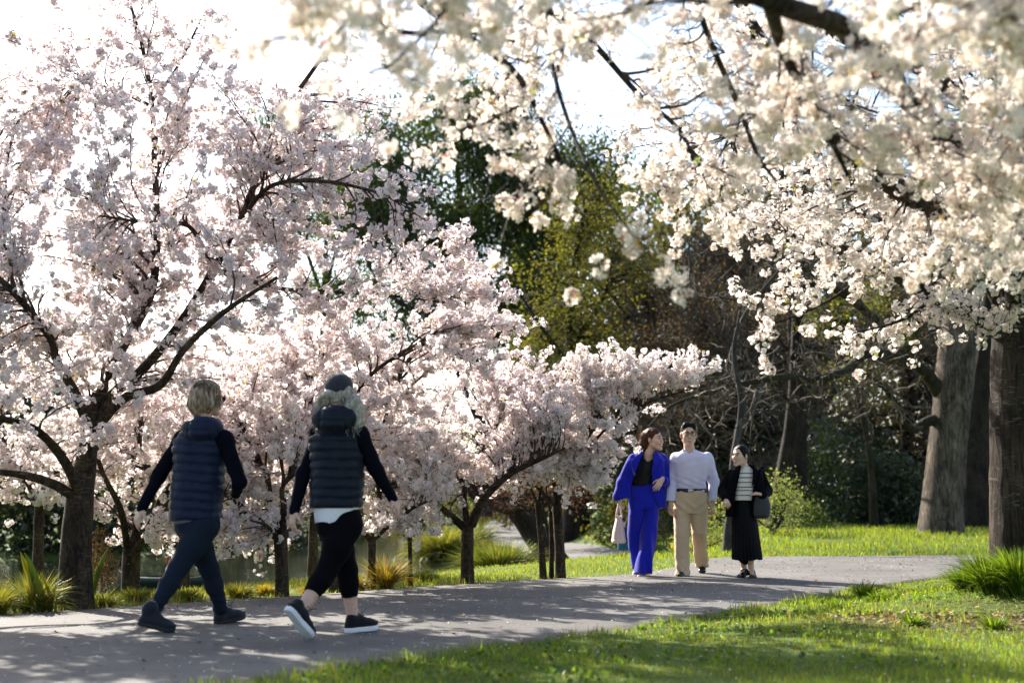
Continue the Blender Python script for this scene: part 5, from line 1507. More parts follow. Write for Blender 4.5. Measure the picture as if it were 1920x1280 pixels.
# quilted waistcoat
rows = [J.row(y, a, b, r) for y, a, b, r in ((976, 319, 415, .150), (950, 318, 416, .150), (920, 321, 418, .146), (890, 325, 420, .142), (860, 327, 422, .140), (838, 325, 427, .138), (822, 329, 425, .130), (808, 341, 417, .115), (792, 359, 407, .090), (783, 364, 404, .080))]
v = Vol((-.28, -.24, .60), (.26, .24, 1.50), .0075)
v.loft(rows, 0, 2.4)
puffer(v, .060, .0095, J(370, 976)[2], .04)
for s_, q in ((LS, -1), (RS, 1)):
    c = s_ + np.array([q * .045, 0, -.03])
    v.cut(v.ell(c, (.040, .12, .090), frame((0.25 * q, 1, 0)), fn_only=True), c - .2, c + .2, .01)
v.cut(lambda X, Y, Z: Z - (J(370, 974)[2] + .012 * np.sin(X * 9)) + 0 * Y)
ws = v.build('quilted_waistcoat', M_NAVY, w1)
def hood(root, J, cx, cy, w, hgt, dep, mat, seed=1):
    v = Vol(J(cx, cy, -.12) - .24, J(cx, cy, -.12) + .24, .007)
    c = J(cx, cy, -.085)
    v.ell(c + np.array([0, 0, .005]), (w, dep, hgt), frame((0, 1, -.25)), .0)
    v.ell(c + np.array([0, -.02, -hgt * .45]), (w * .74, dep * .85, hgt * .55), None, .03)
    v.ell(c + np.array([0, .06, hgt * .55]), (w * .82, .09, hgt * .40), None, .03)
    # seams: a centre panel with cross quilting
    def fn(X, Y, Z):
        x = X - c[0]; z = Z - c[2]
        band = np.exp(-((np.abs(x + .012) - w * .48 + .10 * np.clip(z, -1, 1)) / .007) ** 2)
        q = np.exp(-(np.sin(np.pi * (z + .01) / .050)) ** 2 / .05) * (np.abs(x + .012) < w * .48)
        q2 = np.exp(-(np.sin(np.pi * (np.abs(x) + z * .25) / .05)) ** 2 / .05) * (np.abs(x + .012) > w * .5)
        return -.0085 * band - .0070 * q - .004 * q2 + .003 * wob(X, Y, Z, 30, seed)
    v.disp(fn)
    return v.build('hood', mat, root)
hood(w1, J, 380, 804, .140, .080, .098, M_NAVY)
v = Vol((-.28, -.24, .58), (.26, .24, .76), .008)
v.loft([J.row(982, 326, 409, .135), J.row(965, 326, 410, .135)], 0)
v.build('shirt_tail', M_GREYTOP, w1)
# hair: bob
v = Vol(hd.c - .2, hd.c + .2, .006)
v.ell(hd(0, -.018, .030), (.078, .097, .087), hd.R, 0)
v.chain([hd(0, -.07, .0), hd(0, -.082, -.055), hd(0, -.070, -.098)], [.066, .058, .042], .03)
for q in (-1, 1): v.chain([hd(q * .050, -.01, .01), hd(q * .056, -.018, -.05), hd(q * .054, -.02, -.092)], [.033, .033, .022], .03)
v.cut(v.ell(hd(0, .095, -.035), np.array([.075, .062, .085]), hd.R, fn_only=True), hd.c - .2, hd.c + .2, .015)
def streak(X, Y, Z):
    x, y, z = X - hd.c[0], Y - hd.c[1], Z - hd.c[2]
    a = np.arctan2(hd.R[0, 0] * x + hd.R[0, 1] * y, -(hd.R[1, 0] * x + hd.R[1, 1] * y)) 
    return .0035 * np.sin(a * 19 + 2 * np.sin(z * 40)) + .002 * np.sin(a * 43 + z * 30)
v.disp(streak)
hair = v.build('hair', M_HBLOND, w1)
rg = np.random.default_rng(3)
n = 900
a = rg.uniform(-2.5, 2.5, n)
el0 = rg.uniform(.2, 1.4, n)
def scalp(a, e, r=1.02):
    return hd.c + (np.sin(a) * np.cos(e) * .079 * r)[:, None] * hd.R[0] + (-np.cos(a) * np.cos(e) * .098 * r - .018)[:, None] * hd.R[1] + (np.sin(e) * .087 * r + .030)[:, None] * hd.R[2]
p0 = scalp(a, el0); p1 = scalp(a + rg.normal(size=n) * .05, el0 * .4, 1.06); p2 = scalp(a + rg.normal(size=n) * .06, el0 * 0 - .25, 1.03); p3 = p2 * 1.0; p3[:, 2] -= rg.uniform(.03, .085, n); p3 += rg.normal(size=(n, 3)) * .010
PLs = np.stack([p0, p1, p2, p3], 1)
strands(w1, 'hair_strands', M_HBLOND, np.stack([spline(q, 8) for q in PLs]), .0016, .0007)
# sunglasses
V, fs = tubes(spline(np.array([hd(-.080, -.005, .012), hd(-.076, .05, .010), hd(-.064, .090, .008), hd(0, .104, .010), hd(.064, .090, .008), hd(.076, .05, .010), hd(.080, -.005, .012)]), 22)[None], np.full((1, 22), .0032), 6)
gl = mesh_np('sunglasses', V, fs, mat_simple('tortoise_frame', (.10, .06, .02), (.20, .13, .04), 60, .3), w1, True)
for q in (-1, 1):
    V, Q = uv_ell(hd(q * .036, .100, .0), (.028, .006, .022), hd.R)
    mesh_np('lens', V, [Q], mat_simple('dark_lens', (.02, .016, .01), None, 10, .08), gl, True)
shoe(w1, J(404, 1172, .26), J(458, 1159, .44), M_BOOT, M_SOLED, 'boot', name='boot')
shoe(w1, J(258, 1171, -.36), J(326, 1187.5, -.33), M_BOOT, M_SOLED, 'boot', name='boot')

# ================= second walker: dark cap over long silver curls
w2 = person('woman in charcoal cap over long silver curls, dark gilet and black cropped tights', 620, 8.95, G1)
J = Man_(w2, 8.95)
hd = Fr(J(637, 738, 0), frame((.22, .97, .03)), 1.0)
LS, RS = J(601, 817, .05), J(672, 817, -.04)
LA = [LS, J(569, 888, -.02), J(551, 958, -.06)]
RA = [RS, J(704, 880, .0), J(736, 934, .05)]
RL = [J(650, 985, -.05), J(613, 1068, -.14), J(562, 1150, -.30)]
LL = [J(622, 985, .05), J(651, 1068, .15), J(661, 1160, .16)]
build_body(w2, J, hd, M_SKIN, J(634, 782, 0), J(632, 840, 0), J(632, 960, 0), [LA, RA], [LL, RL],
           [dict(w=LA[2], f=J(546, 996, -.06) - LA[2], b=(-.75, -.6, .0), side=-1, curl=.32, s=.95), dict(w=RA[2], f=J(749, 958, .07) - RA[2], b=(.75, -.35, .45), side=1, curl=.42, s=.95)])
v = vol_for(LA + RA, .008)
for A in (LA, RA): v.chain([A[0] + np.array([0, 0, .015]), A[1], A[2]], [.055, .047, .033], .02)
v.cap(LS, RS, .07, .07, .03)
folds(v, .004, 26, (1, 1, .8), 3); v.build('jumper', M_KNIT, w2)
v = vol_for(LL + RL, .008)
for l in (LL, RL):
    m = l[1] * .42 + l[2] * .58
    v.chain([l[0], l[0] * .5 + l[1] * .5, l[1], l[1] * .72 + l[2] * .28, m], [.100, .088, .063, .061, .054], .03)
v.ell(J(635, 970, 0), (.140, .115, .11), None, .05)
for q in (-.05, .05): v.ell(J(634 + q * 295, 986, -.05), (.080, .082, .085), None, .04)
for l in (LL, RL):
    d_ = nrm(l[1] - l[2]); c_ = l[1] * .45 + l[2] * .55
    v.cut(lambda X, Y, Z, d_=d_, c_=c_: (X - c_[0]) * d_[0] + (Y - c_[1]) * d_[1] + (Z - c_[2]) * d_[2], c_ - .11, c_ + .11)
folds(v, .0025, 30, (1, 1, .8), 2)
v.build('cropped_tights', M_BLACK, w2)
rows = [J.row(y, a, b, r) for y, a, b, r in ((953, 580, 680, .148), (930, 581, 681, .146), (900, 583, 681, .142), (870, 583, 682, .140), (840, 581, 682, .138), (824, 579, 684, .134), (810, 588, 677, .118), (790, 603, 664, .092), (782, 608, 660, .085))]
v = Vol((-.28, -.24, .66), (.28, .24, 1.5), .0075)
v.loft(rows, 0, 2.4)
puffer(v, .058, .0095, J(630, 953)[2], -.02)
for s_, q in ((LS, -1), (RS, 1)):
    c = s_ + np.array([q * .045, 0, -.03])
    v.cut(v.ell(c, (.040, .12, .090), frame((0.2 * q, 1, 0)), fn_only=True), c - .2, c + .2, .01)
v.build('quilted_waistcoat', M_NAVY2, w2)
hood(w2, J, 629, 786, .152, .085, .102, M_NAVY2, 2)
v = Vol((-.28, -.24, .55), (.28, .24, .86), .0075)
v.loft([J.row(990, 592, 668, .142), J.row(965, 589, 671, .140), J.row(945, 587, 673, .135)], 0)
v.cut(lambda X, Y, Z: Z - (J(620, 981)[2] + .9 * np.clip(X - .02, 0, 1) ** 1.5 + .02 * np.clip(-X, 0, 1)) + 0 * Y)
folds(v, .004, 20, (1, 1, .3), 1)
v.build('shirt_tail', M_WHITE, w2)
# cap
v = Vol(hd.c - .2, hd.c + .24, .006)
v.ell(hd(0, -.012, .040), (.088, .106, .092), hd.R, 0)
v.cap(hd(-.03, .115, .028), hd(.03, .115, .028), .012, .012, .02); v.cap(hd(-.028, .155, .020), hd(.028, .155, .020), .007, .007, .04)
v.cut(lambda X, Y, Z: (X - hd.c[0]) * hd.R[2, 0] + (Y - hd.c[1]) * hd.R[2, 1] + (Z - hd.c[2]) * hd.R[2, 2] - (.004 - .10 * ((X - hd.c[0]) * hd.R[1, 0] + (Y - hd.c[1]) * hd.R[1, 1]) * -1 * .0) , hd.c - .2, hd.c + .24)
def capseam(X, Y, Z):
    a = np.arctan2((X - hd.c[0]) * hd.R[0, 0] + (Y - hd.c[1]) * hd.R[0, 1], (X - hd.c[0]) * hd.R[1, 0] + (Y - hd.c[1]) * hd.R[1, 1] + .012)
    return -.0028 * np.exp(-(np.sin(a * 3) / .10) ** 2) + .0008 * wob(X, Y, Z, 50, 1)
v.disp(capseam)
cp = v.build('cap', M_CAP, w2)
V, Q = uv_ell(hd(0, -.012, .133), (.008, .008, .005), hd.R); mesh_np('button', V, [Q], M_CAP, cp, True)
# curls: mass plus spiralling locks
v = Vol(hd.c - .36, hd.c + .3, .008)
v.ell(hd(0, -.030, -.005), (.092, .085, .060), hd.R, 0)
v.chain([hd(-.06, -.03, -.01), hd(-.098, -.035, -.09), hd(-.115, -.02, -.17)], [.045, .050, .040], .03)
v.chain([hd(.06, -.03, -.01), hd(.105, -.045, -.08), hd(.128, -.045, -.17), hd(.118, -.04, -.24)], [.048, .056, .050, .030], .03)
v.disp(lambda X, Y, Z: .012 * wob(X, Y, Z, 70, 1) + .007 * wob(X, Y, Z, 130, 2))
v.build('hair', M_HGREY, w2)
rg = np.random.default_rng(8)
n = 420; k = 26
sd = rg.choice([-1, 1], n, p=[.42, .58])
s0 = np.stack([hd(q * u_, -.04 + w_, z_) for q, u_, w_, z_ in zip(sd, rg.uniform(.02, .10, n), rg.normal(size=n) * .03, rg.uniform(-.05, .03, n))])
Ln = rg.uniform(.10, .25, n) * np.where(sd > 0, 1.1, .85)
t = np.linspace(0, 1, k)
ph = rg.uniform(0, 6.28, n)[:, None]; fr_ = rg.uniform(10, 20, n)[:, None]
drift = np.stack([sd * rg.uniform(.01, .085, n), rg.normal(size=n) * .03, -Ln], -1)
PLs = s0[:, None] + drift[:, None] * t[None, :, None] ** np.array([.7, 1, 1])
amp = (rg.uniform(.004, .012, n))[:, None] * np.minimum(1, t * 4)[None]
PLs[..., 0] += amp * np.sin(fr_ * t[None] + ph); PLs[..., 1] += amp * np.cos(fr_ * t[None] + ph)
strands(w2, 'hair_strands', M_HGREY, PLs, .0026, .0012)
shoe(w2, J(649, 1186.5, .12), J(707, 1180, .26), M_SHOEB, M_SOLEW, 'trainer')
shoe(w2, J(536, 1143, -.42), J(580, 1198, -.27), M_SHOEB, M_SOLEW, 'trainer')

# ================= the three people walking towards the camera
G2 = 'three people strolling towards the camera'
M_BLUE = mat_cloth('cobalt_blue_suiting', (.008, .014, .37), rough=.8, scale=30, var=.08, spec=.15, bstr=.15)
M_SATIN = mat_cloth('black_satin', (.004, .004, .005), rough=.45, scale=20, spec=.18, bstr=.1, sheen=0)
b1 = person('laughing woman with auburn hair in a cobalt blue trouser suit over a black top', 1207, 15.86, G2)
J = Man_(b1, 15.86)
hd = Fr(J(1226, 823, -.02), frame((.78, -.62, .05)), 1.08)
A1 = [J(1189, 860, .02), J(1169, 905, .0), J(1162, 936, -.04)]
A2 = [J(1241, 861, .02), J(1249, 907, .03), J(1241, 899, -.18)]
L1 = [J(1195, 935, .0), J(1190, 1000, .10), J(1195, 1066, .26)]
L2 = [J(1220, 935, .0), J(1214, 1000, -.06), J(1208, 1066, -.03)]
build_body(b1, J, hd, M_SKIN3, J(1216, 852, .0), J(1212, 880, .0), J(1208, 930, .0), [A1, A2], [L1, L2],
           [dict(w=A1[2], f=(-.02, -.12, -1), b=(-.9, -.4, 0), side=1, curl=.95, s=.98), dict(w=A2[2], f=(-.55, -.30, -.78), b=(.15, -.9, .3), side=1, curl=.28, s=.98)], smile=1)
face_bits(b1, hd, FACE, 1.0)
# blouse
v = Vol((-.24, -.22, .85), (.26, .22, 1.48), .008)
v.loft([J.row(y, a, b, r) for y, a, b, r in ((912, 1184, 1226, .125), (895, 1185, 1227, .125), (880, 1186, 1234, .13), (866, 1190, 1238, .125), (852, 1200, 1232, .10))], 0, 2.2)
c = J(1217, 853, -.12); v.cut(v.ell(c + np.array([0, -.02, .012]), (.074, .16, .085), None, fn_only=True), c - .25, c + .25, .006)
v.disp(lambda X, Y, Z: .006 * np.sin((X - J(1216, 860)[0]) * 120 / (1 + 3 * np.clip(1.36 - Z, 0, 1))) * np.clip((Z - 1.0) * 3, 0, 1))
v.build('blouse', M_SATIN, b1)
# trousers
v = Vol((-.26, -.36, .03), (.28, .40, 1.12), .009)
v.loft([J.row(y, a, b, r) for y, a, b, r in ((952, 1180, 1237, .135), (935, 1180, 1237, .14), (920, 1182, 1232, .13), (906, 1184, 1226, .122))], 0, 2.2)
v.loft([J.row(y, a, b, r, dy) for y, a, b, r, dy in ((1066, 1184, 1207, .085, .24), (1040, 1180, 1208, .10, .17), (1000, 1177, 1207, .105, .08), (965, 1178, 1208, .12, .0), (940, 1181, 1210, .12, .0))], .015, 2.1)
v.loft([J.row(y, a, b, r, dy) for y, a, b, r, dy in ((1074, 1190, 1223, .115, -.06), (1040, 1196, 1227, .11, -.07), (1000, 1201, 1231, .105, -.05), (965, 1205, 1236, .12, .0), (940, 1204, 1237, .12, .0))], .015, 2.1)
cr1 = J(1213, 1000, -.15)[0]
v.disp(lambda X, Y, Z: .012 * np.sin(X * 52 + 3 * np.sin(Z * 4) + Y * 20) * np.clip(1.0 - Z, 0, 1) + .007 * wob(X, Y, Z * .35, 18, 4) + .003 * wob(X, Y, Z * .7, 40, 1))
v.build('trousers', M_BLUE, b1)
# jacket, worn open
def open_front(v, J, Lp, Rp, depth, yb=.02, lo=None, hi=None):
    zl = np.array([J(*q)[2] for q in Lp])[::-1]; xl = np.array([J(*q)[0] for q in Lp])[::-1]
    zr = np.array([J(*q)[2] for q in Rp])[::-1]; xr = np.array([J(*q)[0] for q in Rp])[::-1]
    def fn(X, Y, Z):
        a = np.interp(Z.ravel(), zl, xl)[None, None, :]; b = np.interp(Z.ravel(), zr, xr)[None, None, :]
        return np.maximum(np.maximum(a - X, X - b), Y - yb)
    v.cut(fn, lo, hi, .003)
v = Vol((-.44, -.34, .76), (.34, .24, 1.50), .009)
v.loft([J.row(y, a, b, r) for y, a, b, r in ((951, 1174, 1248, .155), (925, 1177, 1247, .150), (895, 1181, 1245, .145), (875, 1182, 1246, .148), (862, 1184, 1246, .14), (852, 1194, 1238, .115), (844, 1204, 1230, .09))], 0, 2.3)
v.chain([A1[0], A1[1] + np.array([-.012, 0, 0]), J(1161, 930, -.03)], [.062, .064, .070], .03)
v.cap(J(1180, 905, 0), J(1174, 934, -.02), .05, .062, .03)
v.chain([A2[0], A2[1], A2[2] + .06 * nrm(A2[1] - A2[2])], [.066, .062, .054], .02)
c = J(1161, 940, -.03); v.cut(lambda X, Y, Z: (Z - (c[2] + .02) - .25 * (X - c[0])) + 0 * Y, c - np.array([.13, .2, .12]), c + np.array([.10, .2, .10]))
c = J(1239, 903, -.16); 
open_front(v, J, [(1205, 842), (1196, 870), (1187, 895), (1182, 915), (1183, 952)], [(1228, 842), (1223, 870), (1219, 900), (1221, 920), (1231, 952)], .3)
folds(v, .007, 13, (1, 1, .5), 2); folds(v, .004, 30, (1, .7, .9), 4)
jk = v.build('jacket', M_BLUE, b1)
def lapel(pts, wd, mat, thick=.006, yoff=-.012):
    """a folded lapel: a flat strip along pts (front edge) widening outwards"""
    c = spline(np.array(pts), 10); w = np.interp(np.linspace(0, 1, 10), np.linspace(0, 1, len(wd)), wd)
    V = []
    for i in range(10):
        V += [c[i] + np.array([0, yoff, 0]), c[i] + np.array([w[i], yoff + .018, .012]), c[i] + np.array([w[i], yoff + .018 + thick, .012]), c[i] + np.array([0, yoff + thick, 0])]
    i = np.arange(40).reshape(10, 4)
    Q = np.stack([i[:-1], np.roll(i[:-1], -1, 1), np.roll(i[1:], -1, 1), i[1:]], -1).reshape(-1, 4)
    return mesh_np('lapel', np.array(V), [Q, np.array([[0, 1, 2, 3], [39, 38, 37, 36]])], mat, jk)
lapel([J(1206, 848, -.10), J(1197, 868, -.145), J(1190, 890, -.155)], [-.03, -.085, -.005], M_BLUE)
lapel([J(1227, 848, -.10), J(1224, 868, -.145), J(1221, 892, -.155)], [.03, .080, .005], M_BLUE)
# hair
v = Vol(hd.c - .36, hd.c + .24, .0065)
v.ell(hd(0, -.022, .034), np.array([.084, .105, .090]) * 1.06, hd.R, 0)
v.chain([hd(.02, -.07, .02), hd(.025, -.10, -.06), hd(.03, -.115, -.15), hd(.02, -.13, -.20)], [.075, .066, .050, .028], .03)
v.chain([hd(-.05, -.05, .0), hd(-.066, -.05, -.08), hd(-.06, -.02, -.17)], [.04, .035, .022], .03)
v.cut(v.ell(hd(0, .085, -.045), np.array([.080, .085, .100]) * 1.08, hd.R, fn_only=True), hd.c - .25, hd.c + .24, .012)
v.disp(lambda X, Y, Z: .0035 * wob(X, Y, Z * .25, 90, 2))
v.build('hair', M_HAUB, b1)
rg = np.random.default_rng(18); n = 380; k = 9
s0 = np.stack([hd(a_, -.08 + b_, c_) for a_, b_, c_ in zip(rg.uniform(-.06, .08, n), rg.normal(size=n) * .025, rg.uniform(-.02, .10, n))])
t = np.linspace(0, 1, k)
e0 = np.stack([hd(.015 + a_, -.125 + b_, c_) for a_, b_, c_ in zip(rg.normal(size=n) * .045, rg.normal(size=n) * .03, rg.uniform(-.25, -.10, n))])
PLs = s0[:, None] * (1 - t)[None, :, None] + e0[:, None] * t[None, :, None] - (hd.R[1] * .02)[None, None] * np.sin(t * np.pi)[None, :, None] + rg.normal(size=(n, 1, 3)) * .004
strands(b1, 'hair_strands', mat_hair('auburn_wisps', (.22, .075, .022), (.42, .16, .05), .5), PLs, .0015, .0007)
V, fs = tubes((hd(.083, -.004, -.058) + np.stack([np.zeros(13), np.sin(np.linspace(0, 6.283, 13)) * .016, np.cos(np.linspace(0, 6.283, 13)) * .016], -1))[None], np.full((1, 13), .0018), 5)
mesh_np('earring', V, fs, mat_simple('gold', (.75, .55, .25), None, 10, .25, metallic=1.0), b1, True)
M_PUMP = mat_simple('blush_leather', (.80, .64, .60), (.84, .68, .64), 20, .3)
shoe(b1, J(1216, 1079, .08), J(1199, 1084, -.13), M_PUMP, mat_simple('tan_sole', (.35, .25, .17), None, 20, .6), 'pump')
shoe(b1, J(1197, 1071, .30), J(1192, 1078, .08), M_PUMP, M_PUMP, 'pump')

# handbag hanging from her hand: a thing of its own
hb = thing('handbag', 'blush pink trapeze handbag hanging from the hand of the woman in blue', 'handbag', tuple(b1.location + Vector(J(1160, 1017, -.06))))
ho = np.array(hb.location); K_ = lambda x, y, dy=0: P(x, y, 15.86 + dy) - ho
M_BAG = mat_cloth('blush_pink_leather', (.66, .48, .45), rough=.45, scale=50, var=.05, spec=.4, sheen=0)
v = Vol((-.14, -.16, -.02), (.14, .16, .33), .006)
rr = [K_(1160, y) for y in (1018, 1012, 990, 968)]
v.loft([(0.0, 0, 0, .070, .11), (.02, 0, 0, .078, .125), (.12, 0, 0, .066, .115), (.24, .004, 0, .040, .09), (.30, .006, 0, .024, .075)], 0, 3.2)
v.cut(lambda X, Y, Z: np.maximum(np.maximum(np.abs(X - .006) - .017, np.abs(Y) - .066), .20 - Z))
v.disp(lambda X, Y, Z: -.0035 * np.exp(-((X - .004) / .004) ** 2))
bb = v.build('bag_body', M_BAG, hb)
v = Vol((-.15, -.17, -.03), (.15, .17, .06), .006)
v.loft([(-.004, 0, 0, .070, .112), (.022, 0, 0, .082, .128), (.034, 0, 0, .079, .126)], 0, 3.2)
v.build('bag_base', mat_cloth('pale_piping', (.70, .55, .50), rough=.4, scale=40, var=.04), hb)
for q in (-1, 1):
    c = spline(np.array([[-.028 + .005 * q, q * .05, .27], [-.012, q * .045, .37], [.006, q * .02, .435], [.024, q * .045, .37], [.038, q * .05, .27]]), 16)
    V, fs = tubes(c[None], np.full((1, 16), .0085), 8); mesh_np('handle', V, fs, M_BAG, hb, True)
V, Q = uv_ell((.004, -.118, .16), (.004, .004, .02), np.eye(3)); mesh_np('clasp', V, [Q], M_BAG, hb, True)

# ---- the man
def mat_pinstripe():
    m, nt, out = mat_new('pale_pinstripe_cotton')
    b = N(nt, 'ShaderNodeBsdfPrincipled', Roughness=.8); b.inputs['Specular IOR Level'].default_value = .2
    tc = N(nt, 'ShaderNodeTexCoord'); sp = N(nt, 'ShaderNodeSeparateXYZ'); nt.links.new(tc.outputs['Object'], sp.inputs[0])
    mu = N(nt, 'ShaderNodeMath', operation='MULTIPLY'); nt.links.new(sp.outputs['X'], mu.inputs[0]); mu.inputs[1].default_value = 330.0
    si = N(nt, 'ShaderNodeMath', operation='SINE'); nt.links.new(mu.outputs[0], si.inputs[0])
    cr = N(nt, 'ShaderNodeValToRGB'); cr.color_ramp.elements[0].position = .45; cr.color_ramp.elements[0].color = (.66, .64, .78, 1)
    cr.color_ramp.elements[1].position = .85; cr.color_ramp.elements[1].color = (.54, .52, .71, 1)
    nt.links.new(si.outputs[0], cr.inputs['Fac']); nt.links.new(cr.outputs['Color'], b.inputs['Base Color'])
    nz = N(nt, 'ShaderNodeTexNoise', Scale=26.0, Detail=3); nt.links.new(tc.outputs['Object'], nz.inputs['Vector'])
    nt.links.new(bump(nt, nz.outputs['Fac'], .25, .01), b.inputs['Normal'])
    nt.links.new(b.outputs[0], out.inputs['Surface'])
    return m
M_SHIRT = mat_pinstripe()
M_CHINO = mat_cloth('tan_chino', (.58, .44, .285), scale=50, var=.06)
b2 = person('man in glasses with a pale striped shirt, black belt and tan chinos', 1298, 15.86, G2)
J = Man_(b2, 15.86)
hd = Fr(J(1291, 814, -.02), frame((.02, -1, .02)), 1.12)
A1 = [J(1266, 859, .02), J(1260, 903, .04), J(1258, 944, -.05)]
A2 = [J(1327, 859, .02), J(1338, 903, .05), J(1336, 943, -.02)]
L1 = [J(1280, 935, 0), J(1280, 1000, -.06), J(1281, 1064, -.03)]
L2 = [J(1311, 935, 0), J(1312, 1000, .02), J(1316, 1052, .56)]
def adam(v): pass
build_body(b2, J, hd, M_SKIN2, J(1293, 848, .01), J(1296, 875, .0), J(1296, 930, .0), [A1, A2], [L1, L2],
           [dict(w=A1[2], f=(-.03, -.12, -1), b=(-.75, -.6, 0), side=1, curl=.75, s=1.08), dict(w=A2[2], f=(.0, -.1, -1), b=(.75, -.6, 0), side=-1, curl=.8, s=1.08)], smile=.2, jaw=1.08, limb=1.06)
face_bits(b2, hd, FACE, .35)
v = Vol((-.36, -.24, .86), (.36, .24, 1.46), .0075)
v.loft([J.row(y, a, b, r) for y, a, b, r in ((921, 1267, 1325, .130), (905, 1267, 1325, .136), (885, 1265, 1328, .138), (868, 1262, 1331, .140), (857, 1263, 1330, .130), (850, 1269, 1323, .115), (844, 1279, 1308, .085), (841, 1283, 1302, .07))], 0, 2.3)
v.chain([A1[0] + np.array([.01, 0, .0]), A1[1], A1[2] + np.array([0, 0, .025])], [.072, .062, .048], .025)
v.chain([A2[0] - np.array([.01, 0, .0]), A2[1], A2[2] + np.array([0, 0, .025])], [.072, .062, .048], .025)
for a in (A1, A2):
    c = a[2] + np.array([0, 0, .012]); v.cut(lambda X, Y, Z, c=c: Z - c[2] + 0 * X + 0 * Y, c - .1, c + .1)
c = J(1293, 838, -.09); v.cut(v.ell(c, (.050, .10, .075), None, fn_only=True), c - .2, c + .2, .004)
folds(v, .0060, 15, (1, 1, .55), 5); folds(v, .0035, 34, (1, .6, 1.1), 1)
v.disp(lambda X, Y, Z: .003 * np.sin(Z * 90 + X * 40) * np.exp(-((Z - J(1290, 905)[2]) / .07) ** 2) + .0025 * np.exp(-((X - J(1295, 880)[0]) / .008) ** 2) * (Y < 0))
sh = v.build('shirt', M_SHIRT, b2)
for q in (-1, 1):   # collar points
    a = J(1293, 846, -.10)
    pts = np.array([a + (q * .012, -.012, -.022), a + (q * .060, .03, .030), a + (q * .085, .035, -.005), a + (q * .048, -.008, -.052)])
    V = np.concatenate([pts, pts + np.array([0, .012, -.004])])
    i = np.arange(4)
    Q = [[0, 1, 2, 3], [7, 6, 5, 4]] + [[a_, (a_ + 1) % 4, 4 + (a_ + 1) % 4, 4 + a_] for a_ in range(4)]
    mesh_np('collar', V, [np.array(Q)], M_SHIRT, sh)
for i in range(5):
    p = J(1295, 858 + 12.5 * i, 0); V, Q = uv_ell((p[0], -.139 + (.006 if i > 3 else 0) + (.012 if i == 0 else 0), p[2]), (.0055, .003, .0055), np.eye(3), 8, 5)
    mesh_np('button', V, [Q], M_WHITE, sh, True)
v = Vol((-.24, -.22, .86), (.24, .22, 1.06), .006)
v.loft([J.row(923, 1265, 1326, .138), J.row(915.5, 1266, 1326, .138)], 0, 2.3)
bl = v.build('belt', mat_simple('black_leather', (.008, .008, .009), None, 40, .35), b2, relax=0)
M_STEEL = mat_simple('brushed_steel', (.62, .60, .56), None, 40, .3, metallic=1.0)
p = J(1295, 919, -.142)
V, fs = tubes(spline(np.array([p + (-.022, 0, .018), p + (.022, 0, .018), p + (.022, 0, -.018), p + (-.022, 0, -.018), p + (-.022, 0, .018)]), 17)[None], np.full((1, 17), .005), 6)
bu = mesh_np('buckle', V, fs, M_STEEL, bl, True)
V, Q = uv_ell(p, (.020, .003, .014), np.eye(3), 10, 6); mesh_np('buckle_plate', V, [Q], M_STEEL, bl, True)
v = Vol((-.24, -.32, .05), (.24, .66, 1.0), .0085)
v.loft([J.row(y, a, b, r) for y, a, b, r in ((962, 1263, 1328, .135), (945, 1263, 1328, .14), (930, 1264, 1327, .136), (920, 1266, 1326, .131))], 0, 2.3)
v.loft([J.row(y, a, b, r, dy) for y, a, b, r, dy in ((1078, 1266, 1295, .092, -.05), (1068, 1267, 1294, .088, -.04), (1045, 1265, 1294, .088, -.02), (1000, 1264, 1293, .09, -.06), (970, 1263, 1296, .115, -.01), (945, 1264, 1297, .125, 0))], .012, 2.2)
v.loft([J.row(y, a, b, r, dy) for y, a, b, r, dy in ((1062, 1304, 1329, .080, .60), (1050, 1302, 1328, .085, .50), (1030, 1300, 1326, .088, .28), (1000, 1297, 1325, .095, .02), (970, 1294, 1328, .115, 0), (945, 1294, 1328, .125, 0))], .012, 2.2)
v.disp(lambda X, Y, Z: .005 * np.sin(Z * 70 + X * 30 + 2 * np.sin(X * 40)) * np.clip(.30 - Z, 0, .22) * 4.5 + .006 * np.sin(Z * 60 - np.abs(X) * 50) * np.exp(-((Z - .78) / .06) ** 2) + .006 * wob(X, Y, Z * .5, 17, 6) + .003 * wob(X, Y, Z * 1.2, 40, 2))
v.build('trousers', M_CHINO, b2)
# hair: short black quiff
v = Vol(hd.c - .17, hd.c + .2, .0055)
v.ell(hd(0, -.020, .034), np.array([.079, .098, .084]) * 1.1, hd.R, 0)
v.cap(hd(-.040, .042, .080), hd(.036, .044, .090), .030 * 1.1, .032 * 1.1, .03)
v.cut(v.ell(hd(0, .105, -.020), np.array([.082, .072, .098]) * 1.08, hd.R, fn_only=True), hd.c - .2, hd.c + .2, .010)
v.cut(lambda X, Y, Z: Z - (hd.c[2] - .02 - .30 * np.clip(Y - hd.c[1], 0, .2)) + 0 * X, hd.c - .2, hd.c + .2)
v.disp(lambda X, Y, Z: .004 * wob(X, Y * .4, Z, 80, 3))
v.build('hair', M_HBLK, b2)
gb = Bag()
for q in (-1, 1):
    c = np.array([hd(q * x, .098 - (.012 if x > .05 else 0), z) for x, z in ((.010, .012), (.034, .016), (.056, .013), (.058, -.004), (.048, -.017), (.024, -.019), (.011, -.010), (.010, .012))])
    V, fs = tubes(spline(c, 22)[None], np.full((1, 22), .0036), 6); gb.add(V, fs)
    V, fs = tubes(spline(np.array([hd(q * .057, .088, .010), hd(q * .074, .045, .009), hd(q * .078, -.005, .006)]), 8)[None], np.full((1, 8), .0022), 6); gb.add(V, fs)
V, fs = tubes(spline(np.array([hd(-.011, .099, .006), hd(0, .103, .009), hd(.011, .099, .006)]), 6)[None], np.full((1, 6), .0022), 6); gb.add(V, fs)
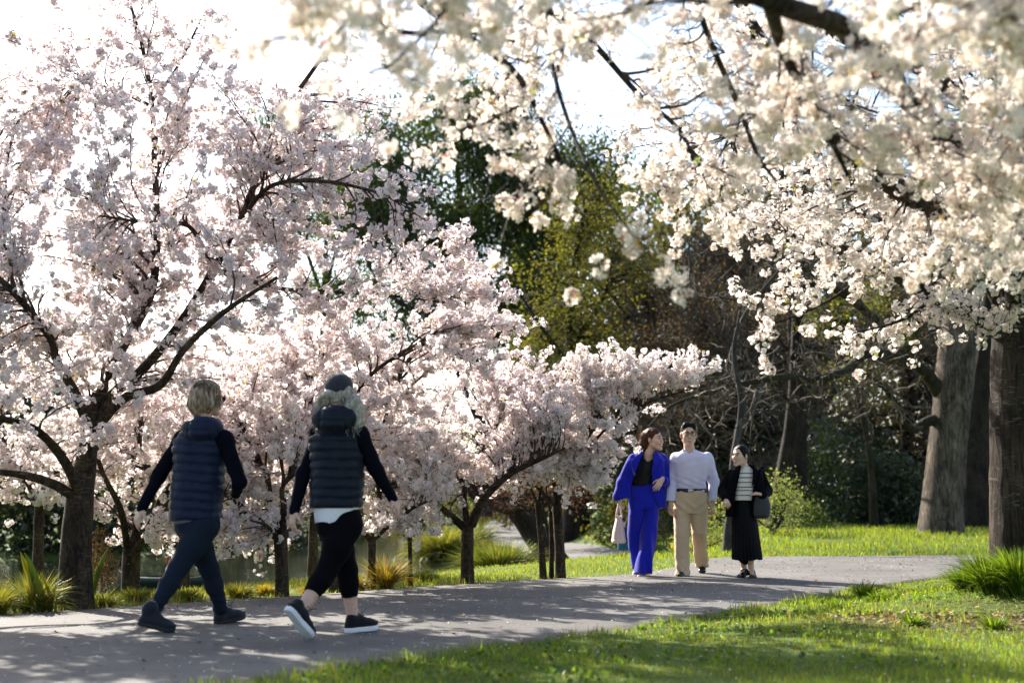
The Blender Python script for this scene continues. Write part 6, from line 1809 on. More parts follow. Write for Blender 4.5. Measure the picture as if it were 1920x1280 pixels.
gb.build('glasses', mat_simple('dark_glasses_frame', (.03, .02, .02), None, 10, .3), b2, True)
M_PATENT = mat_simple('black_polished_leather', (.007, .007, .008), None, 30, .22, spec=.6)
shoe(b2, J(1286, 1078, .06), J(1273, 1084, -.20), M_PATENT, M_SOLED, 'dress')
shoe(b2, J(1317, 1059, .72), J(1316, 1075.5, .48), M_PATENT, M_SOLED, 'dress')

# ---- the woman in black
b3 = person('laughing woman in open black coat, striped jumper and long pleated black skirt', 1402, 15.43, G2)
J = Man_(b3, 15.43)
hd = Fr(J(1388, 854, -.03), frame((-.72, -.69, .04)), 1.02)
A1 = [J(1373, 889, .03), J(1358, 917, .06), J(1361, 937, -.12)]
A2 = [J(1421, 889, .03), J(1437, 920, .05), J(1428, 926, -.16)]
L1 = [J(1388, 955, 0), J(1391, 1015, .02), J(1395, 1066, .12), J(1390, 1077, .02)]
L2 = [J(1406, 955, 0), J(1406, 1015, -.06), J(1408, 1063, -.02), J(1411, 1075, -.10)]
build_body(b3, J, hd, M_SKIN2, J(1397, 881, .0), J(1397, 905, .0), J(1397, 945, .0), [A1, A2], [L1, L2],
           [dict(w=A1[2], f=(.05, -.75, -.5), b=(-.35, -.5, .7), side=1, curl=.9, s=.88), dict(w=A2[2], f=(-.93, -.30, .12), b=(.1, -.35, .9), side=1, curl=.25, s=.88, ext=(.15, .25, .5, .7))], smile=1.3, limb=.88)
face_bits(b3, hd, FACE, 1.4)
def mat_stripes(J):
    m, nt, out = mat_new('cream_knit_with_black_stripes')
    b = N(nt, 'ShaderNodeBsdfPrincipled', Roughness=.85); b.inputs['Specular IOR Level'].default_value = .15
    tc = N(nt, 'ShaderNodeTexCoord'); sp = N(nt, 'ShaderNodeSeparateXYZ'); nt.links.new(tc.outputs['Object'], sp.inputs[0])
    cr = N(nt, 'ShaderNodeValToRGB'); cr.color_ramp.interpolation = 'CONSTANT'
    z0, z1 = J(1395, 940)[2], J(1395, 870)[2]
    mr = N(nt, 'ShaderNodeMapRange'); mr.inputs['From Min'].default_value = z0; mr.inputs['From Max'].default_value = z1
    nt.links.new(sp.outputs['Z'], mr.inputs['Value']); nt.links.new(mr.outputs[0], cr.inputs['Fac'])
    cream, blk = (.72, .67, .58, 1), (.012, .012, .018, 1)
    els = cr.color_ramp.elements; els[0].position = 0; els[0].color = cream; els[1].position = .999; els[1].color = cream
    for py in (928.5, 919.5, 913.5, 904.5, 895.5, 887.5):
        f = (940 - py) / 70.0
        a = els.new(f - .011); a.color = blk
        a = els.new(f + .013); a.color = cream
    nt.links.new(cr.outputs['Color'], b.inputs['Base Color'])
    nt.links.new(b.outputs[0], out.inputs['Surface'])
    return m
v = Vol((-.24, -.22, .78), (.24, .22, 1.28), .007)
v.loft([J.row(y, a, b, r) for y, a, b, r in ((938, 1374, 1420, .118), (920, 1374, 1420, .122), (905, 1373, 1421, .126), (893, 1372, 1422, .12), (884, 1378, 1416, .10), (877, 1387, 1408, .075), (874, 1389, 1405, .068))], 0, 2.2)
v.build('striped_jumper', mat_stripes(J), b3)
M_COAT = mat_cloth('black_wool', (.004, .004, .0055), scale=90, spec=.06, sheen=0)
v = Vol((-.36, -.32, .58), (.36, .24, 1.30), .0085)
v.loft([J.row(y, a, b, r) for y, a, b, r in ((968, 1361, 1431, .150), (940, 1363, 1431, .145), (915, 1364, 1431, .142), (898, 1364, 1431, .142), (886, 1369, 1427, .13), (878, 1379, 1418, .105), (870, 1387, 1411, .085))], 0, 2.3)
v.chain([A1[0], A1[1], A1[2] + .03 * nrm(A1[1] - A1[2])], [.064, .062, .050], .02)
v.chain([A2[0], A2[1], A2[2] + .03 * nrm(A2[1] - A2[2])], [.066, .066, .052], .02)
open_front(v, J, [(1389, 868), (1382, 895), (1377, 920), (1374, 940), (1373, 970)], [(1410, 868), (1410, 895), (1408, 920), (1406, 940), (1407, 970)], .3)
folds(v, .007, 14, (1, 1, .5), 4)
jk = v.build('coat', M_COAT, b3)
lapel([J(1388, 872, -.10), J(1381, 892, -.145), J(1377, 915, -.150)], [-.02, -.06, -.004], M_COAT)
lapel([J(1411, 872, -.10), J(1411, 892, -.145), J(1409, 915, -.150)], [.02, .06, .004], M_COAT)
# pleated skirt
M_SKIRT = mat_cloth('black_pleated_satin', (.004, .004, .0055), rough=.6, spec=.08, scale=20, bstr=.05, sheen=0)
v = Vol((-.26, -.30, .10), (.28, .28, .90), .0075)
v.loft([J.row(y, a, b, r) for y, a, b, r in ((1049, 1374, 1428, .19), (1020, 1373, 1425, .178), (980, 1372, 1420, .155), (955, 1373, 1415, .135), (937, 1376, 1410, .118))], 0, 2.1,
       mod=lambda th, Z: 1 + np.clip(.86 - Z, 0, .7) * .08 * np.sin(th * 26 + 1.2 * np.sin(Z * 6)) + np.clip(.6 - Z, 0, .6) * .16 * np.sin(th * 5 + 1))
v.chain([J(1394, 1000, -.03), J(1395, 1051, .03)], [.09, .075], .03)
v.cut(lambda X, Y, Z: Z - (J(1400, 1049)[2] - .045 * np.exp(-((X - J(1395, 1049)[0]) / .06) ** 2) + .012 * np.sin(X * 40)) + 0 * Y)
v.build('pleated_skirt', M_SKIRT, b3)
v = Vol(hd.c - .2, hd.c + .26, .0055)
v.ell(hd(0, -.022, .032), np.array([.080, .100, .086]) * 1.03, hd.R, 0)
v.ell(hd(.02, -.118, -.030), np.array([.040, .036, .040]), hd.R, .02)
v.cut(v.ell(hd(0, .095, -.036), np.array([.084, .078, .096]) * 1.02, hd.R, fn_only=True), hd.c - .2, hd.c + .26, .01)
v.disp(lambda X, Y, Z: .0025 * wob(X, Y, Z * .4, 110, 4))
v.build('hair', M_HBLK, b3)
V, Q = uv_ell(hd(-.082, -.002, -.050), (.008, .008, .010), np.eye(3), 8, 6); mesh_np('earring', V, [Q], mat_simple('pearl', (.75, .70, .65), None, 10, .2), b3, True)
for (a, b) in (((1402, 1076, .12), (1386, 1084, -.06)), ((1408, 1076, .08), (1413, 1086, -.14))):
    o = shoe(b3, J(*a), J(*b), M_PATENT, M_SOLED, 'flat')
    fr, L = foot_frame(J(*a), J(*b))
    V, fs = tubes(spline(np.array([fr(-.034, .42 * L, .03), fr(-.024, .44 * L, .066), fr(.0, .45 * L, .076), fr(.024, .44 * L, .066), fr(.034, .42 * L, .03)]), 10)[None], np.full((1, 10), .006), 6)
    mesh_np('strap', V, fs, M_PATENT, o, True)
# her tote
tb_ = thing('handbag', 'large soft black tote bag at the hip of the woman in black', 'handbag', tuple(b3.location + Vector(J(1426, 972, -.10))))
v = Vol((-.16, -.12, -.02), (.16, .12, .34), .008)
v.loft([(0, 0, 0, .075, .05), (.03, 0, 0, .098, .065), (.14, .004, 0, .100, .06), (.24, .0, 0, .086, .04), (.28, 0, 0, .075, .03)], 0, 2.8)
folds(v, .006, 16, (1, 1, .6), 7)
v.build('bag_body', mat_cloth('black_soft_leather', (.010, .010, .012), rough=.5, spec=.4, scale=30), tb_)
for q in (-1, 1):
    c = spline(np.array([[-.055, q * .03, .25], [-.02, q * .03, .42], [.03, .03 + q * .01, .56], [.06, q * .03, .40], [.06, q * .03, .25]]), 16)
    V, fs = tubes(c[None], np.full((1, 16), .007), 6); mesh_np('strap', V, fs, M_COAT, tb_, True)
# ------------------------------------------------------------------ grass, tussocks, litter and the small figures far off
M_GRASS = mat_leaf('grass_blades', trans=0.58, gloss=0.03, rough=0.35, tint_t=(1.5, 1.42, 0.45))
def scatter(n, x0, x1, y0, y1, keep, rg):
    x = rg.uniform(x0, x1, n); y = rg.uniform(y0, y1, n)
    k = keep(x, y, rg); return x[k], y[k]
def in_view(x, y, m=120):
    u = 960 + F * x / np.maximum(y, .1)
    return (u > -m) & (u < 1920 + m)
def near_lawn(x, y):
    d, s = pl_dist(x, y, PATH_NEAR); return np.where(s < 0, d, -d)
def far_side(x, y):
    d, s = pl_dist(x, y, PATH_FAR); return np.where(s > 0, d, -d)
rg = np.random.default_rng(201)
# mown lawn in front: density falls with distance so that blades stay about a pixel wide
def kn(x, y, rg):
    return in_view(x, y, 420) & (near_lawn(x, y) > -.03 - .05 * rg.random(len(x))) & (rg.random(len(x)) < np.clip((7.5 / y) ** 1.3, 0, 1)) & (rg.random(len(x)) > bare(x, y) * .92)
x, y = scatter(330000, -2.2, 9.5, 5.0, 18.5, kn, rg)
n = len(x); z = H(x, y) - .006
pat = wob(x, y, 0, 1.6, 2); pat2 = wob(x, y, 0, 7, 5)
h = rg.uniform(.022, .056, n) * (1 + .40 * pat + .40 * pat2) * (1 + .8 * np.exp(-(near_lawn(x, y) / .10) ** 2))
col = vary(n, (.165, .218, .030), .22, .10, rg) * (1 + .18 * pat + .10 * pat2)[:, None]
dry = rg.random(n) < .05; col[dry] = vary(dry.sum(), (.22, .18, .08), .2, .1, rg)
V, fs, c = blades(np.stack([x, y, z], -1), h, .0042 * (y / 8) ** .75 * rg.uniform(.7, 1.3, n), rg.uniform(.15, 1.1, n), np.clip(col, .004, 1), rg)
o = mesh_np('lawn_grass', V, fs, M_GRASS, None, False, c); o['kind'] = 'stuff'; o['label'] = 'short sunlit lawn grass in front of the path'
# broader weeds and clover in it
def kc(x, y, rg): return in_view(x, y) & (near_lawn(x, y) > .05) & (wob(x, y, 0, 3.1, 9) > .25)
x, y = scatter(26000, -2, 8, 5.2, 14, kc, rg); n = len(x)
P0 = np.stack([x, y, H(x, y) + rg.uniform(.008, .03, n)], -1)
D_ = rand_dirs(n, rg); D_[:, 2] = np.abs(D_[:, 2]) * .7 + .1
V, Q, c = leaves(P0, D_, rg.uniform(.018, .042, n), .75, vary(n, (.085, .14, .025), .25, .1, rg), rg)
o = mesh_np('clover', V, [Q], M_GRASS, None, False, c); o['kind'] = 'stuff'; o['label'] = 'clover and small weeds in the lawn'
# verge beyond the path and the lower lawn
def kv(x, y, rg):
    t = far_side(x, y)
    return in_view(x, y) & (t > -.04 - .04 * rg.random(len(x))) & (poly_sd(x, y, POND) > .2) & (rg.random(len(x)) < np.clip((13.0 / y) ** 1.7, 0, 1))
x, y = scatter(420000, -7, 12, 9.2, 44, kv, rg)
keep = ~((np.abs(pl_dist(x, y, BRANCH)[0]) < 1.12))
x, y = x[keep], y[keep]
n = len(x); z = H(x, y) - .01
pat = wob(x, y, 0, 1.1, 3); left = sstep(1.5, -2.5, x + (y - 16) * .0)
far = sstep(18, 30, y)
h = rg.uniform(.03, .075, n) * (1 + .5 * pat) * (1 + .7 * left * rg.random(n)) * (1 + 1.0 * far)
col = vary(n, (.165, .215, .030), .22, .10, rg)
old = rg.random(n) < .10 + .45 * left; col[old] = vary(old.sum(), (.17, .145, .055), .25, .1, rg)
V, fs, c = blades(np.stack([x, y, z], -1), h, .0065 * (y / 14) ** .8 * rg.uniform(.7, 1.3, n), rg.uniform(.1, 1.0, n), np.clip(col, .004, 1), rg)
o = mesh_np('verge_grass', V, fs, M_GRASS, None, False, c); o['kind'] = 'stuff'; o['label'] = 'rough grass on the verge and the lawn beyond the path'

# ---- tussocks: fountains of long blades
def tussock(label, x, y, r, hgt, n, cols, group, seed, name='tussock_grass', zoff=0.0, wid=.007, cat='grass tussock', stiff=0.0):
    rg = np.random.default_rng(seed)
    z0 = gz(x, y) + zoff
    root = thing(name, label, cat, (x, y, z0), group)
    a = rg.uniform(0, 6.283, n); lean = np.abs(rg.normal(size=n)) * .55 * (1 - stiff) + rg.uniform(0, .8, n) * (1 - .6 * stiff)
    k = 6; t = np.linspace(0, 1, k)
    L = hgt * rg.uniform(.65, 1.15, n) * (1 + .35 * lean)
    base = np.stack([np.cos(a) * r * .28 * rg.random(n), np.sin(a) * r * .28 * rg.random(n), 0 * a - .03], -1)
    th = lean[:, None] * (.25 + 1.25 * t[None])
    st = (L / (k - 1))[:, None]
    dx = np.cumsum(np.sin(th) * st, 1) - np.sin(th[:, :1]) * st; dz = np.cumsum(np.cos(th) * st, 1) - np.cos(th[:, :1]) * st
    C = base[:, None] + np.stack([np.cos(a)[:, None] * dx, np.sin(a)[:, None] * dx, np.maximum(dz, -.0)], -1)
    S = np.stack([-np.sin(a), np.cos(a), 0 * a], -1); S = nrm(S + rg.normal(size=S.shape) * .5)
    w = wid * rg.uniform(.6, 1.3, n)[:, None] * np.array([.8, 1, 1, .85, .6, .12])[None]
    V = np.stack([C - S[:, None] * w[..., None] / 2, C + S[:, None] * w[..., None] / 2], 2).reshape(-1, 3)
    i = np.arange(n * k * 2).reshape(n, k, 2)
    Q = np.stack([i[:, :-1, 0], i[:, :-1, 1], i[:, 1:, 1], i[:, 1:, 0]], -1).reshape(-1, 4)
    pk = rg.choice(len(cols), n, p=np.array([c[1] for c in cols]) / sum(c[1] for c in cols))
    c = np.array([cc[0] for cc in cols])[pk] * (1 + rg.normal(size=(n, 1)) * .2)
    o = mesh_np('blades', V, [Q], M_GRASS, root, False, np.repeat(np.clip(c, .004, 1), k * 2, 0)); o['kind'] = 'stuff'
    return root
SED = [((.085, .115, .03), 4), ((.15, .145, .055), 3), ((.05, .075, .018), 3)]
GT = 'sedge tussocks by the pond'
x, y = at(935, 25.0); tussock('big rounded sedge tussock between the dark cherry trunk and the three slim stems', x, y, .80, .74, 4600, SED, GT, 301, zoff=-.02, wid=.010)
x, y = at(838, 27.0); tussock('sedge tussock behind the dark trunked cherry, low beside the water', x, y, .42, .62, 1500, SED, GT, 302, zoff=0, wid=.013)
x, y = at(838, 42.0); tussock('tall sedge tussock on the water edge beyond the dark trunked cherry', x, y, .9, 1.05, 3000, [((.16, .16, .055), 4), ((.11, .13, .04), 3)], GT, 303, zoff=.1, wid=.025)
x, y = at(880, 45.0); tussock('farther sedge tussock half hidden behind the dark trunk', x, y, .7, 1.0, 1300, SED, GT, 304, zoff=.1, wid=.025)
GO = 'tussocks along the far edge of the path'
ORG = [((.30, .17, .035), 4), ((.22, .18, .06), 3), ((.12, .16, .03), 3)]
for i, (pxx, d, r, hg, cols, lab) in enumerate([
    (725, 13.95, .22, .38, ORG, 'orange and green tussock at the foot of the slim pale trunk'),
    (672, 13.7, .18, .30, ORG, 'orange tussock between the capped walker and the slim pale trunk'),
    (800, 15.2, .22, .28, [((.05, .065, .018), 3), ((.09, .10, .03), 2)], 'dark green tussock behind the thin sapling'),
    (760, 15.4, .22, .26, [((.05, .065, .018), 3), ((.09, .10, .03), 2)], 'dark low tussock to the pond side of the thin sapling'),
    (455, 12.7, .22, .28, [((.20, .17, .05), 4), ((.12, .15, .03), 3)], 'straw coloured tussock beside the front boot of the first walker'),
    (505, 13.0, .16, .24, ORG, 'small straw tussock at the foot of the many stemmed cherry'),
    (355, 12.3, .22, .24, [((.16, .15, .04), 4), ((.10, .13, .03), 3)], 'straw tussock seen between the legs of the first walker'),
    (590, 13.2, .2, .22, ORG, 'low tussock between the two walkers'),
    (265, 12.2, .25, .27, [((.14, .15, .04), 3), ((.09, .12, .03), 3)], 'tussock at the foot of the young ringed trunk'),
    (205, 11.5, .2, .25, [((.14, .14, .04), 3), ((.09, .12, .03), 3)], 'tussock just past the thick cherry trunk'),
    (75, 10.95, .30, .36, [((.13, .15, .035), 3), ((.20, .17, .06), 2), ((.08, .11, .03), 3)], 'arching grass tussock under the flax leaves'),
    (0, 10.7, .26, .30, [((.22, .19, .05), 3), ((.12, .15, .03), 3)], 'yellowish tussock at the frame edge by the path')]):
    x, y = at(pxx, d); tussock(lab, x, y, r * .85, hg * (.85 if i in (0, 10, 11) else .52), int(420 + 1400 * r), cols, GO, 320 + i, wid=.0055)
GR = [((.10, .17, .02), 4), ((.06, .11, .015), 3), ((.15, .20, .03), 2)]
for i, (pxx, d, r, hg, nn, lab) in enumerate([
    (1842, 11.05, .20, .42, 900, 'tall bright grass clump at the pond side of the old cherry trunk'),
    (1900, 10.85, .24, .46, 1000, 'tall bright grass clump in front of the old cherry trunk'),
    (1800, 11.4, .20, .26, 700, 'low leafy grass clump spilling over the path edge by the old cherry'),
    (1960, 11.0, .22, .42, 800, 'tall grass clump on the outer side of the old cherry trunk')]):
    x, y = at(pxx, d); tussock(lab, x, y, r * .9, hg * .78, int(nn * .75), GR, 'grass clumps about the old cherry', 340 + i, wid=.009, stiff=.35)
for i, (pxx, d, r, hg, nn, lab) in enumerate([(1612, 12.3, .11, .17, 260, 'small upright weed tuft on the lawn by the path'), (1640, 11.6, .16, .10, 260, 'flattened dark tuft near the bare earth'), (1560, 11.2, .14, .09, 200, 'low tuft on the lawn short of the bare earth'),
                                               (1850, 9.3, .14, .11, 240, 'dark tuft at the near side of the bare earth'), (1700, 9.5, .15, .10, 240, 'ragged tuft in the middle of the bare earth')]):
    x, y = at(pxx, d); tussock(lab, x, y, r, hg, nn, GR, 'weed tufts on the near lawn', 350 + i, wid=.008, stiff=.2)

# ---- flax: broad folded sword leaves
def flax(label, base, leaves_, group, seed):
    x, y = base; z0 = gz(x, y)
    root = thing('flax_plant', label, 'flax', (x, y, z0), group)
    off = np.array([x, y, z0])
    for i, (pts, w, c, e) in enumerate(leaves_):
        q = spline(np.array(px(*pts)) - off, 14)
        wd = w * np.array([.75, .85, .93, 1, 1, 1, .98, .95, .9, .8, .66, .48, .28, .04])
        T = nrm(np.gradient(q, axis=0)); S = nrm(np.cross(T, np.array([.35 * e, -1, .15]))); Nn = np.cross(S, T)
        V = np.stack([q - S * wd[:, None], q + Nn * wd[:, None] * .45, q + S * wd[:, None], q + S * wd[:, None] * .9 + Nn * .004, q + Nn * (wd[:, None] * .45 + .006), q - S * wd[:, None] * .9 + Nn * .004], 1)
        k = np.arange(14 * 6).reshape(14, 6)
        Q = np.stack([k[:-1], np.roll(k[:-1], -1, 1), np.roll(k[1:], -1, 1), k[1:]], -1).reshape(-1, 4)
        cc = np.tile(np.array([c[1], c[0], c[1], c[1], c[0], c[1]]), (14, 1))
        mesh_np('leaf', V.reshape(-1, 3), [Q], M_GRASS, root, True, cc)
    return root
g1, yl = (.12, .165, .04), (.30, .25, .05)
flax('clump of sword shaped flax leaves, tallest pair upright beside the thick trunk', at(70, 11.0),
     [([(62, 1150, 11.0), (58, 1090, 11.0), (48, 1060, 10.95), (38, 1034, 10.9)], .030, (g1, yl), .4), ([(78, 1150, 11.0), (70, 1100, 11.0), (58, 1060, 10.95), (46, 1036, 10.9)], .036, (g1, g1), -.5),
      ([(92, 1150, 11.0), (90, 1110, 10.95), (84, 1090, 10.9), (79, 1074, 10.85)], .018, (g1, yl), .3), ([(66, 1150, 10.9), (60, 1120, 10.85), (56, 1100, 10.8), (52, 1082, 10.8)], .018, (yl, yl), .2),
      ([(96, 1150, 11.0), (98, 1125, 10.95), (102, 1108, 10.9), (106, 1094, 10.9)], .014, (g1, yl), .2), ([(10, 1150, 10.8), (8, 1130, 10.8), (4, 1110, 10.8), (2, 1100, 10.8)], .016, (yl, yl), .2),
      ([(30, 1152, 10.8), (26, 1140, 10.8), (20, 1128, 10.8), (16, 1120, 10.8)], .014, (yl, yl), .2), ([(104, 1152, 10.9), (104, 1136, 10.9), (108, 1120, 10.9), (112, 1108, 10.9)], .010, (g1, yl), .1)], 'flax plants', 1)
flax('lone pair of flax leaves leaning out past the thick trunk', at(180, 11.6),
     [([(168, 1140, 11.6), (176, 1100, 11.6), (188, 1060, 11.55), (205, 1022, 11.5)], .024, (g1, g1), .4), ([(190, 1140, 11.6), (200, 1124, 11.6), (214, 1108, 11.55), (228, 1092, 11.5)], .014, (g1, yl), -.2),
      ([(172, 1100, 11.7), (173, 1070, 11.7), (175, 1050, 11.7), (178, 1034, 11.7)], .014, (g1, yl), .2)], 'flax plants', 2)
b = at(195, 12.2)
leaf_tree('twiggy_shrub', 'dry russet twiggy shrub beside the thick cherry trunk', 'shrub', b, .014,
          tr(b, [(195, 1125, 12.2), (190, 1070, 12.2), (192, 1020, 12.2)], [(194, 1100, 12.2), (205, 1060, 12.2), (210, 1040, 12.2)], [(193, 1090, 12.2), (180, 1040, 12.2), (182, 1000, 12.2)]),
          cl(b, (195, 1060, 12.2, .12, .12, .2, 60), (188, 1010, 12.2, .08, .1, .1, 24)), 0, .022, (.22, .11, .05), None, bark=M_THINTWIG, seed=360, droop=0, wr=.35, per_clump=14, crad=.06)

# ---- litter: fallen petals and leaves on the path, bark chips and dead leaves on the bare earth
rg = np.random.default_rng(400)
def flat_bits(x, y, z, size, col, rg, asp=.7):
    n = len(x); a = rg.uniform(0, 6.28, n)
    u = np.stack([np.cos(a), np.sin(a), rg.normal(size=n) * .25], -1) * size[:, None]; v = np.stack([-np.sin(a), np.cos(a), rg.normal(size=n) * .25], -1) * (size * asp)[:, None]
    c = np.stack([x, y, z], -1)
    V = np.stack([c - u, c + v + [0, 0, .004], c + u, c - v + [0, 0, .003]], 1).reshape(-1, 3)
    V[:, 2] += np.repeat(np.abs(u[:, 2]) + np.abs(v[:, 2]), 4)
    return V, np.arange(n * 4).reshape(n, 4), np.repeat(col, 4, 0)
def kp(x, y, rg):
    return in_view(x, y) & (near_lawn(x, y) < -.05) & (far_side(x, y) < -.05)
x, y = scatter(5200, -5, 9, 6, 22, kp, rg); n = len(x)
z = np.full(n, .0); 
# height of the path surface (crowned sheet)
dn = -near_lawn(x, y); dfp = -far_side(x, y); wv_ = dn / np.maximum(dn + dfp, .1)
z = .014 + .03 * np.minimum(wv_, 1 - wv_) + .004
brown = (rg.random(n) < np.where(x > 2.2, .75, .25))
col = vary(n, (.80, .70, .68), .06, .03, rg); col[brown] = vary(brown.sum(), (.22, .12, .05), .3, .12, rg)
sz = np.where(brown, rg.uniform(.008, .022, n), rg.uniform(.005, .009, n))
V, Q, c = flat_bits(x, y, z, sz, col, rg)
o = mesh_np('fallen_petals', V, [Q], M_PETAL, None, False, c); o['kind'] = 'stuff'; o['label'] = 'fallen petals and brown leaves on the tarmac'
x, y = scatter(1300, -2, 8, 5.2, 15, lambda x, y, rg: in_view(x, y) & (near_lawn(x, y) > 0) & (wob(x, y, 0, 1.3, 7) > -.25), rg); n = len(x)
V, Q, c = flat_bits(x, y, H(x, y) + rg.uniform(.012, .04, n), rg.uniform(.005, .009, n), vary(n, (.82, .76, .74), .06, .03, rg), rg)
o = mesh_np('lawn_petals', V, [Q], M_PETAL, None, False, c); o['kind'] = 'stuff'; o['label'] = 'white petals caught in the lawn grass'
n = 2600
x = 3.1 + rg.normal(size=n) * .85; y = 9.9 + rg.normal(size=n) * .65
k = (near_lawn(x, y) > .1) & (rg.random(n) < bare(x, y) + .12); x, y = x[k], y[k]; n = len(x)
col = np.where(rg.random((n, 1)) < .3, vary(n, (.42, .32, .24), .2, .06, rg), vary(n, (.13, .075, .042), .35, .1, rg))
V, Q, c = flat_bits(x, y, H(x, y) + .006, rg.uniform(.008, .035, n), np.clip(col, .01, 1), rg, .4)
o = mesh_np('bark_chips', V, [Q], M_LEAF, None, False, c); o['kind'] = 'stuff'; o['label'] = 'dry bark chips and dead leaves on the bare earth'

# ---- daffodils on the lawns
rg = np.random.default_rng(410)
M_DAFF = mat_leaf('daffodil', trans=.4, gloss=.0, tint_t=(1, .95, .4))
spots = [(1735 + rg.uniform(-10, 75), rg.uniform(37, 40)) for _ in range(16)] + [(1262 + rg.uniform(-14, 30), rg.uniform(29, 36)) for _ in range(14)] + [(1120 + rg.uniform(-50, 60), rg.uniform(40, 50)) for _ in range(18)]
for i, (pxx, d) in enumerate(spots):
    x, y = at(pxx, d)
    root = thing('daffodil', 'yellow daffodil standing in the grass at the wood edge' if pxx > 1600 else ('yellow daffodil in the grass behind the man and the dog' if pxx > 1230 else 'yellow daffodil on the slope behind the pink handbag'), 'daffodil', (x, y, gz(x, y)), 'daffodils at the wood edge' if pxx > 1600 else ('daffodils behind the man and the dog' if pxx > 1230 else 'daffodils on the slope behind the handbag'))
    hh = rg.uniform(.26, .40)
    bg = Bag()
    V, fs = tubes(np.array([[[0, 0, -.03], [.01, 0, hh * .5], [.02, -.01, hh], [.03, -.05, hh]]]), np.full((1, 4), .005), 4); bg.add(V, fs, (.07, .12, .03))
    Pb = np.zeros((5, 3)) + rg.normal(size=(5, 3)) * [.03, .03, 0]
    V, fs, c = blades(Pb, rg.uniform(.2, .32, 5), np.full(5, .014), rg.uniform(.1, .5, 5), vary(5, (.07, .13, .03), .1, .05, rg), rg)
    bg.add(V, fs, c[0]); bg.build('stem', M_GRASS, root)
    bg = Bag()
    for j in range(6):
        a = j * math.pi / 3; u = np.array([math.cos(a), 0, math.sin(a)]); w_ = np.array([-math.sin(a), 0, math.cos(a)])
        c0 = np.array([.03, -.055, hh])
        bg.add([c0, c0 + u * .028 + w_ * .014, c0 + u * .05, c0 + u * .028 - w_ * .014], [np.array([[0, 1, 2, 3]])], (.75, .60, .06))
    V, fs = tubes(np.array([[[.03, -.05, hh], [.03, -.07, hh], [.03, -.09, hh]]]), np.array([[.012, .014, .019]]), 7); bg.add(V, fs, (.75, .45, .03))
    bg.build('bloom', M_DAFF, root)

# ---- child far off on the branch path
def D(x, y, d): return P(x, y, d)
d0 = 31.5; x, y = at(1167, d0)
zc = gz(x, y) + .07
ch = thing('person', 'small child in teal shorts and navy top on the far path behind the pink handbag', 'person', (x, y, zc))
s = 1.06
sk = M_SKIN3
v = Vol((-.22, -.16, -.02), (.22, .16, 1.12), .007)
hdc = Fr((.0, 0, .945), frame((.1, 1, 0)), .86)
head_prims(v, hdc)
v.cap((0, 0, .70), (0, 0, .86), .05, .04, .03); v.ell((0, 0, .66), (.10, .065, .14), None, .03); v.ell((0, 0, .52), (.09, .07, .09), None, .03)
for q in (-1, 1):
    A_ = [np.array([q * .11, 0, .77]), np.array([q * .145, -.02, .62]), np.array([q * .14, .05, .50])]
    v.chain(A_, [.034, .028, .02], .02); hand_prims(v, A_[2], (0, .25, -1), (q, 0, 0), -q, .5, .65)
    v.chain([np.array([q * .055, 0, .48]), np.array([q * .055, .02 * q, .28]), np.array([q * .055, -.03 * q, .06])], [.055, .038, .026], .015)
    v.cap((q * .055, -.03 * q - .02, .035), (q * .06, -.03 * q + .09, .025), .028, .022, .015)
v.build('body', sk, ch)
v = Vol((-.22, -.16, .26), (.22, .16, .62), .008)
for q in (-1, 1): v.chain([(q * .055, 0, .50), (q * .065, .01 * q, .29)], [.072, .068], .02)
v.ell((0, 0, .52), (.115, .09, .10), None, .03); v.cut(lambda X, Y, Z: Z - .29 + 0 * X + 0 * Y)
v.build('shorts', mat_cloth('teal_shorts', (.02, .12, .17)), ch)
v = Vol((-.24, -.18, .44), (.24, .18, .88), .008)
v.loft([(.46, 0, 0, .12, .095), (.60, 0, 0, .115, .09), (.74, 0, 0, .125, .085), (.80, 0, 0, .08, .06)], 0)
for q in (-1, 1): v.chain([(q * .10, 0, .77), (q * .145, -.02, .62), (q * .142, .02, .55)], [.05, .046, .04], .02)
v.build('top', mat_cloth('navy_top', (.02, .035, .08)), ch)
v = Vol(hdc.c - .16, hdc.c + .16, .007); v.ell(hdc(0, -.022, .036), np.array([.08, .10, .086]) * .86, hdc.R, 0)
v.cut(v.ell(hdc(0, .095, -.03), np.array([.07, .07, .09]), hdc.R, fn_only=True), hdc.c - .2, hdc.c + .2)
v.build('hair', M_HAUB, ch)
for q in (-1, 1):
    v = Vol((q * .055 - .08, -.14, -.02), (q * .055 + .08, .16, .12), .007)
    v.cap((q * .055, -.03 * q - .03, .035), (q * .06, -.03 * q + .10, .030), .034, .028, 0); v.build('shoe', M_SHOEB, ch)

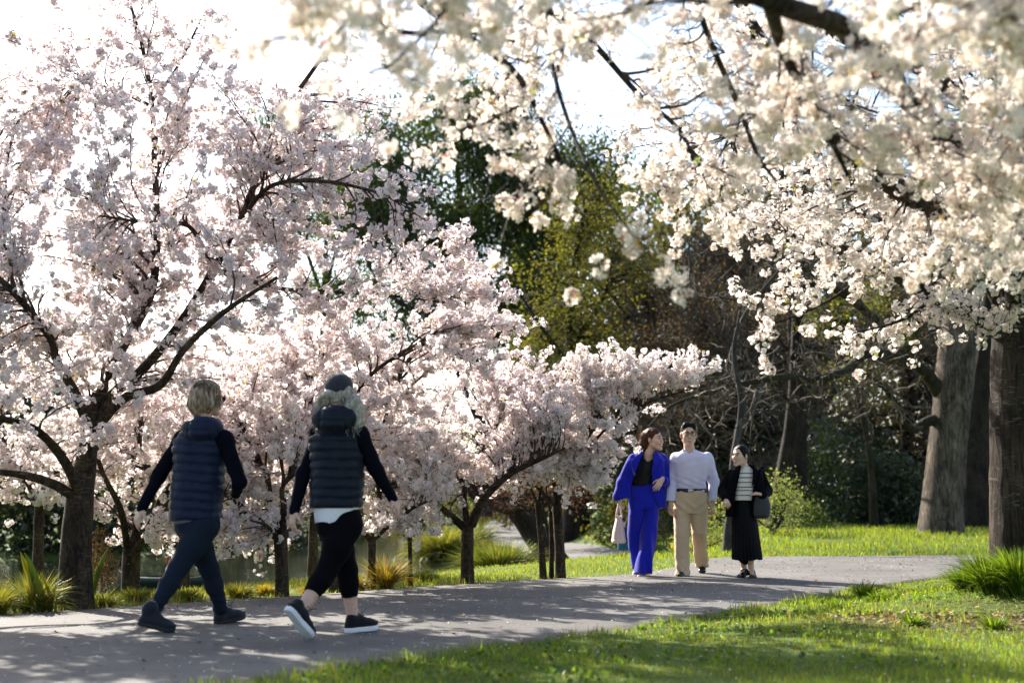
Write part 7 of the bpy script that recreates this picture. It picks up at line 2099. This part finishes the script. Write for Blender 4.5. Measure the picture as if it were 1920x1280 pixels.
# ---- black and white dog lying in the grass
x, y = at(1242, 31.5); zd = gz(x, y) + .02
dg = thing('dog', 'black dog with a white chest lying on the grass behind the trouser suit', 'dog', (x, y, zd))
M_FUR = mat_simple('black_dog_fur', (.006, .006, .006), (.018, .016, .015), 60, .6, .5, .01)
v = Vol((-.42, -.24, -.02), (.42, .24, .52), .008)
v.ell((.10, .02, .16), (.24, .12, .13), None, .0); v.ell((-.08, .0, .18), (.13, .11, .15), None, .06); v.ell((.26, .03, .13), (.11, .12, .12), None, .05)
v.chain([(-.12, 0, .24), (-.20, -.02, .34)], [.075, .065], .04)
v.ell((-.23, -.03, .385), (.072, .060, .064), None, .02); v.cap((-.26, -.04, .37), (-.34, -.06, .345), .036, .026, .02)
for q in (-1, 1):
    v.chain([(-.20, q * .045 - .02, .43), (-.195, q * .075 - .02, .40), (-.20, q * .082 - .02, .35)], [.022, .024, .014], .01)
    v.chain([(-.12, q * .08, .12), (-.22, q * .085, .045), (-.36, q * .08, .03)], [.05, .036, .026], .02)
    v.chain([(.28, q * .11, .11), (.16, q * .15, .06), (.30, q * .15, .03)], [.07, .042, .028], .02)
v.chain([(.34, .05, .10), (.40, .10, .05), (.36, .18, .03)], [.03, .022, .014], .02)
v.disp(lambda X, Y, Z: .006 * wob(X, Y, Z, 55, 2))
def dogcol(V): return np.where(((V[:, 0] < -.10) & (V[:, 0] > -.24) & (V[:, 2] < .30) & (np.abs(V[:, 1] + .02) < .05))[:, None], np.array([1.0, .95, .85]), np.array([.012, .011, .010]))
m, nt, out = mat_new('dog_coat'); bb_ = N(nt, 'ShaderNodeBsdfPrincipled', Roughness=.6); an = N(nt, 'ShaderNodeAttribute', attribute_name='tint'); nt.links.new(an.outputs['Color'], bb_.inputs['Base Color']); nt.links.new(bb_.outputs[0], out.inputs['Surface'])
v.build('body', m, dg, dogcol)
for q in (-1, 1):
    V, Q = uv_ell((-.285, q * .032 - .035, .40), (.009, .009, .009), np.eye(3), 8, 6); mesh_np('eye', V, [Q], FACE['iris'], dg, True)
V, Q = uv_ell((-.365, -.062, .352), (.014, .016, .012), np.eye(3), 8, 6); mesh_np('nose', V, [Q], FACE['iris'], dg, True)

# ---- paddler on the pond behind the first walker
dk = 29.0; x, y = at(326, dk)
cn = thing('canoe', 'low dark canoe on the pond glimpsed behind the legs of the first walker', 'canoe', (x, y, WATER_Z))
u = np.linspace(-1, 1, 25); rows_ = []
th = np.linspace(-math.pi / 2 * 1.0, math.pi / 2, 9)
VV = []
for uu in u:
    w_ = .36 * (1 - abs(uu) ** 2.6) + .01; up_ = .20 + .14 * abs(uu) ** 4
    for a in np.linspace(-1, 1, 11): VV.append((uu * 1.05, w_ * a * (1 - .12 * (1 - abs(a))), -.10 + (up_ + .10) * abs(a) ** 2.6))
VV = np.array(VV); i = np.arange(25 * 11).reshape(25, 11)
Q = np.stack([i[:-1, :-1], i[:-1, 1:], i[1:, 1:], i[1:, :-1]], -1).reshape(-1, 4)
Vin = VV * np.array([.985, .93, 1]) + np.array([0, 0, .02])
Q2 = Q[:, ::-1] + len(VV)
rim = np.concatenate([np.stack([i[:-1, e], i[1:, e], i[1:, e] + len(VV), i[:-1, e] + len(VV)], -1) for e in (0, 10)])
hull = mesh_np('hull', np.concatenate([VV, Vin]), [np.concatenate([Q, Q2, rim])], mat_simple('dark_green_hull', (.02, .035, .025), None, 20, .35), cn, True)
for xx in (-.55, .0):
    b_ = Bag(); V, fs = tubes(np.array([[[xx, -.30, .16], [xx, 0, .16], [xx, .30, .16]]]), np.full((1, 3), .045), 6, caps=True); b_.add(V, fs); b_.build('seat', mat_simple('canoe_seat_wood', (.25, .15, .07), None, 20, .6), cn)
pd = thing('person', 'paddler with ginger ponytail sitting in the canoe half hidden by the first walker', 'person', (x, y, WATER_Z + .10)); pd.scale = (.66, .66, .66)
v = Vol((-.35, -.45, -.12), (.75, .45, .95), .0075)
hp = Fr((.03, .0, .74), frame((.95, -.2, 0)), .98)
head_prims(v, hp); v.cap((0, 0, .48), (.01, 0, .66), .055, .048, .02); v.ell((0, 0, .34), (.11, .15, .20), None, .03); v.ell((.02, 0, .10), (.13, .17, .12), None, .03)
for q in (-1, 1):
    A_ = [np.array([0, q * .18, .46]), np.array([.10, q * .27, .26]), np.array([.34, q * .22 - .06, .26 - .04 * q])]
    v.chain(A_, [.045, .036, .026], .02); hand_prims(v, A_[2], (.9, -.3, 0), (0, 0, 1), q, 1.1, .95)
    v.chain([np.array([.04, q * .10, .06]), np.array([.40, q * .13, .16]), np.array([.66, q * .10, -.03])], [.085, .058, .038], .03)
    v.cap((.66, q * .10, -.03), (.71, q * .10, .06), .04, .03, .02)
v.build('body', M_SKIN, pd)
v = Vol((-.30, -.40, .0), (.35, .40, .60), .008)
v.loft([(.04, .0, 0, .15, .19), (.25, 0, 0, .135, .175), (.42, 0, 0, .12, .19), (.50, 0, 0, .08, .10), (.53, 0, 0, .065, .075)], 0)
for q in (-1, 1): v.chain([(0, q * .18, .46), (.07, q * .25, .32)], [.065, .06], .02)
v.build('shirt', mat_cloth('pale_grey_shirt', (.32, .32, .36)), pd)
v = Vol((-.25, -.32, -.1), (.75, .32, .32), .0085)
for q in (-1, 1): v.chain([(.04, q * .10, .06), (.40, q * .13, .16), (.60, q * .11, .03)], [.10, .072, .055], .03)
v.build('trousers', M_DENIM, pd)
v = Vol(hp.c - .28, hp.c + .2, .0065); v.ell(hp(0, -.022, .034), (.083, .103, .090), hp.R, 0)
v.chain([hp(0, -.12, .02), hp(0, -.16, .0), hp(0, -.17, -.10), hp(0, -.15, -.18)], [.03, .032, .034, .018], .02)
v.cut(v.ell(hp(0, .095, -.03), (.078, .075, .098), hp.R, fn_only=True), hp.c - .2, hp.c + .2)
v.build('hair', mat_hair('ginger_hair', (.20, .075, .02), (.50, .22, .07), .4), pd)
pa = thing('paddle', 'black bladed paddle held over the water beside the first walker', 'paddle', (x + .4, y - .1, WATER_Z + .4))
V, fs = tubes(np.array([[[-.35, .45, .22], [.0, .0, .10], [.22, -.22, .03]]]), np.full((1, 3), .016), 8, caps=True); mesh_np('shaft', V, fs, mat_simple('paddle_shaft', (.05, .05, .05), None, 10, .4), pa, True)
for sgn, c0, dr in ((1, np.array([.22, -.22, .03]), nrm(np.array([.55, -.5, -.20]))), (-1, np.array([-.35, .45, .22]), nrm(np.array([-.5, .6, .22])))):
    V, Q = uv_ell(c0 + dr * .20, (.085, .24, .015), frame(dr, (0, -.5, 1)), 16, 8); mesh_np('blade', V, [Q], M_SHOEB, pa, True)
